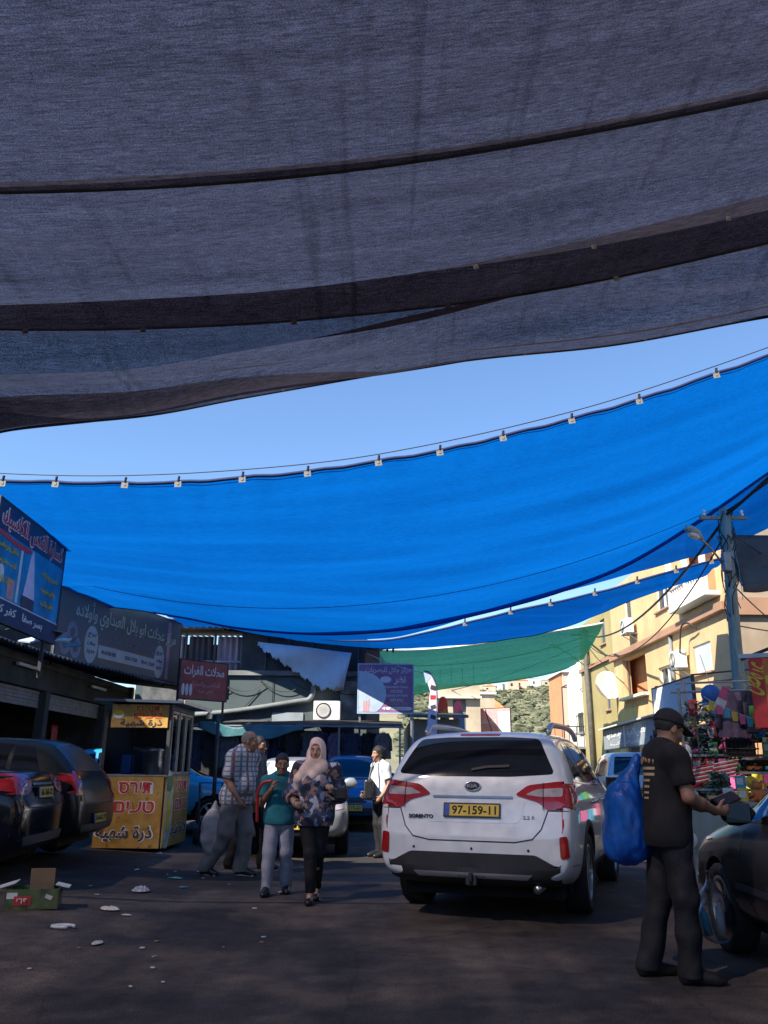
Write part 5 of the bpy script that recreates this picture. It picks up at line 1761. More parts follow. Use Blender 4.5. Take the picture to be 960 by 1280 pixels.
hb.tube([(0, -0.02, 0.33), (0, -0.05, 0.36), (0, -0.05, 0.42)], 0.02, 8)
hb.box((0, 0.0, 0.42), (0.26, 0.03, 0.08))
hb.build('tow_hitch', 'metal_dark', t)
MB().tube([(0.58, 0.06, 0.30), (0.58, 0.6, 0.30)], 0.04, 12).build('exhaust_pipe', 'steel', t, True)
MB().box((0, 2.4, 0.25), (1.5, 4.0, 0.14)).build('underbody', 'wheel_well', t)
for s_, vw in ((1, 'right'), (-1, 'left')):
    patch('side_window', 'glass_car', bv, [(.62, 1.22), (.60, 1.30), (.82, 1.555), (1.12, 1.595), (1.15, 1.20)], vw, t, 0.04)
    patch('side_window', 'glass_car', bv, [(1.20, 1.20), (1.17, 1.595), (1.95, 1.60), (2.02, 1.18)], vw, t, 0.03)
    patch('side_window', 'glass_car', bv, [(2.10, 1.18), (2.03, 1.60), (2.62, 1.575), (2.98, 1.45), (3.28, 1.23), (3.30, 1.16)], vw, t, 0.03)
    strip('window_trim', 'chrome', bv, [(.62, 1.20), (1.15, 1.182), (2.05, 1.16), (3.3, 1.142)], vw, t, 0.014, 0.006)
    patch('pillar_trim', 'trim_black', bv, [(1.15, 1.20), (1.12, 1.595), (1.17, 1.595), (1.20, 1.20)], vw, t, 0.003, 0.003, 3)
    patch('pillar_trim', 'trim_black', bv, [(2.02, 1.18), (1.95, 1.60), (2.03, 1.60), (2.10, 1.18)], vw, t, 0.003, 0.003, 3)
    strip('door_seam', 'seam_black', bv, [(1.16, 1.19), (1.28, 1.0), (1.40, .80), (1.55, .40), (2.06, .38), (2.08, 1.17)], vw, t, 0.008)
    strip('door_seam', 'seam_black', bv, [(2.08, .38), (3.10, .38), (3.22, .60), (3.26, 1.12)], vw, t, 0.008)
    patch('sill_cladding', 'trim_black', bv, [(1.50, .41), (3.28, .41), (3.28, .28), (1.50, .28)], vw, t, 0.02, 0.012, 4)
    strip('sill_chrome', 'chrome', bv, [(1.52, .43), (3.27, .43)], vw, t, 0.02, 0.014)
    for yy in (1.40, 2.28):
        l_, n_ = hit(bv, vw, yy, 1.0)
        MB().tube([l_ + n_ * 0.005, l_ + n_ * 0.04 + Vector((0, .04, 0)), l_ + n_ * 0.04 + Vector((0, .18, 0)), l_ + n_ * 0.005 + Vector((0, .22, 0))], 0.014, 8).build('door_handle', 'chrome', t, True)
    for ya in AX:
        ar = MB()
        vs_, fs_ = [], []
        nn = 22
        for k in range(nn + 1):
            a = math.pi * (-0.09 + 1.18 * k / nn)
            for rr_, of in ((.425, -.01), (.425, .012), (.485, .012), (.492, -.006)):
                yy, zz = ya + rr_ * math.cos(a), 0.358 + rr_ * math.sin(a)
                l_, n_ = hit(bv, vw, ya + .489 * math.cos(a), max(0.3, 0.358 + .489 * math.sin(a)))
                vs_.append((l_.x + s_ * of, yy, zz))
        for k in range(nn):
            for q in range(3):
                fs_.append((k * 4 + q, k * 4 + q + 1, (k + 1) * 4 + q + 1, (k + 1) * 4 + q))
        ar.add(vs_, fs_)
        ar.build('arch_cladding', 'trim_black', t, True)
    mirror(t, vw, 3.12, 1.17, 0.90, 'paint_white')
    rl = catmull([(s_ * .635, 0.72, 1.665), (s_ * .64, 0.86, 1.735), (s_ * .645, 1.1, 1.752), (s_ * .645, 1.9, 1.765), (s_ * .635, 2.5, 1.735), (s_ * .63, 2.75, 1.665)], 6)
    MB().tube(rl, 0.030, 8).build('roof_rail', 'alloy', t, True)
patch('windscreen', 'glass_car', bv, [(-.78, 1.14), (-.62, 1.58), (.62, 1.58), (.78, 1.14)], 'front', t, 0.05)
for s_ in (-1, 1):
    patch('headlamp', 'lamp_clear', bv, [(s_ * .48, .80), (s_ * .50, .70), (s_ * .84, .76), (s_ * .86, .88)], 'front', t, 0.03)
patch('grille', 'trim_black', bv, [(-.42, .80), (.42, .80), (.36, .68), (-.36, .68)], 'front', t, 0.03)
MB().tube([(0, 1.0, 1.70), (0, 0.80, 1.82), (0, 0.72, 1.90)], 0.006, 5).build('antenna', 'trim_black', t)


# ---- generic parked cars
def make_car(label, loc, rotz, paint, kind, name='parked_car', plate=None, group='parked cars along the street', glass='glass_car', rear_glass=None, sc=(1, 1, 1), shade=False, spokes=5):
    t = thing(name, label, 'car', loc, rotz, group)
    t.scale = sc
    if kind == 'sedan':
        ST = [(0.00, .34, .62, .70, .74, .72, .66), (0.04, .30, .70, .80, .83, .81, .74), (0.10, .28, .86, 1.00, .865, .83, .74), (0.16, .26, .93, 1.10, .875, .83, .72), (0.55, .24, .94, 1.115, .88, .84, .70),
              (0.72, .24, .94, 1.14, .88, .84, .66), (1.0, .23, .93, 1.27, .88, .84, .62), (1.45, .22, .92, 1.425, .88, .84, .59), (2.0, .22, .91, 1.455, .88, .84, .59), (2.55, .22, .90, 1.42, .88, .84, .59), (2.85, .22, .89, 1.28, .88, .835, .62), (3.22, .22, .88, 1.04, .88, .83, .68), (3.4, .22, .86, .985, .878, .82, .70),
              (4.1, .23, .76, .88, .86, .80, .66), (4.35, .26, .66, .76, .78, .75, .60), (4.5, .34, .56, .62, .64, .60, .5)]
        ax, wr, top = (0.95, 3.58), 0.315, 1.41
        rw = [(-.60, 1.17), (-.48, 1.38), (.48, 1.38), (.60, 1.17)]
        sw = [[(.80, 1.03), (1.32, 1.34), (1.36, 1.34), (1.28, .985)], [(1.33, .985), (1.42, 1.355), (1.95, 1.375), (1.97, .97)], [(2.03, .97), (2.01, 1.375), (2.45, 1.34), (2.90, 1.08), (2.98, .96)]]
        lamp = [(.36, .98), (.40, 1.045), (.72, 1.06), (.88, 1.03), (.87, .86), (.60, .85), (.46, .88)]
        fl = [(.42, .74), (.44, .64), (.74, .68), (.83, .80)]
        ws_ = [(-.74, .99), (-.54, 1.37), (.54, 1.37), (.74, .99)]
        pz, py, seam = .86, 0.87, [(-.62, .80), (-.58, .72), (.58, .72), (.62, .80)]
        doorx, bz = (1.30, 2.0, 2.98), .93
    elif kind == 'hatch':
        ST = [(0.00, .36, .60, .68, .74, .72, .66), (0.03, .32, .68, .78, .82, .80, .74), (0.08, .30, .86, .96, .84, .81, .74), (0.14, .28, .93, 1.06, .85, .81, .72), (0.34, .26, .95, 1.32, .855, .81, .64), (0.52, .25, .95, 1.46, .855, .81, .60), (0.7, .25, .95, 1.49, .855, .81, .59),
              (1.4, .24, .94, 1.52, .855, .81, .59), (2.0, .24, .93, 1.50, .855, .81, .59), (2.35, .24, .92, 1.40, .855, .81, .60), (2.85, .24, .90, 1.06, .855, .80, .66), (3.05, .24, .88, .985, .85, .80, .68), (3.7, .25, .78, .89, .83, .78, .64), (3.95, .28, .66, .74, .76, .72, .58), (4.06, .36, .56, .60, .62, .58, .48)]
        ax, wr, top = (0.78, 3.25), 0.30, 1.46
        rw = [(-.62, 1.09), (-.55, 1.40), (.55, 1.40), (.62, 1.09)]
        sw = [[(.55, 1.06), (.72, 1.38), (.95, 1.40), (.95, 1.02)], [(1.02, 1.01), (1.0, 1.42), (1.62, 1.43), (1.66, .99)], [(1.73, .99), (1.70, 1.43), (2.1, 1.38), (2.5, 1.12), (2.6, .98)]]
        lamp = [(.60, 1.0), (.62, 1.10), (.80, 1.05), (.84, .80), (.64, .80)]
        fl = [(.42, .76), (.44, .66), (.72, .70), (.80, .80)]
        ws_ = [(-.70, 1.0), (-.54, 1.42), (.54, 1.42), (.70, 1.0)]
        pz, py, seam = .50, 0.87, [(-.62, 1.02), (-.60, .74), (-.55, .68), (.55, .68), (.60, .74), (.62, 1.02)]
        doorx, bz = (0.98, 1.70, 2.6), .96
    else:  # van
        ST = [(0.00, .38, .66, .74, .76, .74, .70), (0.03, .34, .74, .86, .85, .83, .78), (0.07, .32, 1.0, 1.12, .87, .84, .78), (0.12, .30, 1.10, 1.30, .88, .85, .75), (0.22, .28, 1.12, 1.60, .885, .85, .70), (0.36, .27, 1.12, 1.78, .885, .85, .67), (0.5, .27, 1.12, 1.80, .885, .85, .67),
              (1.4, .26, 1.10, 1.82, .885, .85, .68), (2.4, .26, 1.08, 1.80, .885, .85, .67), (2.8, .26, 1.06, 1.68, .885, .85, .67), (3.3, .26, 1.02, 1.22, .88, .84, .70), (3.5, .26, .98, 1.12, .875, .83, .70), (4.1, .27, .84, .96, .86, .80, .66), (4.3, .30, .70, .80, .78, .74, .6), (4.4, .38, .6, .66, .64, .6, .5)]
        ax, wr, top = (0.85, 3.55), 0.32, 1.75
        rw = [(-.68, 1.22), (-.60, 1.68), (.60, 1.68), (.68, 1.22)]
        sw = [[(.45, 1.2), (.50, 1.66), (1.1, 1.68), (1.1, 1.18)], [(1.18, 1.18), (1.18, 1.68), (1.95, 1.69), (1.95, 1.16)], [(2.03, 1.16), (2.03, 1.69), (2.5, 1.66), (2.95, 1.32), (3.0, 1.14)]]
        lamp = [(.74, .92), (.72, 1.20), (.86, 1.20), (.86, .92)]
        fl = [(.42, .80), (.44, .70), (.74, .74), (.82, .86)]
        ws_ = [(-.74, 1.16), (-.62, 1.70), (.62, 1.70), (.74, 1.16)]
        pz, py, seam = .84, 0.89, [(-.64, 1.05), (-.62, .68), (.62, .68), (.64, 1.05)]
        doorx, bz = (1.15, 2.0, 3.05), 1.1
    half = py
    bod, bv = car_body(kind, ST, ax, wr, half - 0.30, paint, t)
    add_wheels(t, ax, wr, 0.20, half - 0.005, spokes, 'single')
    L = ST[-1][0]
    patch('rear_window', rear_glass or glass, bv, rw, 'rear', t, 0.05)
    patch('windscreen', 'sunshade' if shade else glass, bv, ws_, 'front', t, 0.05, label='windscreen with a white sunshade behind it' if shade else None)
    for s_, vw in ((1, 'right'), (-1, 'left')):
        for w_ in sw:
            patch('side_window', glass, bv, w_, vw, t, 0.03)
        lp = patch('tail_lamp', 'lamp_red', bv, [(s_ * a, b) for a, b in lamp], 'rear', t, 0.04, 0.010)
        if kind == 'sedan':
            cx = .60
            for q, (rx, rz, mm) in enumerate(((.085, .062, 'chrome'), (.066, .050, 'lamp_red'))):
                patch('lens_ring', mm, bv, [(s_ * (cx + rx * math.cos(k * math.pi / 6)), .955 + rz * math.sin(k * math.pi / 6)) for k in range(12)], 'rear', lp, 0.02, 0.013 + 0.003 * q, 3, skirt=0.002)
            patch('reverse_lens', 'lamp_clear', bv, [(s_ * .40, .975), (s_ * .49, .985), (s_ * .49, .92), (s_ * .44, .92)], 'rear', lp, 0.01, 0.013, 3, skirt=0.002)
            patch('tail_lamp', 'lamp_red', bv, [(.12, 1.03), (.36, .99), (.30, .90), (.10, .88)], vw, t, 0.03, 0.010, 5)
        patch('headlamp', 'lamp_clear', bv, [(s_ * a, b) for a, b in fl], 'front', t, 0.03, 0.008)
        strip('door_seam', 'seam_black', bv, [(doorx[0], bz - .02), (doorx[0] + .15, .60), (doorx[0] + .35, .34), (doorx[1], .34), (doorx[1], bz)], vw, t)
        strip('door_seam', 'seam_black', bv, [(doorx[1], .34), (doorx[2] - .15, .34), (doorx[2], .55), (doorx[2], bz - .02)], vw, t)
        strip('rub_strip', 'trim_black', bv, [(ax[0] + .45, .52), (ax[1] - .45, .52)], vw, t, 0.05, 0.008)
        for yy in (doorx[0] + .14, doorx[1] + .12):
            l_, n_ = hit(bv, vw, yy, bz - .12)
            MB().tube([l_ + n_ * .005, l_ + n_ * .035 + Vector((0, .03, 0)), l_ + n_ * .035 + Vector((0, .16, 0)), l_ + n_ * .005 + Vector((0, .19, 0))], 0.012, 8).build('door_handle', 'trim_black', t, True)
        mirror(t, vw, sw[2][-1][0] - .22, sw[2][-1][1] + .07, half - .045, paint if kind == 'sedan' else 'trim_black')
    strip('boot_seam', 'seam_black', bv, seam, 'rear', t, 0.010)
    patch('grille', 'trim_black', bv, [(-.38, pz - .22 if kind != 'hatch' else .66), (.38, pz - .22 if kind != 'hatch' else .66), (.34, .56), (-.34, .56)], 'front', t, 0.02)
    patch('front_intake', 'trim_black', bv, [(-.5, .46), (.5, .46), (.46, .36), (-.46, .36)], 'front', t, 0.02)
    patch('bumper_skirt', 'trim_black', bv, [(-.7, .44), (.7, .44), (.66, .35), (-.66, .35)], 'rear', t, 0.02, 0.008)
    MB().box((0, L / 2, 0.24), (half * 1.5, L * 0.86, 0.12)).build('underbody', 'wheel_well', t)
    if kind == 'sedan':
        strip('boot_garnish', 'chrome', bv, [(-.34, .955), (.34, .955)], 'rear', t, 0.022, 0.008)
        for x in (-.30, .30):
            l_, n_ = hit(bv, 'rear', x, .80)
            MB().lathe([(0.025, 0), (0.025, 0.005), (0, 0.005)], 12, Matrix.Translation(l_) @ Matrix.Rotation(math.pi / 2, 4, 'X')).build('badge', 'chrome', t)
    if plate:
        for vw, dirr in (('rear', 1), ('front', -1)):
            zz = pz if vw == 'rear' else .46
            l_, n_ = hit(bv, vw, 0, zz)
            m = Matrix.Rotation(0 if vw == 'rear' else math.pi, 4, 'Z') @ Matrix.Rotation(-0.12, 4, 'X')
            number_plate(t, l_ + n_ * 0.02, m, plate)
    return t


make_car('dirty dark blue saloon parked nose to the shops with round red tail lamps', (-3.78, 9.95, gz(-4.6) + 0.02), rad(95), 'paint_black_blue', 'sedan', plate='60-368-02', sc=(1.03, 1.03, 1.01))
make_car('dusty dark green hatchback parked between the dark saloon and the corn kiosk', (-3.80, 11.85, gz(-4.7) + 0.02), rad(92), 'paint_dark_green', 'hatch', plate='18-642-29', rear_glass='glass_dusty', sc=(1.02, 1.02, 1.0))
make_car('silver parked saloon facing the camera with white sunshade in its windscreen', (-1.72, 17.9, 0), rad(185), 'paint_silver', 'sedan', plate='25-881-17', shade=True, sc=(1, 1, 1.04))
make_car('blue parked car behind the silver saloon with sunshade', (-0.75, 23.2, 0), rad(181), 'paint_blue', 'hatch', plate='44-219-60', sc=(1, 1, 1.08))
make_car('turquoise hatchback half hidden behind the corn kiosk', (-6.6, 17.4, gz(-5)), rad(-84), 'paint_turquoise', 'hatch', plate='31-507-28')
make_car('white van, paint tinted for the canopy light, driving away ahead of the white SUV', (6.75, 22.6, 0), rad(-6), 'paint_white_tinted', 'van', name='pale_van', plate='73-402-11', group='moving vehicles in the street')
make_car('charcoal saloon with black side mirror beside the man in black', (3.30, 3.40, 0), rad(-3), 'paint_charcoal', 'sedan', plate='52-190-36', group='moving vehicles in the street')

# ------------------------------------------------------------------ people: smooth bodies grown from blended round limbs
mat('skin_tan', (0.34, 0.17, 0.10), 0.55, var=0.10, scale=14)
mat('skin_brown', (0.26, 0.13, 0.078), 0.55, var=0.10, scale=14)
mat('skin_fair', (0.44, 0.25, 0.17), 0.55, var=0.08, scale=14)
mat('hair_black', (0.012, 0.010, 0.009), 0.6, var=0.3, scale=60, bump=0.5, bscale=160)
mat('hair_grey', (0.20, 0.18, 0.17), 0.7, var=0.3, scale=60, bump=0.5, bscale=160)
mat('cloth_tee_black', (0.007, 0.006, 0.007), 0.9, var=0.2, scale=6, bump=0.25, bscale=25)
mat('cloth_trouser_black', (0.0055, 0.0055, 0.007), 0.8, var=0.25, scale=6, bump=0.3, bscale=20)
mat('cloth_trouser_grey', (0.19, 0.18, 0.175), 0.85, var=0.15, scale=5, bump=0.3, bscale=20)
mat('cloth_jeans_grey', (0.33, 0.34, 0.40), 0.85, var=0.2, scale=6, bump=0.3, bscale=30)
mat('cloth_teal', (0.015, 0.17, 0.22), 0.85, var=0.12, scale=6, bump=0.3, bscale=20)
mat('cloth_peach', (0.80, 0.58, 0.49), 0.85, var=0.08, scale=8, bump=0.25, bscale=25)
mat('cloth_coral', (0.55, 0.16, 0.12), 0.85, var=0.08, scale=8)
mat('cloth_white', (0.62, 0.64, 0.68), 0.85, var=0.06, scale=8, bump=0.25, bscale=25)
mat('leather_black', (0.014, 0.013, 0.013), 0.4, var=0.2, scale=10)
mat('sole_white', (0.5, 0.5, 0.48), 0.7)
mat('eye_white', (0.36, 0.30, 0.26), 0.4)
mat('eye_dark', (0.02, 0.012, 0.01), 0.2)
mat('lip', (0.28, 0.10, 0.08), 0.5)
mat('cap_black', (0.012, 0.012, 0.014), 0.85, var=0.2, bump=0.3, bscale=120)
mat('print_gold', (0.40, 0.27, 0.14), 0.7)


def check_shirt():
    m, nt, out = newmat('cloth_check')
    p = N(nt, 'ShaderNodeBsdfPrincipled')
    nt.links.new(p.outputs[0], out.inputs[0])
    p.inputs['Roughness'].default_value = 0.9
    tc = nt.nodes.new('ShaderNodeTexCoord')
    sp = nt.nodes.new('ShaderNodeSeparateXYZ')
    nt.links.new(tc.outputs['Object'], sp.inputs[0])
    def band(src, period, duty, ph):
        a = nt.nodes.new('ShaderNodeMath'); a.operation = 'MULTIPLY_ADD'; a.inputs[1].default_value = 1 / period; a.inputs[2].default_value = ph
        nt.links.new(src, a.inputs[0])
        f = nt.nodes.new('ShaderNodeMath'); f.operation = 'FRACT'; nt.links.new(a.outputs[0], f.inputs[0])
        l_ = nt.nodes.new('ShaderNodeMath'); l_.operation = 'LESS_THAN'; l_.inputs[1].default_value = duty; nt.links.new(f.outputs[0], l_.inputs[0])
        return l_.outputs[0]
    at_ = nt.nodes.new('ShaderNodeMath'); at_.operation = 'ARCTAN2'
    nt.links.new(sp.outputs[0], at_.inputs[0]); nt.links.new(sp.outputs[1], at_.inputs[1])
    sm = nt.nodes.new('ShaderNodeMath'); sm.operation = 'MULTIPLY'; sm.inputs[1].default_value = 0.19
    nt.links.new(at_.outputs[0], sm.inputs[0])
    c = mixc(nt, band(sp.outputs[2], 0.06, 0.30, 0.1), (0.50, 0.52, 0.55), (0.16, 0.22, 0.32))
    c = mixc(nt, band(sm.outputs[0], 0.075, 0.34, 0.2), c, (0.13, 0.18, 0.28))
    c = mixc(nt, band(sm.outputs[0], 0.15, 0.12, 0.62), c, (0.24, 0.09, 0.08))
    c = mixc(nt, band(sp.outputs[2], 0.12, 0.08, 0.55), c, (0.30, 0.20, 0.18))
    nt.links.new(c, p.inputs['Base Color'])


def floral():
    m, nt, out = newmat('cloth_floral')
    p = N(nt, 'ShaderNodeBsdfPrincipled')
    nt.links.new(p.outputs[0], out.inputs[0])
    p.inputs['Roughness'].default_value = 0.85
    tc = nt.nodes.new('ShaderNodeTexCoord')
    vo = nt.nodes.new('ShaderNodeTexVoronoi'); vo.inputs['Scale'].default_value = 22
    wn_ = noise(nt, 9, 3)
    mx = nt.nodes.new('ShaderNodeMixRGB'); mx.inputs[0].default_value = 0.12
    nt.links.new(tc.outputs['Object'], mx.inputs[1]); nt.links.new(wn_.outputs['Color'], mx.inputs[2])
    nt.links.new(mx.outputs[0], vo.inputs['Vector'])
    sp = nt.nodes.new('ShaderNodeSeparateColor'); nt.links.new(vo.outputs['Color'], sp.inputs[0])
    r = nt.nodes.new('ShaderNodeValToRGB'); r.color_ramp.interpolation = 'CONSTANT'
    cols = [(0.0, (0.025, 0.03, 0.055)), (0.30, (0.05, 0.08, 0.17)), (0.46, (0.34, 0.20, 0.16)), (0.60, (0.03, 0.03, 0.05)), (0.72, (0.50, 0.50, 0.54)), (0.82, (0.30, 0.14, 0.12)), (0.90, (0.16, 0.22, 0.34))]
    el = r.color_ramp.elements
    el[0].position, el[0].color = 0.0, c4(cols[0][1])
    el[1].position, el[1].color = cols[1][0], c4(cols[1][1])
    for pos, cc in cols[2:]:
        e = el.new(pos); e.color = c4(cc)
    nt.links.new(sp.outputs[0], r.inputs[0])
    nt.links.new(r.outputs[0], p.inputs['Base Color'])


check_shirt()
floral()


class Field:
    """signed distance grid with smooth blending"""
    def __init__(self, lo, hi, h):
        self.lo = np.array(lo, np.float32)
        self.h = h
        self.n = np.maximum(3, np.ceil((np.array(hi) - self.lo) / h).astype(int) + 1)
        self.f = np.full(tuple(self.n), 1.0, np.float32)

    def sub(self, lo, hi):
        a = np.clip(np.floor((np.array(lo) - self.lo) / self.h).astype(int), 0, self.n - 1)
        b = np.clip(np.ceil((np.array(hi) - self.lo) / self.h).astype(int) + 1, 1, self.n)
        sl = tuple(slice(i, j) for i, j in zip(a, b))
        ax = [self.lo[k] + self.h * np.arange(a[k], b[k], dtype=np.float32) for k in range(3)]
        return sl, np.meshgrid(*ax, indexing='ij')

    def put(self, sl, d, k, op='add'):
        cur = self.f[sl]
        if op == 'add':
            if k > 0:
                h = np.maximum(k - np.abs(cur - d), 0) / k
                self.f[sl] = np.minimum(cur, d) - h * h * k * 0.25
            else:
                self.f[sl] = np.minimum(cur, d)
        elif op == 'sub':
            d = -d
            h = np.maximum(k - np.abs(cur - d), 0) / max(k, 1e-6)
            self.f[sl] = np.maximum(cur, d) + h * h * k * 0.25

    def cone(self, a, b, r1, r2, k=0.03, flat=None, op='add'):
        """round cone; flat=(direction, factor) squeezes it along a direction"""
        a, b = np.array(a, np.float32), np.array(b, np.float32)
        m = max(r1, r2) + k + 0.02
        if flat is not None:
            m *= max(1.0, flat[1])
        sl, (X, Y, Z) = self.sub(np.minimum(a, b) - m, np.maximum(a, b) + m)
        px, py, pz = X - a[0], Y - a[1], Z - a[2]
        ba = b - a
        bb = max(float(ba @ ba), 1e-9)
        t = np.clip((px * ba[0] + py * ba[1] + pz * ba[2]) / bb, 0, 1)
        qx, qy, qz = px - t * ba[0], py - t * ba[1], pz - t * ba[2]
        if flat is not None:
            d = np.array(flat[0], np.float32)
            d = d / np.linalg.norm(d)
            dd = qx * d[0] + qy * d[1] + qz * d[2]
            s = (1.0 / flat[1] - 1.0) * dd
            qx, qy, qz = qx + s * d[0], qy + s * d[1], qz + s * d[2]
        dist = np.sqrt(qx * qx + qy * qy + qz * qz) - (r1 + (r2 - r1) * t)
        self.put(sl, dist, k, op)

    def ell(self, c, r, k=0.02, op='add', mtx=None):
        c, r = np.array(c, np.float32), np.array(r, np.float32)
        m = float(r.max()) + k + 0.02
        sl, (X, Y, Z) = self.sub(c - m, c + m)
        px, py, pz = X - c[0], Y - c[1], Z - c[2]
        if mtx is not None:
            M3 = np.array(mtx.to_3x3().inverted(), np.float32)
            px, py, pz = (M3[0, 0] * px + M3[0, 1] * py + M3[0, 2] * pz, M3[1, 0] * px + M3[1, 1] * py + M3[1, 2] * pz, M3[2, 0] * px + M3[2, 1] * py + M3[2, 2] * pz)
        k0 = np.sqrt((px / r[0]) ** 2 + (py / r[1]) ** 2 + (pz / r[2]) ** 2)
        k1 = np.sqrt((px / r[0] ** 2) ** 2 + (py / r[1] ** 2) ** 2 + (pz / r[2] ** 2) ** 2) + 1e-6
        self.put(sl, k0 * (k0 - 1) / k1, k, op)

    def half(self, p, n, k=0.0):
        """keep only what lies behind the plane through p with normal n"""
        n = np.array(n, np.float32)
        n = n / np.linalg.norm(n)
        ax = [self.lo[i] + self.h * np.arange(self.n[i], dtype=np.float32) for i in range(3)]
        d = ((ax[0] - p[0]) * n[0])[:, None, None] + ((ax[1] - p[1]) * n[1])[None, :, None] + ((ax[2] - p[2]) * n[2])[None, None, :]
        self.f = np.maximum(self.f, d)

    def folds(self, amp, freq, seed=0, vert=1.0):
        rnd = np.random.RandomState(seed)
        ax = [self.lo[i] + self.h * np.arange(self.n[i], dtype=np.float32) for i in range(3)]
        X, Y, Z = ax[0][:, None, None], ax[1][None, :, None], ax[2][None, None, :]
        tot = 0
        for q in range(5):
            kx, ky = rnd.uniform(-1, 1, 2)
            kz = rnd.uniform(0.35, 1.0) * vert
            tot = tot + np.sin(freq * (kx * X + ky * Y + kz * Z) + rnd.uniform(0, 6.28) + 1.2 * np.sin(freq * 0.4 * (Z - kx * Y) + q))
        self.f = self.f + (amp / 5.0 * tot).astype(np.float32)

    def mesh(self, name):
        f = self.f
        f[0], f[-1] = 1, 1
        f[:, 0], f[:, -1] = 1, 1
        f[:, :, 0], f[:, :, -1] = 1, 1
        ins = f < 0
        nx, ny, nz = f.shape
        cnt = np.zeros((nx - 1, ny - 1, nz - 1), np.uint8)
        for dx in (0, 1):
            for dy in (0, 1):
                for dz in (0, 1):
                    cnt += ins[dx:nx - 1 + dx, dy:ny - 1 + dy, dz:nz - 1 + dz]
        act = (cnt > 0) & (cnt < 8)
        idx = np.full(act.shape, -1, np.int64)
        I = np.argwhere(act)
        idx[act] = np.arange(len(I))
        acc = np.zeros((len(I), 3), np.float64)
        num = np.zeros(len(I))
        corners = [(a, b, c) for a in (0, 1) for b in (0, 1) for c in (0, 1)]
        val = {c: f[I[:, 0] + c[0], I[:, 1] + c[1], I[:, 2] + c[2]].astype(np.float64) for c in corners}
        for c in corners:
            for ax in range(3):
                if c[ax] == 0:
                    d = list(c)
                    d[ax] = 1
                    va, vb = val[c], val[tuple(d)]
                    m = (va < 0) != (vb < 0)
                    t = np.where(m, va / np.where(m, va - vb, 1), 0)
                    pt = np.tile(np.array(c, np.float64), (len(I), 1))
                    pt[:, ax] = t
                    acc[m] += pt[m]
                    num[m] += 1
        pos = (I + acc / num[:, None]) * self.h + self.lo
        quads = []
        for ax in range(3):
            o1, o2 = (ax + 1) % 3, (ax + 2) % 3
            sl0 = [slice(1, -1)] * 3
            sl0[ax] = slice(0, -1)
            sl1 = list(sl0)
            sl1[ax] = slice(1, None)
            A, B = ins[tuple(sl0)], ins[tuple(sl1)]
            ch = np.argwhere(A != B)
            if not len(ch):
                continue
            flip = A[ch[:, 0], ch[:, 1], ch[:, 2]]
            base = ch.copy()
            base[:, o1] += 1
            base[:, o2] += 1
            q = []
            for (e1, e2) in ((0, 0), (-1, 0), (-1, -1), (0, -1)):
                b = base.copy()
                b[:, o1] += e1
                b[:, o2] += e2
                q.append(idx[b[:, 0], b[:, 1], b[:, 2]])
            q = np.stack(q, 1)
            q[~flip] = q[~flip][:, ::-1]
            quads.append(q)
        quads = np.concatenate(quads)
        me = bpy.data.meshes.new(name)
        me.vertices.add(len(pos))
        me.vertices.foreach_set('co', pos.astype(np.float32).ravel())
        me.loops.add(len(quads) * 4)
        me.loops.foreach_set('vertex_index', quads.ravel().astype(np.int32))
        me.polygons.add(len(quads))
        me.polygons.foreach_set('loop_start', np.arange(0, len(quads) * 4, 4, dtype=np.int32))
        me.update(calc_edges=True)
        me.validate()
        me.shade_smooth()
        return me


V = lambda *a: Vector(a)


def hand(F, w, d, n, side, curl, s=1.0, k=0.006):
    """palm and five fingers; w wrist, d direction of the hand, n palm normal, side towards the thumb"""
    d, n = d.normalized(), n.normalized()
    sd = d.cross(n).normalized()
    if sd.dot(side) < 0:
        sd = -sd
    F.cone(w, w + d * .075 * s, .026 * s, .034 * s, .02, flat=(n, 0.55))
    for i, (o, L) in enumerate(((.028, .070), (.010, .078), (-.009, .073), (-.027, .058))):
        b = w + d * .085 * s + sd * o * s
        a1 = curl * (0.8 + 0.1 * i)
        d1 = (d * math.cos(a1) + n * math.sin(a1)).normalized()
        a2 = curl * (1.9 + 0.1 * i)
        d2 = (d * math.cos(a2) + n * math.sin(a2)).normalized()
        m = b + d1 * L * .55 * s
        F.cone(b - d * .015 * s, m, .0095 * s, .0088 * s, k)
        F.cone(m, m + d2 * L * .5 * s, .0088 * s, .0075 * s, k)
    b = w + d * .028 * s + sd * .024 * s
    t1 = (d * .65 + sd * .75 + n * .25).normalized()
    t2 = (d * .85 + sd * .25 + n * .55 * max(.3, curl)).normalized()
    F.cone(b, b + t1 * .042 * s, .0125 * s, .0105 * s, .01)
    F.cone(b + t1 * .042 * s, b + t1 * .042 * s + t2 * .034 * s, .0105 * s, .008 * s, k)


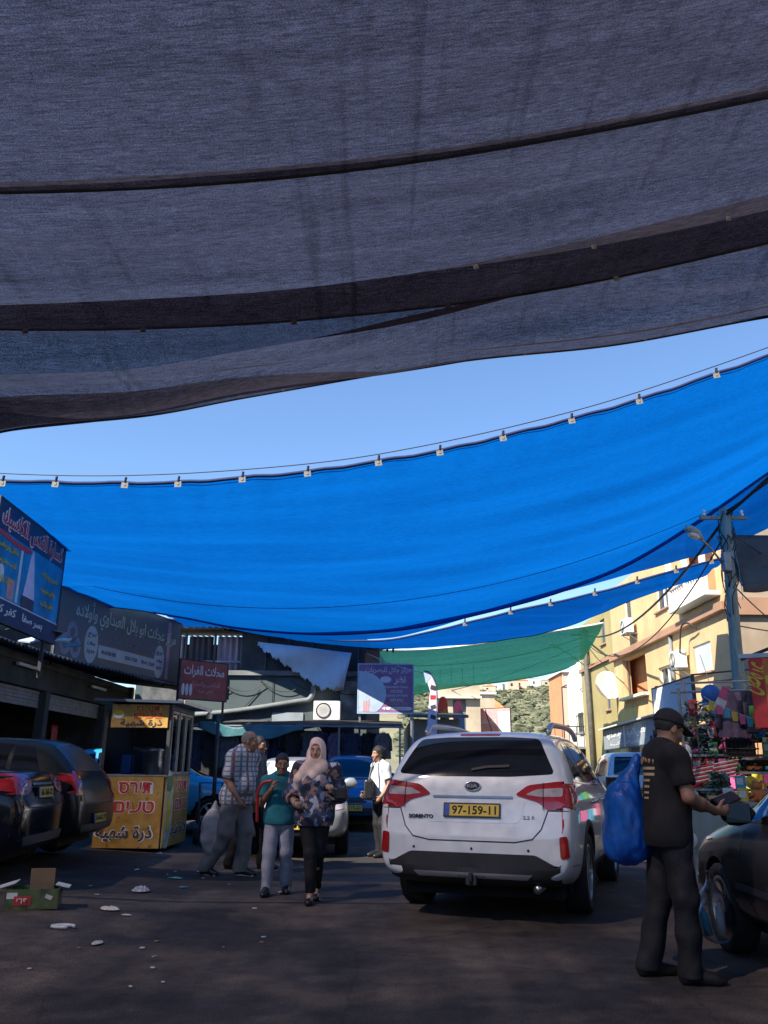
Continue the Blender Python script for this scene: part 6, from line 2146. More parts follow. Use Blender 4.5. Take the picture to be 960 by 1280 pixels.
def person(name, label, loc, rotz, H, J, spec, h=0.0075, group='people in the street'):
    """J: joints in metres for a figure facing -y (own left side at +x); spec: clothing"""
    t = thing(name, label, 'person', loc, rotz, group)
    bulk = spec.get('bulk', 1.0)
    belly = spec.get('belly', 0.0)
    face = Vector(spec.get('face', (0, -1, 0))).normalized()
    lo = np.array([min(p[i] for p in J.values()) for i in range(3)]) - np.array([.30, .30, .12])
    hi = np.array([max(p[i] for p in J.values()) for i in range(3)]) + np.array([.30, .30, .24])
    lo[2] = max(lo[2], -0.02)
    P = {k: Vector(v) for k, v in J.items()}
    hs = H / 1.75 if H > 1.55 else (H / 1.75) * 1.08
    fwd_c = (P['shl'] - P['shr']).cross(V(0, 0, 1)).normalized() * -1
    fwd_c = Vector((P['shl'].y - P['shr'].y, -(P['shl'].x - P['shr'].x), 0)).normalized()
    fwd_p = Vector((P['hipl'].y - P['hipr'].y, -(P['hipl'].x - P['hipr'].x), 0)).normalized()
    side_c = (P['shl'] - P['shr']).normalized()
    # head frame
    hx = face.cross(V(0, 0, 1)).normalized() * -1          # towards own left
    hz_ = hx.cross(face).normalized()
    if hz_.z < 0:
        hz_ = -hz_
    HM = Matrix((hx, -face, hz_)).transposed()
    hc = P['head']

    def hp(x, y, z):   # head space: x own left, y forward(+), z up, metres at H=1.75
        return hc + (hx * x + face * y + hz_ * z) * hs

    # ---------------- body
    F = Field(lo, hi, h)
    sh_w = (P['shl'] - P['shr']).length
    ch = P['chest']
    F.cone(ch + V(0, 0, .10) * hs, ch - V(0, 0, .06) * hs, .135 * hs * bulk, .135 * hs * bulk, .05, flat=(fwd_c, .78))
    F.cone(P['shl'], P['shr'], .062 * hs * bulk, .062 * hs * bulk, .06)
    F.cone(ch - V(0, 0, .05) * hs, P['waist'], .13 * hs * bulk, .125 * hs * bulk, .05, flat=(fwd_c, .78))
    F.cone(P['waist'], P['pelvis'], .125 * hs * bulk, .14 * hs * bulk, .05, flat=(fwd_p, .80))
    if belly:
        F.ell(P['waist'] + fwd_c * belly * .6 + V(0, 0, -.02), (.13 * hs * bulk, .10 + belly * .5, .15), .06)
    if spec.get('bust'):
        for s_ in (-1, 1):
            F.ell(ch + side_c * s_ * .075 + fwd_c * .085 + V(0, 0, -.02), (.07, .07, .075), .05)
    F.cone(P['neck'] - V(0, 0, .06) * hs, hc - hz_ * .03 * hs - face * .01, .056 * hs, .054 * hs, .04)
    for a in 'lr':
        F.cone(P['hip' + a], P['kn' + a], .082 * hs * bulk, .055 * hs, .05)
        F.cone(P['kn' + a], P['kn' + a].lerp(P['an' + a], .35) - (P['kn' + a] - P['an' + a]).cross(side_c).normalized() * .0, .055 * hs, .053 * hs, .03)
        F.cone(P['kn' + a].lerp(P['an' + a], .35), P['an' + a], .053 * hs, .036 * hs, .03)
        F.cone(P['an' + a], P['toe' + a], .036 * hs, .026 * hs, .02)
        F.cone(P['sh' + a], P['el' + a], .052 * hs * bulk, .042 * hs * (0.5 + .5 * bulk), .045)
        F.cone(P['el' + a], P['el' + a].lerp(P['wr' + a], .4), .042 * hs * (0.5 + .5 * bulk), .040 * hs, .02)
        F.cone(P['el' + a].lerp(P['wr' + a], .4), P['wr' + a], .040 * hs, .027 * hs, .02)
        hd = spec.get('hand' + a, {})
        d = Vector(hd.get('d', P['wr' + a] - P['el' + a]))
        n_ = Vector(hd.get('n', side_c * (-1 if a == 'l' else 1)))
        n_ = n_ - d.normalized() * n_.dot(d.normalized())
        hand(F, P['wr' + a], d, n_, Vector(hd.get('s', fwd_c)), hd.get('curl', .45), hs * 1.02)
    # head
    F.ell(hp(0, -.012, .035), (.077 * hs, .096 * hs, .098 * hs), .02, mtx=HM)
    F.ell(hp(0, .022, -.045), (.060 * hs, .068 * hs, .075 * hs), .035, mtx=HM)
    F.cone(hp(0, .05, -.085), hp(0, .065, -.088), .030 * hs, .024 * hs, .03)      # chin
    F.cone(hp(0, .088, .015), hp(0, .108, -.028), .010 * hs, .0155 * hs, .012)      # nose
    F.cone(hp(.013, .095, -.030), hp(-.013, .095, -.030), .010 * hs, .010 * hs, .01)
    F.cone(hp(-.040, .072, .03), hp(.040, .072, .03), .012 * hs, .012 * hs, .03)       # brow
    for s_ in (-1, 1):
        F.ell(hp(s_ * .045, .066, -.02), (.022 * hs, .018 * hs, .02 * hs), .02, mtx=HM)
        F.ell(hp(s_ * .079, -.012, -.002), (.010 * hs, .020 * hs, .033 * hs), .008, mtx=HM @ Matrix.Rotation(s_ * .35, 3, 'Z'))
    F.cone(hp(-.024, .086, -.058), hp(.024, .086, -.058), .0085 * hs, .0085 * hs, .008)
    body = link(F.mesh('body'), 'body', spec['skin'], t)
    for s_ in (-1, 1):
        e = MB().lathe([(0.0, .0065 * hs), (.007 * hs, .005 * hs), (.0105 * hs, 0), (.007 * hs, -.005 * hs), (0, -.0065 * hs)], 12, Matrix.Translation(hp(s_ * .033, .0815, .008))).build('eye', 'eye_white', t, True)
        pc = hp(s_ * .033, .0815, .008) + (face + hx * s_ * spec.get('gaze', 0)).normalized() * .0088 * hs
        MB().lathe([(0.0, .0042 * hs), (.0042 * hs, 0), (0, -.0042 * hs)], 10, Matrix.Translation(pc)).build('iris', 'eye_dark', e, True)
        MB().tube([hp(s_ * .016, .0925, .029), hp(s_ * .034, .0945, .034), hp(s_ * .054, .080, .028)], [.0024 * hs, .003 * hs, .0018 * hs], 6).build('eyebrow', spec.get('brow', 'hair_black'), t, True)
    MB().tube([hp(-.023, .0885, -.060), hp(-.008, .0955, -.0575), hp(.008, .0955, -.0575), hp(.023, .0885, -.060)], [.003 * hs, .006 * hs, .006 * hs, .003 * hs], 8).build('mouth', 'lip', t, True)
    # ---------------- hair
    hr = spec.get('hair')
    if hr:
        G_ = Field(np.array(hc) - .2, np.array(hc) + .2, 0.007)
        g = hr.get('grow', .010)
        G_.ell(hp(0, -.014, .037), ((.077 + g) * hs, (.096 + g) * hs, (.098 + g) * hs), .0, mtx=HM)
        line = hr.get('line', .055)
        G_.half(tuple(hp(0, .07, line)), tuple(hz_ * -1 + face * hr.get('slope', 1.1)))
        if 'bottom' in hr:
            G_.half(tuple(hp(0, 0, hr['bottom'])), tuple(hz_ * -1))
        if hr.get('bald'):
            G_.ell(hp(0, .025, .12), (.07 * hs, .10 * hs, .06 * hs), .01, 'sub', HM)
        G_.folds(.004, 120, 3)
        link(G_.mesh('hair'), 'hair', hr['mat'], t)
        if hr.get('bun'):
            B_ = Field(np.array(hc) - .25, np.array(hc) + .25, 0.008)
            B_.ell(hp(0, -.10, .06), (.055 * hs, .05 * hs, .06 * hs), .02)
            B_.cone(hp(0, -.10, .03), hp(0, -.12, -.12), .04 * hs, .02 * hs, .03)
            B_.folds(.004, 90, 5)
            link(B_.mesh('ponytail'), 'ponytail', hr['mat'], t)
    # ---------------- trousers
    tr = spec['trousers']
    T = Field(lo, hi, h)
    g = tr.get('g', .016)
    T.cone(P['waist'].lerp(P['pelvis'], .35), P['pelvis'], .125 * hs * bulk + g, .143 * hs * bulk + g, .04, flat=(fwd_p, .82))
    if belly:
        T.ell(P['waist'] + fwd_c * belly * .5 + V(0, 0, -.08), (.13 * hs * bulk + g, .09 + belly * .4 + g, .12), .05)
    for a in 'lr':
        T.ell(P['hip' + a] + V(0, 0, .02) - fwd_p * .035, (.085 * hs * bulk + g, .10 * hs * bulk + g, .11), .05)
        T.cone(P['hip' + a], P['kn' + a], .084 * hs * bulk + g, .056 * hs + g + tr.get('loose', .01), .04)
        end = P['an' + a] + V(0, 0, tr.get('cuff', -.02))
        T.cone(P['kn' + a], end, .056 * hs + g + tr.get('loose', .01), .040 * hs + g + tr.get('flare', .012), .03)
    T.folds(tr.get('fold', .007), 26, 2)
    T.folds(tr.get('fold', .007) * .55, 41, 8, 0.9)
    T.half((0, 0, tr.get('top', P['pelvis'].z + .12)), (0, 0, 1))
    for a in 'lr':
        pass
    zc = min(P['anl'].z, P['anr'].z) + tr.get('cuff', -.02)
    T.half((0, 0, max(.025, zc - .015)), (0, 0, -1))
    link(T.mesh('trousers'), 'trousers', tr['mat'], t)
    # ---------------- top
    tp = spec['top']
    S = Field(lo, hi, h)
    g = tp.get('g', .014)
    S.cone(ch + V(0, 0, .10) * hs, ch - V(0, 0, .06) * hs, .135 * hs * bulk + g, .135 * hs * bulk + g, .05, flat=(fwd_c, .80))
    S.cone(P['shl'], P['shr'], .062 * hs * bulk + g, .062 * hs * bulk + g, .06)
    S.cone(ch - V(0, 0, .05) * hs, P['waist'], .13 * hs * bulk + g, .128 * hs * bulk + g + tp.get('loose', .01), .05, flat=(fwd_c, .80))
    S.cone(P['waist'], P['pelvis'] + V(0, 0, -.04), .128 * hs * bulk + g + tp.get('loose', .01), .148 * hs * bulk + g + tp.get('loose', .012), .05, flat=(fwd_p, .84))
    for a in 'lr':
        S.ell(P['hip' + a] + V(0, 0, .02) - fwd_p * .03, (.083 * hs * bulk + g + .006, .098 * hs * bulk + g + .008, .16), .09)
    if belly:
        S.ell(P['waist'] + fwd_c * belly * .6 + V(0, 0, -.02), (.13 * hs * bulk + g, .10 + belly * .5 + g, .16 + g), .06)
    if spec.get('bust'):
        for s_ in (-1, 1):
            S.ell(ch + side_c * s_ * .075 + fwd_c * .085 + V(0, 0, -.02), (.07 + g, .07 + g, .075 + g), .05)
    for a in 'lr':
        sl = tp.get('sleeve', .62)
        if sl <= 1.0:
            e = P['sh' + a].lerp(P['el' + a], sl)
            S.cone(P['sh' + a], e, .055 * hs * bulk + g, .050 * hs * bulk + g + tp.get('cuff', .008), .045)
        else:
            S.cone(P['sh' + a], P['el' + a], .055 * hs * bulk + g, .046 * hs * bulk + g + tp.get('cuff', .008), .045)
            e = P['el' + a].lerp(P['wr' + a], sl - 1.0)
            S.cone(P['el' + a], e, .046 * hs * bulk + g + tp.get('cuff', .008), .042 * hs + g + tp.get('cuff', .008), .03)
    S.folds(tp.get('fold', .007), tp.get('ff', 22), 4, tp.get('fv', 1.0))
    S.folds(tp.get('fold', .007) * .5, 44, 9, 0.7)
    # openings: neck, cuffs, hem
    nk = P['neck'] + V(0, 0, -.005)
    S.ell(nk + fwd_c * .03 + V(0, 0, .03), (.072 * hs, .085 * hs, .065 * hs), .006, 'sub')
    for a in 'lr':
        if sl <= 1.0:
            e, d = P['sh' + a].lerp(P['el' + a], sl), (P['el' + a] - P['sh' + a]).normalized()
        else:
            e, d = P['el' + a].lerp(P['wr' + a], sl - 1.0), (P['wr' + a] - P['el' + a]).normalized()
        c_ = e + d * .065
        S.cone(c_, c_ + d * .08, .070, .075, .004, op='sub')
    S.half((0, 0, tp.get('hem', P['pelvis'].z - .06)), (0, 0, -1))
    link(S.mesh(tp.get('name', 'shirt')), tp.get('name', 'shirt'), tp['mat'], t)
    if tp.get('collar'):
        cl = MB()
        nn = 24
        vs_, fs_ = [], []
        for k in range(nn + 1):
            a = math.pi * (0.12 + 1.76 * k / nn) + math.pi / 2
            dirv = side_c * math.sin(a) * .075 * hs + fwd_c * -math.cos(a) * -.075 * hs
            dirv = side_c * (math.cos(a - math.pi / 2) * 0) + (side_c * math.sin(math.pi * 2 * (0.06 + .88 * k / nn)) + fwd_c * math.cos(math.pi * 2 * (0.06 + .88 * k / nn))) * .074 * hs
            for zz, of in ((.035, .95), (.045, 1.1), (.0, 1.30), (-.005, 1.22)):
                vs_.append(nk + dirv * of + V(0, 0, zz) + fwd_c * .012)
        for k in range(nn):
            for q in range(3):
                fs_.append((k * 4 + q, k * 4 + q + 1, (k + 1) * 4 + q + 1, (k + 1) * 4 + q))
        cl.add(vs_, fs_)
        cl.build('collar', tp['mat'], t, True)
    # ---------------- shoes
    so = spec.get('shoes', {})
    for a in 'lr':
        S = Field(np.array(P['an' + a].lerp(P['toe' + a], .5)) - .22, np.array(P['an' + a].lerp(P['toe' + a], .5)) + .22, .007)
        an, to = P['an' + a], P['toe' + a]
        d = (to - an)
        dh = V(d.x, d.y, 0).normalized()
        zb = min(an.z - .075 * hs, to.z - .03) if so.get('raised') else to.z - .03
        heel = V(an.x, an.y, to.z + so.get('heelz', .0)) - dh * .035 * hs
        ball = V(to.x, to.y, to.z)
        S.cone(heel + V(0, 0, .012), ball, .036 * hs, .037 * hs, .03)
        S.cone(ball, ball + dh * .045 * hs, .037 * hs, .030 * hs, .03)
        if not so.get('low'):
            S.cone(heel + V(0, 0, .01), an + V(0, 0, .02), .040 * hs, .043 * hs, .03)
            S.cone(an, ball.lerp(an, .35), .040 * hs, .034 * hs, .04)
            S.half(tuple(an + V(0, 0, .035)), (0, 0, 1))
        else:
            S.ell(an.lerp(to, .42) + V(0, 0, .035), (.03, .05, .03), .01, 'sub')
        S.half((0, 0, to.z - .026), (0, 0, -1))
        sh = link(S.mesh('shoe'), 'shoe', so.get('mat', 'leather_black'), t)
        if so.get('sole'):
            sm = MB()
            pts = [heel - dh * .042, ball + dh * .078]
            sm.tube([p_ * 1.0 for p_ in (pts[0] + dh * .03, pts[0].lerp(pts[1], .5), pts[1] - dh * .03)], [.036, .036, .036], 10)
            sm.v = [(x, y, (to.z - .030) + (0.018 if z > to.z + 0.0 else 0)) for x, y, z in sm.v]
            sm.build('sole', so['sole'], sh)
    return t, P, hp, dict(hx=hx, face=face, hz=hz_, hs=hs, fwd=fwd_c, side=side_c)


# ---------------- the man in black at the car window (facing right, seen from his right and behind)
# local: facing -y; placed with rotz so that he faces +x
J = dict(pelvis=(0, 0, .93), waist=(0, .0, 1.08), chest=(0, .0, 1.28), neck=(0, -.02, 1.47), head=(0, -.07, 1.585),
         shl=(.19, -.02, 1.41), shr=(-.19, -.02, 1.41), ell=(.25, -.08, 1.15), elr=(-.26, -.06, 1.14), wrl=(.10, -.29, 1.06), wrr=(-.13, -.29, 1.05),
         hipl=(.095, 0, .90), hipr=(-.095, .0, .90), knl=(.11, .05, .49), knr=(-.12, -.03, .49), anl=(.12, .17, .085), anr=(-.13, -.02, .085), toel=(.14, .02, .03), toer=(-.15, -.17, .03))
sp = dict(skin='skin_brown', face=(.25, -1, -.42), bulk=1.06, belly=.03,
          hair=dict(mat='hair_black', grow=.006, line=.05, slope=.7, bottom=-.03),
          trousers=dict(mat='cloth_trouser_black', g=.018, loose=.012, flare=.018, fold=.013, cuff=-.03),
          top=dict(mat='cloth_tee_black', g=.016, loose=.016, sleeve=.60, hem=.82, fold=.010, name='t_shirt'),
          shoes=dict(mat='leather_black'),
          handl=dict(d=(.0, -1, .0), n=(-1, 0, .3), s=(0, 0, 1), curl=.75), handr=dict(d=(.15, -1, .05), n=(1, 0, .3), s=(0, 0, 1), curl=.75))
t, P, hp, fr = person('person', 'man in black cap, black T-shirt and black trousers holding a wallet', (1.97, 6.08, 0), rad(94), 1.75, J, sp, h=.0065)
C_ = Field(np.array(P['head']) - .26, np.array(P['head']) + .26, .007)
HMx = Matrix((fr['hx'], -fr['face'], fr['hz'])).transposed()
C_.ell(hp(0, -.014, .055), (.094, .113, .098), .0, mtx=HMx)
C_.half(tuple(hp(0, 0, .045)), tuple(fr['hz'] * -1 + fr['face'] * .12))
C_.cone(hp(-.045, .085, .052), hp(-.030, .165, .035), .030, .022, .02, flat=(tuple(fr['hz']), .35))
C_.cone(hp(.045, .085, .052), hp(.030, .165, .035), .030, .022, .02, flat=(tuple(fr['hz']), .35))
C_.cone(hp(0, .085, .056), hp(0, .175, .037), .040, .028, .02, flat=(tuple(fr['hz']), .30))
cap = link(C_.mesh('cap'), 'cap', 'cap_black', t)
MB().tube([hp(-.085, -.03, .05), hp(-.05, -.1, .045), hp(.05, -.1, .045), hp(.085, -.03, .05)], .006, 6).build('cap_band', 'leather_black', cap, True)
# printed lines on the back of the T-shirt
me_ = [o for o in t.children if o.name.startswith('t_shirt')][0].data
tb = BVHTree.FromPolygons([v.co.copy() for v in me_.vertices], [list(p.vertices) for p in me_.polygons])
for k, (x, z, w, hh) in enumerate(((-.02, 1.325, .18, .018), (-.03, 1.285, .16, .018), (-.03, 1.245, .10, .016), (-.04, 1.205, .07, .016), (-.04, 1.165, .06, .014), (-.04, 1.13, .05, .014))):
    g_ = MB()
    def pf(u, v, x=x, z=z, w=w, hh=hh):
        q = Vector((x + (u - .5) * w, .6, z + (v - .5) * hh))
        l_, n_, i_, d_ = tb.ray_cast(q, Vector((0, -1, 0)))
        l_ = l_ if l_ is not None else Vector((q.x, .14, q.z))
        return l_ + Vector((0, .004, 0))
    g_.grid(pf, 10, 2)
    g_.build('print_line', 'print_gold', t)
for k, ch_ in enumerate('GERMANY'):
    x = .11 - .036 * k
    l_, n_, i_, d_ = tb.ray_cast(Vector((x, .6, 1.385 - .006 * abs(k - 3))), Vector((0, -1, 0)))
    if l_ is not None:
        text(t, ch_, 'print_gold', l_ + Vector((0, .006, 0)), .03, .02, height=.03, name='print_letter', mtx=Matrix.Rotation(math.pi, 4, 'Z'))

wl = thing('wallet', 'open black leather wallet in the hands of the man in black', 'wallet', (0, 0, 0))
wm = Matrix.Translation((1.97, 6.08, 0)) @ Matrix.Rotation(rad(94), 4, 'Z')
for s_ in (-1, 1):
    b_ = MB().box((0, 0, 0), (.11, .16, .012), Matrix.Rotation(s_ * .45, 4, 'Y'), bev=.003).build('flap', 'leather_black', wl)
    b_.matrix_local = wm @ Matrix.Translation((-.01 + s_ * .052, -.41, 1.105 + .02)) @ Matrix.Rotation(-.35, 4, 'X')
MB().box((0, 0, 0), (.10, .14, .004)).build('banknote', 'print_pink', wl).matrix_local = wm @ Matrix.Translation((.02, -.41, 1.140)) @ Matrix.Rotation(-.35, 4, 'X')

# ---------------- big blue plastic bag slung behind him
def film(name, col, gloss):
    m, nt, out = newmat(name)
    pr = N(nt, 'ShaderNodeBsdfPrincipled')
    pr.inputs['Roughness'].default_value = 0.28
    n_ = noise(nt, 9.0, 4.0)
    nt.links.new(ramp(nt, n_.outputs[0], tuple(x * .7 for x in col), tuple(min(1, x * 1.25) for x in col)).outputs[0], pr.inputs['Base Color'])
    b_ = nt.nodes.new('ShaderNodeBump')
    b_.inputs['Strength'].default_value = 0.6
    b_.inputs['Distance'].default_value = 0.02
    n2 = noise(nt, 14.0, 5.0, 0.6, stretch=(1.6, 1.6, 0.45))
    nt.links.new(n2.outputs[0], b_.inputs['Height'])
    nt.links.new(b_.outputs[0], pr.inputs['Normal'])
    tl = N(nt, 'ShaderNodeBsdfTranslucent')
    tl.inputs[0].default_value = c4(col)
    mx = N(nt, 'ShaderNodeMixShader')
    mx.inputs[0].default_value = gloss
    nt.links.new(pr.outputs[0], mx.inputs[1])
    nt.links.new(tl.outputs[0], mx.inputs[2])
    nt.links.new(mx.outputs[0], out.inputs[0])


film('bag_blue', (0.012, 0.12, 0.48), 0.35)
film('bag_pale', (0.50, 0.49, 0.50), 0.3)
B_ = Field((-.5, -.5, -.75), (.5, .5, .5), .009)
B_.ell((0, 0, -.22), (.20, .19, .27), .0)
B_.ell((-.05, .0, -.40), (.17, .17, .16), .12)
B_.ell((.08, 0, -.33), (.17, .17, .20), .10)
B_.cone((0, 0, -.05), (.17, 0, .28), .15, .03, .12)
B_.folds(.012, 22, 9)
B_.folds(.012, 55, 4, 0.12)
bag = link(B_.mesh('plastic_bag'), 'plastic_bag', 'bag_blue')
bag.location = (1.72, 6.22, 1.16)
bag.scale = (0.72, 0.80, 0.86)
tag(bag, 'full bright blue plastic bag slung behind the man in black', 'bag')

# ---------------- man in checked shirt (walking right, seen from his left side and front)
J = dict(pelvis=(0, -.02, .97), waist=(0, -.04, 1.12), chest=(0, -.07, 1.33), neck=(0, -.11, 1.515), head=(0, -.17, 1.63),
         shl=(.20, -.09, 1.445), shr=(-.20, -.06, 1.445), ell=(.25, -.03, 1.155), elr=(-.26, -.04, 1.16), wrl=(.24, -.10, .90), wrr=(-.24, -.20, .94),
         hipl=(.10, -.01, .94), hipr=(-.10, -.01, .94), knl=(.11, -.09, .52), knr=(-.11, .06, .52), anl=(.12, -.04, .09), anr=(-.11, .34, .13), toel=(.14, -.19, .03), toer=(-.12, .20, .03))
sp = dict(skin='skin_tan', face=(.45, -1, -.10), bulk=1.16, belly=.10, brow='hair_grey',
          hair=dict(mat='hair_grey', grow=.007, line=.072, slope=.9, bottom=-.02, bald=True),
          trousers=dict(mat='cloth_trouser_grey', g=.026, loose=.02, flare=.03, fold=.013, cuff=-.03),
          top=dict(mat='cloth_check', g=.018, loose=.02, sleeve=.80, hem=.86, fold=.010, collar=True),
          shoes=dict(mat='leather_black', sole='sole_white'))
person('person', 'grey haired man in checked shirt and grey trousers walking past', (-1.88, 11.35, gz(-2)), rad(62), 1.80, J, sp)

# ---------------- man half hidden behind him
J = dict(pelvis=(0, .02, .95), waist=(0, .0, 1.09), chest=(0, .0, 1.30), neck=(0, -.03, 1.49), head=(0, -.08, 1.60),
         shl=(.19, -.02, 1.42), shr=(-.19, .02, 1.42), ell=(.24, -.05, 1.14), elr=(-.25, .05, 1.15), wrl=(.20, -.24, 1.04), wrr=(-.25, -.02, .92),
         hipl=(.10, .02, .92), hipr=(-.10, .02, .92), knl=(.11, -.14, .51), knr=(-.11, .05, .50), anl=(.12, -.16, .09), anr=(-.11, .22, .10), toel=(.14, -.31, .03), toer=(-.12, .08, .03))
sp = dict(skin='skin_tan', face=(.1, -1, -.08), bulk=1.05,
          hair=dict(mat='hair_black', grow=.007, line=.06, slope=.9, bottom=-.02),
          trousers=dict(mat='cloth_trouser_black', g=.022, loose=.015, flare=.02, fold=.01),
          top=dict(mat='cloth_grey', g=.016, loose=.014, sleeve=.65, hem=.86),
          shoes=dict(mat='leather_black'))
person('person', 'man in dark trousers hidden behind the man in checked shirt', (-1.80, 12.1, 0), rad(70), 1.75, J, sp)
B_ = Field((-.3, -.3, -.75), (.3, .3, .2), .010)
B_.ell((0, 0, -.34), (.15, .12, .30), .0)
B_.cone((0, 0, -.1), (0, 0, .06), .09, .02, .1)
B_.folds(.016, 24, 3)
b = link(B_.mesh('plastic_bag'), 'plastic_bag', 'bag_blue')
b.location = (-1.42, 11.9, .93)
tag(b, 'deep blue plastic bag hanging between the old man and the boy', 'bag')

B_ = Field((-.3, -.3, -.65), (.3, .3, .2), .010)
B_.ell((0, 0, -.30), (.15, .10, .27), .0)
B_.cone((0, 0, -.1), (.02, 0, .08), .08, .02, .1)
B_.folds(.014, 26, 5)
b = link(B_.mesh('plastic_bag'), 'plastic_bag', 'bag_pale')
b.location = (-2.16, 11.32, .80)
tag(b, 'pale grey plastic bag carried behind the man in checked shirt', 'bag')

# ---------------- boy in teal polo shirt
J = dict(pelvis=(0, .0, .80), waist=(0, .0, .92), chest=(0, .0, 1.08), neck=(0, -.01, 1.24), head=(0, -.04, 1.34),
         shl=(.155, -.0, 1.17), shr=(-.155, .0, 1.17), ell=(.20, .03, .95), elr=(-.21, -.03, .93), wrl=(.20, -.10, .80), wrr=(-.10, -.19, 1.08),
         hipl=(.08, 0, .77), hipr=(-.08, .0, .77), knl=(.08, .0, .43), knr=(-.10, -.07, .43), anl=(.09, .15, .09), anr=(-.11, -.06, .08), toel=(.10, .04, .03), toer=(-.13, -.19, .03))
sp = dict(skin='skin_brown', face=(.15, -1, -.05), bulk=.92,
          hair=dict(mat='hair_black', grow=.011, line=.062, slope=1.2, bottom=.02),
          trousers=dict(mat='cloth_jeans_grey', g=.014, loose=.008, flare=.012, fold=.009, cuff=-.03),
          top=dict(mat='cloth_teal', g=.015, loose=.014, sleeve=.62, hem=.715, fold=.008, collar=True, name='polo_shirt'),
          shoes=dict(mat='leather_black'),
          handr=dict(d=(.3, -.1, 1), n=(1, .3, 0), s=(0, -1, .3), curl=.8))
person('person', 'boy in teal polo shirt and grey jeans walking towards the camera', (-1.12, 9.75, 0), rad(4), 1.46, J, sp)
o = MB().tube(catmull([(-1.20, 9.56, 1.17), (-1.30, 9.58, 1.15), (-1.355, 9.6, 1.05), (-1.36, 9.63, .90), (-1.36, 9.66, .74)], 6), .017, 8).build('red_handle', 'plastic_red', None, True)
tag(o, 'bent red plastic stick hooked over the shoulder of the boy', 'stick')

# ---------------- woman in peach headscarf and floral tunic
J = dict(pelvis=(0, .0, .87), waist=(0, .0, 1.01), chest=(0, .0, 1.19), neck=(0, -.01, 1.37), head=(0, -.035, 1.485),
         shl=(.175, 0, 1.30), shr=(-.175, .0, 1.30), ell=(.27, .04, 1.04), elr=(-.26, .02, 1.04), wrl=(.20, -.20, 1.07), wrr=(-.20, -.18, .95),
         hipl=(.09, 0, .84), hipr=(-.09, .0, .84), knl=(.05, .02, .47), knr=(-.03, -.08, .47), anl=(.03, .22, .10), anr=(-.02, -.10, .09), toel=(.03, .09, .03), toer=(-.03, -.225, .03))
sp = dict(skin='skin_fair', face=(-.12, -1, -.04), bulk=1.08, bust=True, belly=.04,
          trousers=dict(mat='cloth_trouser_black', g=.012, loose=.006, flare=.006, fold=.006, cuff=.03),
          top=dict(mat='cloth_floral', g=.02, loose=.035, sleeve=1.45, cuff=.02, hem=.735, fold=.012, name='tunic'),
          shoes=dict(mat='leather_black', low=True),
          handl=dict(d=(-.3, -.6, .7), n=(-.6, -.2, -.1), s=(0, -.3, 1), curl=.85), handr=dict(d=(.2, -1, -.1), n=(.9, 0, .2), s=(0, 0, 1), curl=.8))
t, P, hp, fr = person('person', 'woman in peach headscarf, floral tunic and black trousers walking towards the camera', (-.70, 9.25, 0), rad(3), 1.60, J, sp)
HMx = Matrix((fr['hx'], -fr['face'], fr['hz'])).transposed()
S = Field((-.42, -.40, 1.0), (.42, .36, 1.75), .007)
hs = fr['hs']
S.ell(hp(0, -.02, .035), (.098 * hs, .122 * hs, .122 * hs), .0, mtx=HMx)
S.ell(hp(0, .005, -.055), (.088 * hs, .100 * hs, .105 * hs), .04, mtx=HMx)
S.cone(P['neck'] + V(0, 0, .03), P['neck'] + V(0, -.01, -.07), .095, .135, .06, flat=((0, 1, 0), .85))
S.cone(P['neck'] + V(-.05, -.06, -.03), P['neck'] + V(-.17, -.06, -.16), .075, .055, .06)
S.cone(P['neck'] + V(.06, -.05, -.04), P['neck'] + V(-.02, -.11, -.13), .065, .05, .05)
S.cone(P['neck'] + V(-.17, -.06, -.16), P['neck'] + V(-.20, -.04, -.30), .05, .03, .04, flat=((0, 1, 0), .7))
S.folds(.014, 34, 6)
S.ell(hp(0, .085, -.010), (.060 * hs, .075 * hs, .088 * hs), .012, 'sub', HMx)
link(S.mesh('headscarf'), 'headscarf', 'cloth_peach', t)
U = Field((-.2, -.25, 1.3), (.2, .2, 1.75), .007)
U.ell(hp(0, -.015, .036), (.083 * hs, .104 * hs, .106 * hs), .0, mtx=HMx)
U.half(tuple(hp(0, .07, .055)), tuple(fr['hz'] * -1 + fr['face'] * .4))
link(U.mesh('under_scarf'), 'under_scarf', 'cloth_coral', t)
o = thing('shoulder_bag', 'small black bag held by the woman in peach headscarf', 'bag', (-.42, 9.00, 1.02))
MB().box((0, 0, 0.04), (.13, .06, .12), bev=.02).build('pouch', 'leather_black', o)
MB().tube(catmull([(-.05, 0, .10), (-.02, 0, .17), (.03, 0, .17), (.05, 0, .10)], 5), .007, 6).build('strap', 'leather_black', o)

# ---------------- person in white T-shirt with a black shoulder bag
J = dict(pelvis=(0, .02, .90), waist=(0, .0, 1.04), chest=(0, .0, 1.24), neck=(0, -.02, 1.42), head=(0, -.05, 1.53),
         shl=(.17, -.02, 1.345), shr=(-.17, .02, 1.345), ell=(.22, .03, 1.08), elr=(-.23, .05, 1.08), wrl=(.20, -.12, .90), wrr=(-.21, -.14, .95),
         hipl=(.09, .02, .87), hipr=(-.09, .02, .87), knl=(.10, -.03, .48), knr=(-.10, .02, .48), anl=(.10, .02, .085), anr=(-.10, .06, .085), toel=(.11, -.13, .03), toer=(-.11, -.09, .03))
sp = dict(skin='skin_tan', face=(-.1, -1, 0), bulk=.96,
          hair=dict(mat='hair_black', grow=.016, line=.05, slope=1.1, bottom=-.09, bun=True),
          trousers=dict(mat='cloth_trouser_black', g=.012, loose=.006, flare=.006, fold=.006),
          top=dict(mat='cloth_white', g=.014, loose=.012, sleeve=.62, hem=.84, name='t_shirt'),
          shoes=dict(mat='leather_black'))
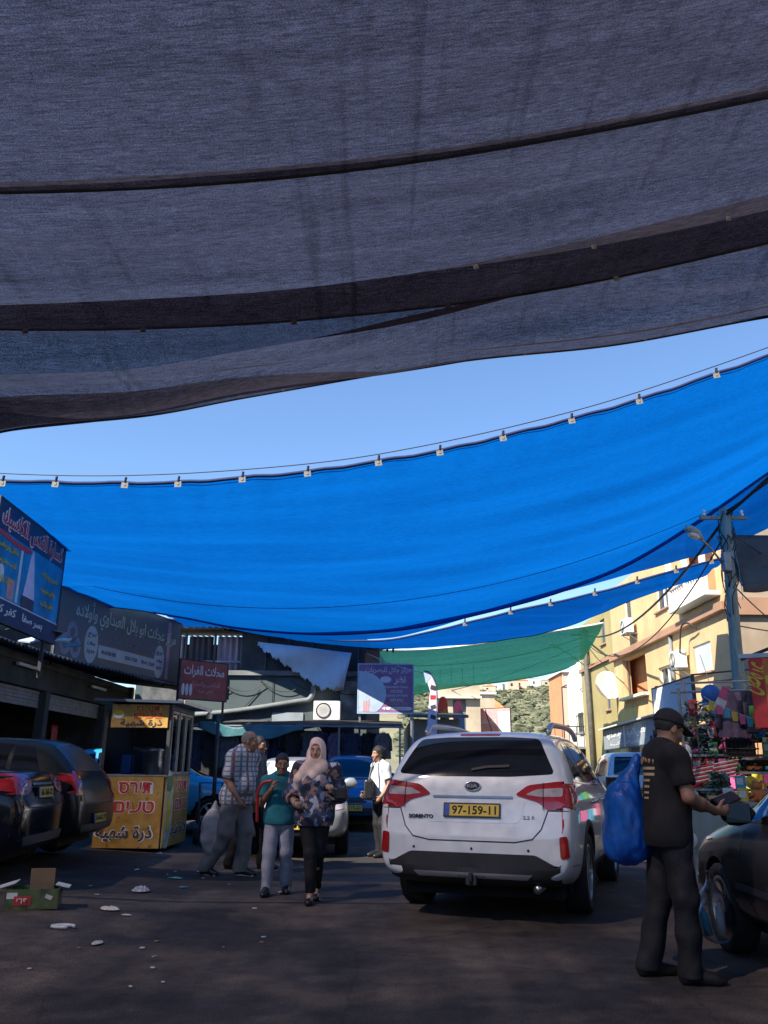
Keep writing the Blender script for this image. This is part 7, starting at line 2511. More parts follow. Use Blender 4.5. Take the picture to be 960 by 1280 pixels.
person('person', 'dark haired person in white T-shirt standing beside the white SUV', (-.02, 13.9, 0), rad(-55), 1.68, J, sp, h=.009)
o = thing('shoulder_bag', 'black shoulder bag of the person in white T-shirt', 'bag', (-.20, 13.72, .88))
MB().box((0, 0, .12), (.14, .30, .30), bev=.03).build('pouch', 'leather_black', o)
MB().tube(catmull([(0, -.12, .26), (.06, -.03, .52), (.16, .10, .64), (.06, .14, .45), (0, .12, .26)], 5), .012, 6).build('strap', 'leather_black', o)

# ------------------------------------------------------------------ sweet corn kiosk
def corn_print():
    m, nt, out = newmat('print_corn')
    p = N(nt, 'ShaderNodeBsdfPrincipled')
    nt.links.new(p.outputs[0], out.inputs[0])
    p.inputs['Roughness'].default_value = 0.45
    a = noise(nt, 3.2, 4.0)
    b = noise(nt, 9.0, 3.0)
    c = ramp(nt, a.outputs[0], (0.42, 0.21, 0.040), (0.56, 0.34, 0.085), 0.35, 0.65).outputs[0]
    f = ramp(nt, b.outputs[0], (0, 0, 0), (0.8, 0.8, 0.8), 0.58, 0.68)
    c = mixc(nt, f.outputs[0], c, (0.27, 0.07, 0.02))
    nt.links.new(c, p.inputs['Base Color'])


corn_print()
mat('print_leaf', (0.10, 0.16, 0.07), 0.5, var=0.4, scale=6)
mat('print_pale_leaf', (0.50, 0.52, 0.36), 0.5, var=0.3, scale=6)
mat('glass_clear_dark', (0.02, 0.022, 0.03), 0.08, var=0.2, spec=0.6)
mat('kiosk_blue', (0.02, 0.035, 0.07), 0.5, var=0.2)
KZ = gz(-4.0) + 0.0
t = thing('corn_kiosk', 'yellow sweet corn kiosk with Hebrew and Arabic lettering and dark glass top', 'kiosk', (-3.86, 13.5, KZ), rad(-1))
W2, D = 0.52, 1.5
bx_ = MB()
bx_.box((0, D / 2, 0.56), (2 * W2 - 0.03, D - 0.03, 1.00))
bx_.build('cabinet', 'kiosk_blue', t)
fp = MB().box((-0.02, 0.0, 0.56), (2 * W2 - 0.02, 0.02, 1.06), bev=0.004).build('front_panel', 'print_corn', t)
rp = MB().box((W2, D / 2, 0.56), (0.02, D - 0.02, 1.06), bev=0.004).build('side_panel', 'print_corn', t)


def bold_text(parent, s_, loc, w, hgt, ink, edge, rot=None, dy=-0.002):
    m = rot if rot is not None else Matrix()
    d = (m @ Vector((0, dy, 0)))
    text(parent, s_, edge, Vector(loc), 0.2, 0.055, width=w * 1.06, height=hgt * 1.12, mtx=m, depth=0.0008)
    text(parent, s_, ink, Vector(loc) + d, 0.2, 0.022, width=w, height=hgt, mtx=m, depth=0.0008)


heb1, heb2, ar1 = 'תירס'[::-1], 'טעים'[::-1], arabic('ذرة شهية')
for (s_, z, w, hh, ink) in ((heb1, 0.90, 0.52, 0.17, 'print_red'), (heb2, 0.62, 0.62, 0.17, 'print_red'), (ar1, 0.24, 0.86, 0.24, 'print_ink')):
    bold_text(t, s_, (0.06 if ink == 'print_red' else -0.06, -0.013, z), w, hh, ink, 'print_white')
R90 = Matrix.Rotation(math.pi / 2, 4, 'Z')
for (s_, z, w, hh, ink) in ((heb1, 0.92, 0.62, 0.17, 'print_red'), (heb2, 0.64, 0.74, 0.17, 'print_red'), (ar1, 0.26, 1.25, 0.24, 'print_ink')):
    bold_text(t, s_, (W2 + 0.013, 0.98 if ink == 'print_red' else 0.78, z), w, hh, ink, 'print_white', R90)
# corn cob picture at the near edge of the side panel
Rp = Matrix.Translation((W2 + 0.012, 0, 0)) @ R90
for pts, mt, off in ((((0.02, 0.05), (0.30, 0.04), (0.46, 0.40), (0.42, 0.85), (0.30, 1.08), (0.02, 1.08)), 'print_pale_leaf', 0.0), (((0.10, 0.30), (0.26, 0.30), (0.32, 0.62), (0.22, 0.84), (0.12, 0.66)), 'print_yellow', 0.004), (((0.02, 0.86), (0.30, 0.86), (0.34, 1.06), (0.02, 1.06)), 'print_leaf', 0.004)):
    loop = catmull([(p[0], p[1], 0) for p in pts] + [(pts[0][0], pts[0][1], 0)], 5)[:-1]
    o = MB().prism([(p.x, p.y) for p in loop], 0.003, Matrix.Rotation(math.pi / 2, 4, 'X')).build('corn_picture', mt, t)
    o.matrix_local = Matrix.Translation((W2 + 0.014 + off, 0, 0)) @ R90
# posts and frame
for x in (-W2 + 0.02, W2 - 0.02):
    for y in (0.02, D - 0.02):
        MB().box((x, y, 1.62), (0.05, 0.05, 1.08)).build('post', 'metal_dark', t)
MB().box((0, D / 2, 1.075), (2 * W2 + 0.02, D + 0.02, 0.035), bev=0.006).build('counter', 'metal_grey', t)
MB().box((0, D / 2, 2.12), (2 * W2 + 0.02, D + 0.02, 0.08)).build('top_frame', 'kiosk_blue', t)
MB().box((-W2 + 0.015, D / 2, 1.60), (0.02, D - 0.1, 1.0)).build('back_board', 'kiosk_blue', t)
MB().box((0, D - 0.02, 1.60), (2 * W2 - 0.1, 0.02, 1.0)).build('rear_board', 'kiosk_blue', t)
sgn = MB().box((0.03, -0.015, 1.98), (0.90, 0.03, 0.36), bev=0.004).build('upper_sign', 'print_corn', t)
bold_text(t, heb1, (0.16, -0.034, 2.09), 0.40, 0.085, 'print_red', 'print_yellow')
bold_text(t, heb2, (0.16, -0.034, 1.985), 0.46, 0.085, 'print_red', 'print_yellow')
text(t, ar1, 'print_ink', (0.06, -0.034, 1.87), 0.2, 0.02, width=0.66, height=0.12)
oval(t, 'bowl_picture', 'print_white', -0.31, 2.0, 0.09, 0.06, y=-0.034)
oval(t, 'bowl_picture', 'print_yellow', -0.31, 2.03, 0.08, 0.04, y=-0.038)
for a, b in ((0.08, 0.50), (0.54, 0.96), (1.0, 1.42)):
    w_ = MB()
    for (y, z, sy, sz) in (((a + b) / 2, 1.12, b - a, 0.04), ((a + b) / 2, 2.05, b - a, 0.04), (a + 0.02, 1.585, 0.04, 0.89), (b - 0.02, 1.585, 0.04, 0.89)):
        w_.box((W2 - 0.005, y, z), (0.03, sy, sz))
    w_.build('window_frame', 'metal_grey', t)
for k, y in enumerate((0.66, 0.78, 1.14)):
    MB().tube([(W2 - 0.10, y, 1.5), (W2 - 0.10, y, 2.04)], 0.022, 8).build('steel_rod', 'steel', t, True)
def thin_glass():
    m, nt, out = newmat('glass_thin')
    g_ = N(nt, 'ShaderNodeBsdfGlossy')
    g_.inputs['Roughness'].default_value = 0.03
    tp_ = N(nt, 'ShaderNodeBsdfTransparent')
    tp_.inputs[0].default_value = (0.82, 0.84, 0.88, 1)
    fr_ = N(nt, 'ShaderNodeFresnel')
    fr_.inputs[0].default_value = 1.3
    mx = N(nt, 'ShaderNodeMixShader')
    nt.links.new(fr_.outputs[0], mx.inputs[0])
    nt.links.new(tp_.outputs[0], mx.inputs[1])
    nt.links.new(g_.outputs[0], mx.inputs[2])
    nt.links.new(mx.outputs[0], out.inputs[0])


thin_glass()
MB().box((0, 0.012, 1.44), (2 * W2 - 0.08, 0.008, 0.70)).build('front_glass', 'glass_thin', t)
for a, b in ((0.08, 0.50), (0.54, 0.96), (1.0, 1.42)):
    MB().box((W2 - 0.012, (a + b) / 2, 1.585), (0.008, b - a - 0.06, 0.86)).build('side_glass', 'glass_thin', t)
rf = MB()
rf.add([(-W2 - 0.15, -0.18, 2.20), (W2 + 0.22, -0.18, 2.17), (W2 + 0.22, D + 0.35, 2.17), (-W2 - 0.15, D + 0.35, 2.20), (-W2 - 0.15, -0.18, 2.24), (W2 + 0.22, -0.18, 2.21), (W2 + 0.22, D + 0.35, 2.21), (-W2 - 0.15, D + 0.35, 2.24)],
       [(3, 2, 1, 0), (4, 5, 6, 7), (0, 1, 5, 4), (1, 2, 6, 5), (2, 3, 7, 6), (3, 0, 4, 7)])
rf.build('roof', 'kiosk_blue', t)
MB().box((W2 + 0.23, D / 2 + 0.08, 2.19), (0.02, D + 0.5, 0.055)).build('roof_edge', 'tin_lit', t)  # pale strip painted as the sunlit rim of the roof
MB().lathe([(0.02, 0.06), (0.06, 0.0), (0.055, -0.05), (0.0, -0.06)], 12, Matrix.Translation((W2 + 0.2, D + 0.3, 2.10))).build('lamp', 'print_white', t, True)

t = thing('cooking_pot', 'tall steel cooking pot standing inside the corn kiosk', 'pot', (-3.66, 13.85, KZ + 1.095))
MB().lathe([(0.165, 0.0), (0.17, 0.01), (0.17, 0.36), (0.18, 0.37), (0.16, 0.38), (0.155, 0.36)], 28).build('pot_body', 'steel', t, True)
MB().lathe([(0.175, 0.38), (0.12, 0.41), (0.02, 0.43), (0.02, 0.46), (0.0, 0.465)], 28).build('lid', 'steel', t, True)
for s_ in (-1, 1):
    MB().tube([(s_ * 0.17, -0.05, 0.28), (s_ * 0.21, -0.03, 0.28), (s_ * 0.21, 0.03, 0.28), (s_ * 0.17, 0.05, 0.28)], 0.008, 6).build('pot_handle', 'steel', t)
o = MB().box((-4.08, 13.9, KZ + 1.25), (0.16, 0.2, 0.3), bev=0.02).build('napkin_box', 'plastic_blue')
tag(o, 'blue box behind the glass of the corn kiosk', 'box')
o = MB().box((-3.46, 14.3, KZ + 1.25), (0.10, 0.22, 0.28), bev=0.01).build('paper_stack', 'print_white')
tag(o, 'white stack of paper cups behind the side window of the corn kiosk', 'paper')
o = MB().tube([(-2.98, 15.6, 0.05), (-3.0, 15.6, 2.25)], 0.035, 8).build('awning_post', 'metal_dark', None, True)
tag(o, 'thin black post standing beside the corn kiosk', 'post')
t = thing('hand_cart', 'small dark two wheeled hand cart beside the corn kiosk', 'cart', (-2.95, 15.3, 0.05), rad(20))
MB().tube([(-0.2, 0, 0.12), (-0.2, 0.25, 1.0), (0.2, 0.25, 1.0), (0.2, 0, 0.12)], 0.02, 6).build('frame', 'metal_dark', t)
MB().box((0, -0.16, 0.06), (0.42, 0.36, 0.03)).build('toe_plate', 'metal_dark', t)
for s_ in (-1, 1):
    MB().lathe([(0.02, -0.03), (0.12, -0.035), (0.13, 0), (0.12, 0.035), (0.02, 0.03)], 18, Matrix.Translation((s_ * 0.24, 0.06, 0.13)) @ Matrix.Rotation(math.pi / 2, 4, 'Y')).build('wheel', 'tyre', t, True)

# ------------------------------------------------------------------ toy stall on the right
mat('panel_sage', (0.26, 0.31, 0.29), 0.7, var=0.12)
for nm, c in dict(toy_red=(0.5, 0.03, 0.03), toy_pink=(0.62, 0.10, 0.24), toy_green=(0.08, 0.38, 0.06), toy_yellow=(0.62, 0.45, 0.04), toy_white=(0.62, 0.63, 0.62), toy_blue=(0.03, 0.16, 0.5),
                  toy_orange=(0.55, 0.16, 0.03), toy_tan=(0.42, 0.24, 0.12), toy_cyan=(0.05, 0.34, 0.5), toy_black=(0.015, 0.015, 0.017)).items():
    mat(nm, c, 0.55, var=0.12, scale=12)
t = thing('toy_stall', 'long market stall table with sage panels piled with toys', 'stall', (3.88, 11.05, 0), rad(-24))
MB().box((1.5, 0.45, 0.93), (3.2, 0.95, 0.05), bev=0.01).build('tabletop', 'panel_sage', t)
for k in range(4):
    MB().box((0.32 + 0.79 * k, 0.0, 0.50), (0.77, 0.03, 0.80), bev=0.005).build('skirt_panel', 'panel_sage', t)
for k in range(3):
    MB().box((-0.05, 0.15 + 0.32 * k, 0.50), (0.03, 0.30, 0.80)).build('end_panel', 'panel_sage', t)
for (x, y) in ((0.0, 0.9), (3.05, 0.9), (0.0, 0.0), (3.05, 0.0)):
    MB().tube([(x, y, 0), (x, y, 2.55 if y > 0.5 else 2.35)], 0.022, 8).build('post', 'metal_grey', t)
for z, y in ((2.5, 0.9), (2.3, 0.0), (1.8, 0.9)):
    MB().tube([(-0.1, y, z), (3.2, y, z)], 0.016, 6).build('rail', 'metal_grey', t)
SM = Matrix.Translation((3.88, 11.05, 0)) @ Matrix.Rotation(rad(-24), 4, 'Z')
rnd = random.Random(77)


def at_stall(x, y, z):
    return SM @ Vector((x, y, z))


# shelves step up towards the back
for k, (y, z) in enumerate(((0.35, 1.09), (0.62, 1.30), (0.86, 1.52))):
    MB().box((1.5, y, z), (3.0, 0.26, 0.03)).build('shelf', 'panel_sage', t)


def ball(r, mt, loc, lab, squash=1.0, name='toy_ball'):
    mb = MB().lathe([(0.0001, r * squash)] + [(r * math.sin(a), r * squash * math.cos(a)) for a in [math.pi * k / 8 for k in range(1, 8)]] + [(0.0001, -r * squash)], 14)
    o = thing(name, lab, 'toy', loc, rnd.uniform(0, 3), 'toys on the stall')
    mb.build('shell', mt, o, True)
    MB().lathe([(r * 1.005, -r * .10), (r * 1.012, 0), (r * 1.005, r * .10)], 16, Matrix.Rotation(rnd.uniform(0.3, 1.2), 4, 'X')).build('stripe', 'toy_white', o, True)
    return o


def plush(loc, mt, lab, s=1.0):
    o = thing('plush_toy', lab, 'toy', loc, rad(-24) + rnd.uniform(-.5, .5), 'toys on the stall')
    F = Field((-.16, -.14, -.02), (.16, .14, .36), .009)
    F.ell((0, 0, .09), (.075, .07, .09), .0)
    F.ell((0, -.01, .215), (.065, .06, .06), .02)
    F.ell((0, -.065, .20), (.028, .025, .022), .01)
    for q in (-1, 1):
        F.ell((q * .055, 0, .268), (.026, .014, .026), .008)
        F.cone((q * .06, -.01, .13), (q * .11, -.03, .08), .028, .022, .02)
        F.cone((q * .04, -.03, .03), (q * .06, -.11, .025), .032, .028, .02)
    link(F.mesh('body'), 'body', mt, o)
    for q in (-1, 1):
        MB().lathe([(0, .007), (.007, 0), (0, -.007)], 8, Matrix.Translation((q * .022, -.062, .228))).build('eye', 'toy_black', o)
    MB().lathe([(0, .008), (.010, 0), (0, -.008)], 8, Matrix.Translation((0, -.088, .206))).build('nose', 'toy_black', o)
    o.scale = (s, s, s)
    return o


def windup_car(loc, mt, lab):
    o = thing('toy_car', lab, 'toy', loc, rnd.uniform(0, 3), 'toys on the stall')
    MB().box((0, 0, .045), (.18, .085, .045), bev=.012).build('body', mt, o)
    MB().box((-.01, 0, .085), (.09, .075, .04), bev=.012, taper=.75).build('cab', 'glass_car', o)
    for sx in (-.055, .055):
        for sy in (-.042, .042):
            MB().lathe([(.0, -.01), (.022, -.01), (.022, .01), (.0, .01)], 10, Matrix.Translation((sx, sy, .024)) @ Matrix.Rotation(math.pi / 2, 4, 'X')).build('wheel', 'toy_black', o)
    return o


cols = ['toy_red', 'toy_pink', 'toy_green', 'toy_yellow', 'toy_white', 'toy_blue', 'toy_orange', 'toy_cyan']
cname = dict(toy_red='red', toy_pink='pink', toy_green='green', toy_yellow='yellow', toy_white='white', toy_blue='blue', toy_orange='orange', toy_cyan='cyan', toy_tan='tan', toy_black='black')
rowname = {0.14: 'on the front edge of the stall table', 0.35: 'on the lowest shelf of the toy stall', 0.62: 'on the middle shelf of the toy stall', 0.86: 'on the top shelf of the toy stall'}
for (y, z0) in ((0.14, 0.955), (0.35, 1.105), (0.62, 1.315), (0.86, 1.535)):
    x = 0.05
    k = 0
    while x < 2.95:
        c_ = cols[rnd.randrange(8)]
        r = rnd.uniform(.055, .085)
        q = rnd.random()
        if q < .40:
            ball(r, c_, at_stall(x, y + rnd.uniform(-.05, .05), z0 + r), cname[c_] + ' ball with a pale stripe ' + rowname[y])
            x += 2 * r + .03
        elif q < .62:
            p_ = ['toy_tan', 'toy_white', 'toy_orange', 'toy_pink', 'toy_black'][rnd.randrange(5)]
            plush(at_stall(x + .05, y, z0), p_, cname[p_] + ' plush bear sitting ' + rowname[y], rnd.uniform(.75, 1.0))
            x += .25
        elif q < .80:
            windup_car(at_stall(x + .06, y, z0), c_, cname[c_] + ' toy car ' + rowname[y])
            x += .22
        else:
            b_ = MB().box((0, 0, .08), (.12, .07, .16), bev=.004)
            o = thing('toy_box', cname[c_] + ' toy carton standing ' + rowname[y], 'box', at_stall(x + .04, y, z0), rad(-24) + rnd.uniform(-.3, .3), 'toys on the stall')
            b_.build('carton', c_, o)
            MB().box((0, -.0365, .09), (.08, .003, .08)).build('window_print', 'toy_white', o)
            x += .17
# carded toys hanging from the stall rails
for row, (yy, zz, nn) in enumerate(((0.88, 2.28, 12), (0.86, 1.98, 12), (0.02, 2.12, 9))):
    for k in range(nn):
        if row == 2 and k < 4:
            continue
        c_ = cols[(k * 5 + row * 3) % 8]
        o = thing('carded_toy', cname[c_] + ' carded toy hanging from the ' + ['upper back rail', 'lower back rail', 'front rail'][row] + ' of the toy stall', 'toy', at_stall(0.08 + 0.2 * k + rnd.uniform(-.03, .03), yy, zz), rad(-24) + rnd.uniform(-.4, .4), 'carded toys hanging at the stall')
        MB().box((0, 0, -.12), (.13, .008, .22), bev=.003).build('card', c_, o)
        MB().box((0, -.02, -.15), (.09, .035, .11), bev=.015).build('blister', cols[(k * 3 + row) % 8], o)
        MB().tube([(0, 0, -.01), (0, 0, .04)], .004, 5).build('hook', 'metal_grey', o)
# striped rods
for k in range(9):
    p0 = at_stall(-0.05 + 0.008 * k, 0.10 + 0.02 * k, 1.13 + 0.026 * k)
    p1 = at_stall(0.55 + 0.01 * k, 0.34 + 0.02 * k, 1.26 + 0.026 * k)
    o = thing('striped_rod', 'long red and cream striped rod lying across the toy stall', 'rod', (0, 0, 0), 0, 'striped rods on the toy stall')
    for q in range(2):
        MB().tube([p0.lerp(p1, q * .5), p0.lerp(p1, q * .5 + .5)], .010, 6).build('section', ['toy_red', 'rope_white'][(q + k) % 2], o)
# mannequin head
o = thing('mannequin_head', 'white mannequin head on the end of the toy stall', 'mannequin', at_stall(-0.02, 0.45, 1.36), rad(20))
F = Field((-.15, -.16, -.06), (.15, .16, .34), .008)
F.ell((0, .0, .20), (.075, .09, .10), 0)
F.ell((0, -.02, .13), (.055, .06, .07), .03)
F.cone((0, .01, .0), (0, .01, .12), .05, .045, .03)
F.cone((0, -.08, .17), (0, -.098, .14), .010, .014, .012)
F.half((0, 0, 0), (0, 0, -1))
link(F.mesh('head'), 'head', 'toy_white', o)
MB().lathe([(.09, -.06), (.09, -.045), (.05, -.02), (.05, .0)], 18).build('stand', 'toy_white', o, True)


# artificial plants
def artificial_plant(lab, loc, hgt, spread, seed, mts=('leaf_dark', 'leaf_mid')):
    rnd_ = random.Random(seed)
    o = thing('artificial_plant', lab, 'plant', loc)
    MB().tube([(0, 0, 0), (0.02, 0, hgt * .5), (0, 0.02, hgt * .9)], [.02, .015, .006], 6).build('stem', 'pole_dark', o)
    for mt in mts:
        mb = MB()
        for k in range(420):
            z = hgt * (0.12 + 0.9 * rnd_.random())
            rr = spread * (1.1 - 0.65 * z / hgt) * rnd_.random() ** .6
            a = rnd_.uniform(0, 6.28)
            p = Vector((rr * math.cos(a), rr * math.sin(a), z))
            d = Vector((math.cos(a), math.sin(a), rnd_.uniform(-.5, .6))).normalized()
            u = d.orthogonal().normalized()
            u = Matrix.Rotation(rnd_.uniform(0, 6.28), 3, d) @ u
            L, w = rnd_.uniform(.04, .08), rnd_.uniform(.010, .018)
            mb.add([p, p + d * L * .5 + u * w, p + d * L, p + d * L * .5 - u * w], [(0, 1, 2, 3)])
        lf = mb.build('foliage', mt, o)
        lf['kind'] = 'stuff'
    return o


mat('leaf_dark', (0.02, 0.06, 0.035), 0.5, var=0.4, scale=10)
mat('leaf_mid', (0.05, 0.12, 0.05), 0.5, var=0.4, scale=10)
mat('leaf_frost', (0.22, 0.32, 0.33), 0.4, var=0.3, scale=10)
artificial_plant('tall frosted artificial plant behind the toy stall', at_stall(0.12, 0.75, 1.05), 1.15, 0.26, 1, ('leaf_dark', 'leaf_frost'))
artificial_plant('dark artificial plant hanging over the toy stall', at_stall(0.45, 1.0, 1.1), 0.95, 0.24, 2)
artificial_plant('bright green artificial plant among the toys', at_stall(0.35, 0.3, 1.0), 0.30, 0.16, 3, ('leaf_mid', 'leaf_frost'))
# black wire basket
o = thing('wire_basket', 'black wire basket hung at the back of the toy stall', 'basket', at_stall(0.66, 0.55, 1.50), rad(-24))
for k in range(9):
    MB().tube([(-.22 + .055 * k, -.12, .30), (-.20 + .05 * k, -.10, 0), (-.20 + .05 * k, .10, 0), (-.22 + .055 * k, .12, .30)], .006, 5).build('wire', 'wire_black', o)
for z, w_ in ((.30, .24), (.20, .23), (.10, .22), (0.0, .21)):
    MB().tube([(-w_, -.12, z), (w_, -.12, z), (w_, .12, z), (-w_, .12, z), (-w_, -.12, z)], .007, 5).build('rim', 'wire_black', o)
MB().box((0, 0, .12), (.36, .19, .22), bev=.03).build('lining', 'cloth_black', o)
# hanging robes
p = at_stall(0.60, 0.35, 2.36)
garment('hanging_robe', 'long grey violet robe hanging from the toy stall frame', tuple(p), 0.30, 0.62, 'cloth_violet', rad(-10), True)
p = at_stall(0.86, 0.40, 2.36)
garment('hanging_robe', 'dark navy robe hanging beside the grey violet robe', tuple(p), 0.26, 0.56, 'cloth_navy', rad(-15), True)
p = at_stall(0.2, 1.2, 1.9)
garment('hanging_robe', 'black robe hanging behind the frosted artificial plant', tuple(p), 0.46, 1.0, 'cloth_black', rad(20), True)
# red banner
t, L = sign_board('hanging_banner', 'red banner with yellow Arabic lettering and orange strip over the toy stall', (4.38, 10.0), (5.3, 9.55), 1.80, 2.62, 'toy_red', 'banner', 0.02, None)
text(t, arabic('عروض'), 'toy_yellow', (0.06, -0.004, 2.38), 0.3, 0.02, width=0.34, height=0.34, mtx=Matrix.Rotation(rad(-60), 4, 'Y'))
flat(t, 'orange_strip', 'toy_orange', 0.155, 0.215, 1.70, 2.60, y=-0.006)
for z in (1.8, 1.98, 2.3):
    flat(t, 'strip_print', 'toy_yellow', 0.165, 0.205, z, z + .1, y=-0.010)
MB().box((L / 2, 0.01, 2.64), (L + .2, .04, .05)).build('top_batten', 'print_sky', t)
MB().tube([(-0.08, 0.01, 2.60), (0.9, 0.01, 2.95)], .02, 6).build('spar', 'metal_dark', t)
for x in (0.4, 0.9):
    MB().tube([(x, 0.03, 0), (x, 0.03, 2.7)], .02, 6).build('pole', 'metal_grey', t)
# bunting
bt = thing('bunting', 'string of small blue, yellow and pink flags along the toy stall', 'bunting', (0, 0, 0))
pts = sag((3.92, 10.3, 2.18), (5.5, 9.9, 1.98), 0.22, 20)
MB().tube(pts, .004, 5).build('string', 'rope_white', bt)
for k in range(1, 19):
    p = pts[k]
    MB().add([p + V(-.035, 0, 0), p + V(.035, 0, 0), p + V(.03, -.01, -.11), p + V(-.03, -.012, -.11), p + V(-.035, .004, 0), p + V(.035, .004, 0), p + V(.03, -.006, -.11), p + V(-.03, -.008, -.11)],
             [(0, 3, 2, 1), (4, 5, 6, 7), (0, 1, 5, 4), (1, 2, 6, 5), (2, 3, 7, 6), (3, 0, 4, 7)]).build('flag', ['toy_cyan', 'toy_yellow', 'toy_pink'][k % 3], bt)
# inflatable ball and streamer above the man's head
o = thing('inflatable_toy', 'dark blue and pink inflatable ball hanging at the stall corner', 'toy', (4.05, 10.4, 2.22))
MB().lathe([(0.0001, .12)] + [(.12 * math.sin(a), .12 * math.cos(a)) for a in [math.pi * k / 8 for k in range(1, 8)]] + [(0.0001, -.12)], 16).build('ball', 'toy_blue', o, True)
MB().box((.10, -.10, -.02), (.09, .02, .22), Matrix.Rotation(.5, 4, 'Y'), bev=.005).build('pink_fin', 'toy_pink', o)
MB().box((.05, -.12, -.13), (.12, .02, .14), Matrix.Rotation(.5, 4, 'Y'), bev=.005).build('white_fin', 'toy_white', o)
MB().tube([(0, 0, .12), (-.05, .1, .5)], .004, 5).build('cord', 'rope_white', o)
o = ball(.07, 'toy_white', (3.84, 10.95, .50), 'white and pink ball hung low on the sage stall end', 1.25, 'hanging_ball')
# shelves of goods deeper in the stall row
for k in range(3):
    t = thing('goods_rack', ['dark goods rack behind the toy stall', 'second dark goods rack behind the toy stall plants', 'third dark goods rack below the blank white board'][k], 'rack', (4.7 + 0.75 * k, 14.4 + 2.6 * k, 0), rad(-62))
    for z in (0.5, 1.0, 1.5, 2.0):
        MB().box((1.0, 0.3, z), (2.2, 0.5, 0.03)).build('shelf', 'metal_dark', t)
    for x in (-.1, 2.1):
        for y in (0.05, 0.55):
            MB().box((x, y, 1.05), (0.04, 0.04, 2.1)).build('post', 'metal_dark', t)
    MB().box((1.0, 0.56, 1.05), (2.2, 0.03, 2.05)).build('back_panel', 'interior_dark', t)
    RM = Matrix.Translation((4.7 + 0.75 * k, 14.4 + 2.6 * k, 0)) @ Matrix.Rotation(rad(-62), 4, 'Z')
    for z in (0.515, 1.015, 1.515):
        x = 0.0
        while x < 1.95:
            c_ = (cols + ['toy_black', 'toy_tan'])[rnd.randrange(10)]
            w_, hh = rnd.uniform(.10, .26), rnd.uniform(.14, .34)
            o = MB().box((0, 0, hh / 2), (w_, .24, hh), bev=.008).build('goods_carton', c_)
            o.matrix_world = RM @ Matrix.Translation((x + w_ / 2, .28, z + .003))
            tag(o, cname[c_] + ' carton on the ' + ['goods rack behind the toy stall', 'goods rack behind the toy stall plants', 'goods rack below the blank white board'][k], 'carton', 'cartons on the goods racks')
            x += w_ + .02
# towels hanging far down the street
for k, (mt, x, z, nm) in enumerate((('toy_red', 2.36, 4.05, 'red'), ('toy_green', 2.42, 3.55, 'green'), ('toy_pink', 2.95, 3.9, 'pink'), ('toy_blue', 3.05, 3.5, 'blue'))):
    garment('hanging_towel', nm + ' towel hanging far down the street beside the feather banner', (x, 33.0, z), 0.34, 0.75, mt, 0.2 * k, False)
    pass

# ------------------------------------------------------------------ litter
mat('card_brown', (0.26, 0.17, 0.10), 0.9, var=0.15, bump=0.2, bscale=40)
mat('card_green', (0.05, 0.10, 0.035), 0.75, var=0.6, scale=9, dirt=(0.16, 0.11, 0.06), dirt_amt=0.8, dscale=5)
mat('film_clear', (0.45, 0.46, 0.50), 0.25, var=0.3, scale=18, bump=1.0, bscale=30, spec=0.7)
mat('paper_white', (0.60, 0.58, 0.55), 0.8, var=0.15, scale=14, bump=0.8, bscale=25)
t = thing('carton_box', 'torn green and white fruit carton with brown flap lying on the road', 'box', (-3.22, 8.42, gz(-3.2) + 0.003), rad(14))
t.scale = (0.9, 0.9, 0.85)
for (c_, s_) in (((0, -.17, .10), (.50, .012, .20)), ((0, .17, .10), (.50, .012, .20)), ((-.25, 0, .10), (.012, .34, .20)), ((.25, 0, .10), (.012, .34, .20)), ((0, 0, .008), (.49, .33, .012))):
    MB().box(c_, s_).build('side', 'card_green', t)
MB().box((.05, .10, .27), (.24, .010, .22), Matrix.Rotation(.15, 4, 'X')).build('flap', 'card_brown', t)
MB().box((-.28, .0, .23), (.22, .30, .010), Matrix.Rotation(-.3, 4, 'Y')).build('flap', 'print_white', t)
MB().box((.27, .05, .21), (.14, .22, .010), Matrix.Rotation(.25, 4, 'Y')).build('flap', 'paper_white', t)
MB().box((-.09, -.178, .09), (.16, .004, .09)).build('red_print', 'toy_red', t)
MB().box((-.19, -.178, .14), (.10, .004, .06)).build('white_print', 'print_white', t)
text(t, 'פרי'[::-1], 'print_white', (-.09, -.182, .09), .06, .01, height=.05)
MB().box((.16, -.178, .12), (.07, .004, .04), Matrix.Rotation(.4, 4, 'Y')).build('torn_patch', 'paper_white', t)


def crumple(name, lab, loc, size, material, seed, flat_=0.35, cat='litter'):
    rnd_ = random.Random(seed)
    n = 14
    vs_, fs_ = [], []
    for j in range(n + 1):
        for i in range(n + 1):
            u, v = i / n - .5, j / n - .5
            r = 1 - 0.5 * (abs(u) + abs(v)) ** 2
            vs_.append((u * size[0] * r + rnd_.uniform(-.02, .02) * size[0], v * size[1] * r + rnd_.uniform(-.02, .02) * size[1],
                        0.006 + flat_ * size[0] * rnd_.random() * max(0, 1 - 2.2 * (u * u + v * v) * 1.6)))
    for j in range(n):
        for i in range(n):
            a = j * (n + 1) + i
            fs_.append((a, a + 1, a + n + 2, a + n + 1))
    o = MB().add(vs_, fs_).build(name, material, None, False, thick=.002)
    o.location = (loc[0], loc[1], gz(loc[0]) + 0.008)
    o.rotation_euler = (0, 0, rnd_.uniform(0, 3))
    return tag(o, lab, cat)


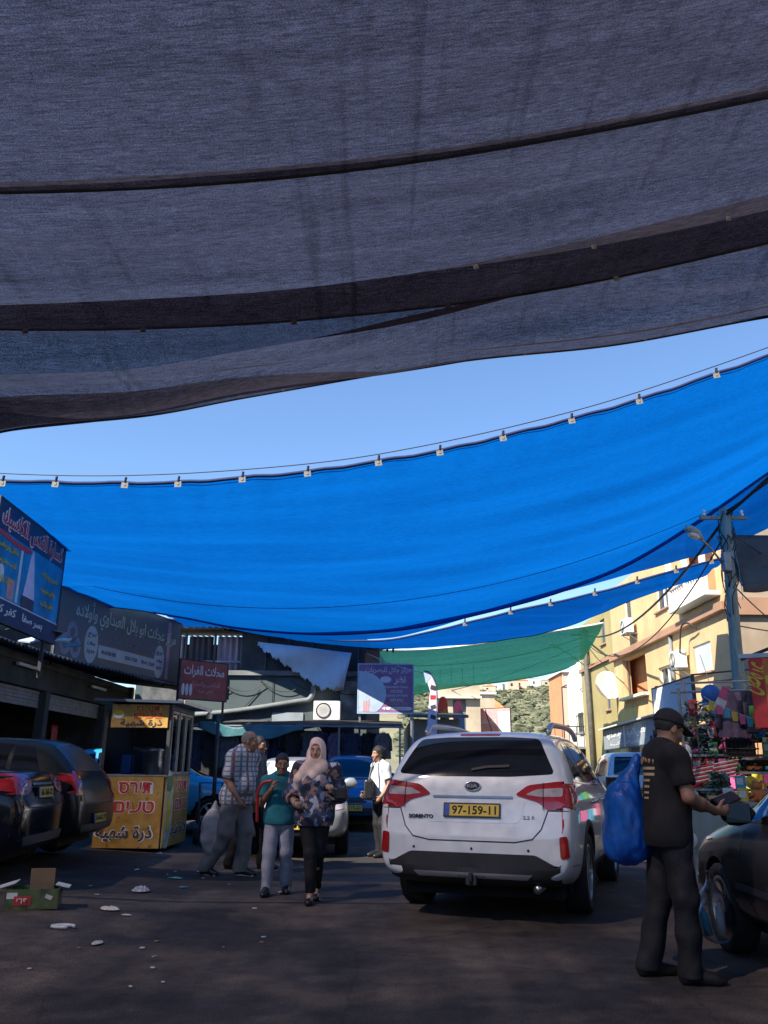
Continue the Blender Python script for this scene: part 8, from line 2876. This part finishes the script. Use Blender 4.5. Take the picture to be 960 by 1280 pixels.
crumple('plastic_wrap', 'crumpled clear plastic wrap lying between the carton and the walkers', (-2.58, 9.72), (.28, .22), 'film_clear', 1, .22)
crumple('crushed_paper', 'crushed white paper sheet lying beside the fruit carton', (-2.53, 8.50), (.25, .14), 'paper_white', 2, .14)
crumple('crushed_paper', 'thin white paper scrap on the damp asphalt', (-2.16, 7.02), (.17, .09), 'paper_white', 3, .10)
crumple('paper_scrap', 'small pale paper scrap on the dusty strip', (-3.05, 7.15), (.13, .09), 'paper_white', 4, .10)
crumple('paper_scrap', 'tiny pale paper scrap near the crushed paper sheet', (-2.30, 8.25), (.12, .04), 'paper_white', 5, .10)
crumple('paper_scrap', 'white scrap on the asphalt before the corn kiosk', (-2.35, 11.6), (.10, .06), 'paper_white', 6, .10)
crumple('paper_scrap', 'pale scrap at the foot of the yellow corn kiosk', (-3.3, 13.3), (.12, .10), 'film_clear', 7, .3)
crumple('paper_scrap', 'white scrap under the rear of the dark green hatchback', (-3.1, 11.4), (.12, .04), 'paper_white', 8, .1)
mat('film_teal', (0.02, 0.20, 0.26), 0.35, var=0.2, bump=0.8, bscale=25)
crumple('plastic_scrap', 'flat teal plastic scrap lying before the man in checked shirt', (-2.48, 10.85), (.24, .08), 'film_teal', 9, .08)
crumple('plastic_scrap', 'smaller teal plastic scrap beside the flat teal one', (-2.22, 10.15), (.12, .07), 'film_teal', 10, .1)
o = MB().tube([(0.09 * math.cos(a), 0.05 * math.sin(a), 0.014) for a in [2 * math.pi * k / 20 for k in range(18)]], .014, 6).build('plastic_ring', 'toy_white', None, True)
o.location = (-2.62, 7.55, gz(-2.62) + .006)
tag(o, 'white curved plastic strip lying on the damp asphalt', 'litter')
rnd = random.Random(42)
for k in range(26):
    x, y = rnd.uniform(-3.2, -0.6), rnd.uniform(5.6, 11.5)
    o = MB().box((0, 0, .006), (rnd.uniform(.015, .05), rnd.uniform(.01, .03), .006), rnd.uniform(0, 3)).build('litter_bit', ['paper_white', 'card_brown', 'film_clear'][k % 3])
    o.location = (x, y, gz(x) + .006)
    tag(o, ['tiny white paper bit on the asphalt', 'tiny brown cardboard bit on the asphalt', 'tiny clear plastic bit on the asphalt'][k % 3], 'litter', 'tiny bits of litter on the road')

# clear plastic bag by the man's leg
def clear_bag():
    m, nt, out = newmat('bag_clear')
    g_ = N(nt, 'ShaderNodeBsdfGlossy')
    g_.inputs['Roughness'].default_value = 0.25
    g_.inputs[0].default_value = (0.7, 0.72, 0.75, 1)
    tp_ = N(nt, 'ShaderNodeBsdfTransparent')
    tp_.inputs[0].default_value = (0.82, 0.84, 0.86, 1)
    mx = N(nt, 'ShaderNodeMixShader')
    lw = N(nt, 'ShaderNodeLayerWeight')
    lw.inputs[0].default_value = 0.55
    nt.links.new(lw.outputs[1], mx.inputs[0])
    nt.links.new(tp_.outputs[0], mx.inputs[1])
    nt.links.new(g_.outputs[0], mx.inputs[2])
    nt.links.new(mx.outputs[0], out.inputs[0])


clear_bag()
t = thing('clear_bag', 'clear plastic bag with bottles hanging by the leg of the man in black', 'bag', (2.36, 6.42, 0.16))
F = Field((-.22, -.2, -.02), (.22, .2, .52), .009)
F.ell((0, 0, .17), (.14, .10, .17), 0)
F.cone((0, 0, .28), (-.02, 0, .46), .07, .015, .06)
F.folds(.014, 34, 8)
link(F.mesh('film'), 'film', 'bag_clear', t)
for k, (x, mt) in enumerate(((-.05, 'toy_cyan'), (.04, 'toy_white'), (.08, 'cloth_navy'))):
    MB().lathe([(.0, .02), (.03, .02), (.032, .15), (.012, .20), (.012, .23), (.0, .23)], 12, Matrix.Translation((x, .01 * k, .03)) @ Matrix.Rotation(.2 * (k - 1), 4, 'Y')).build('bottle', mt, t, True)
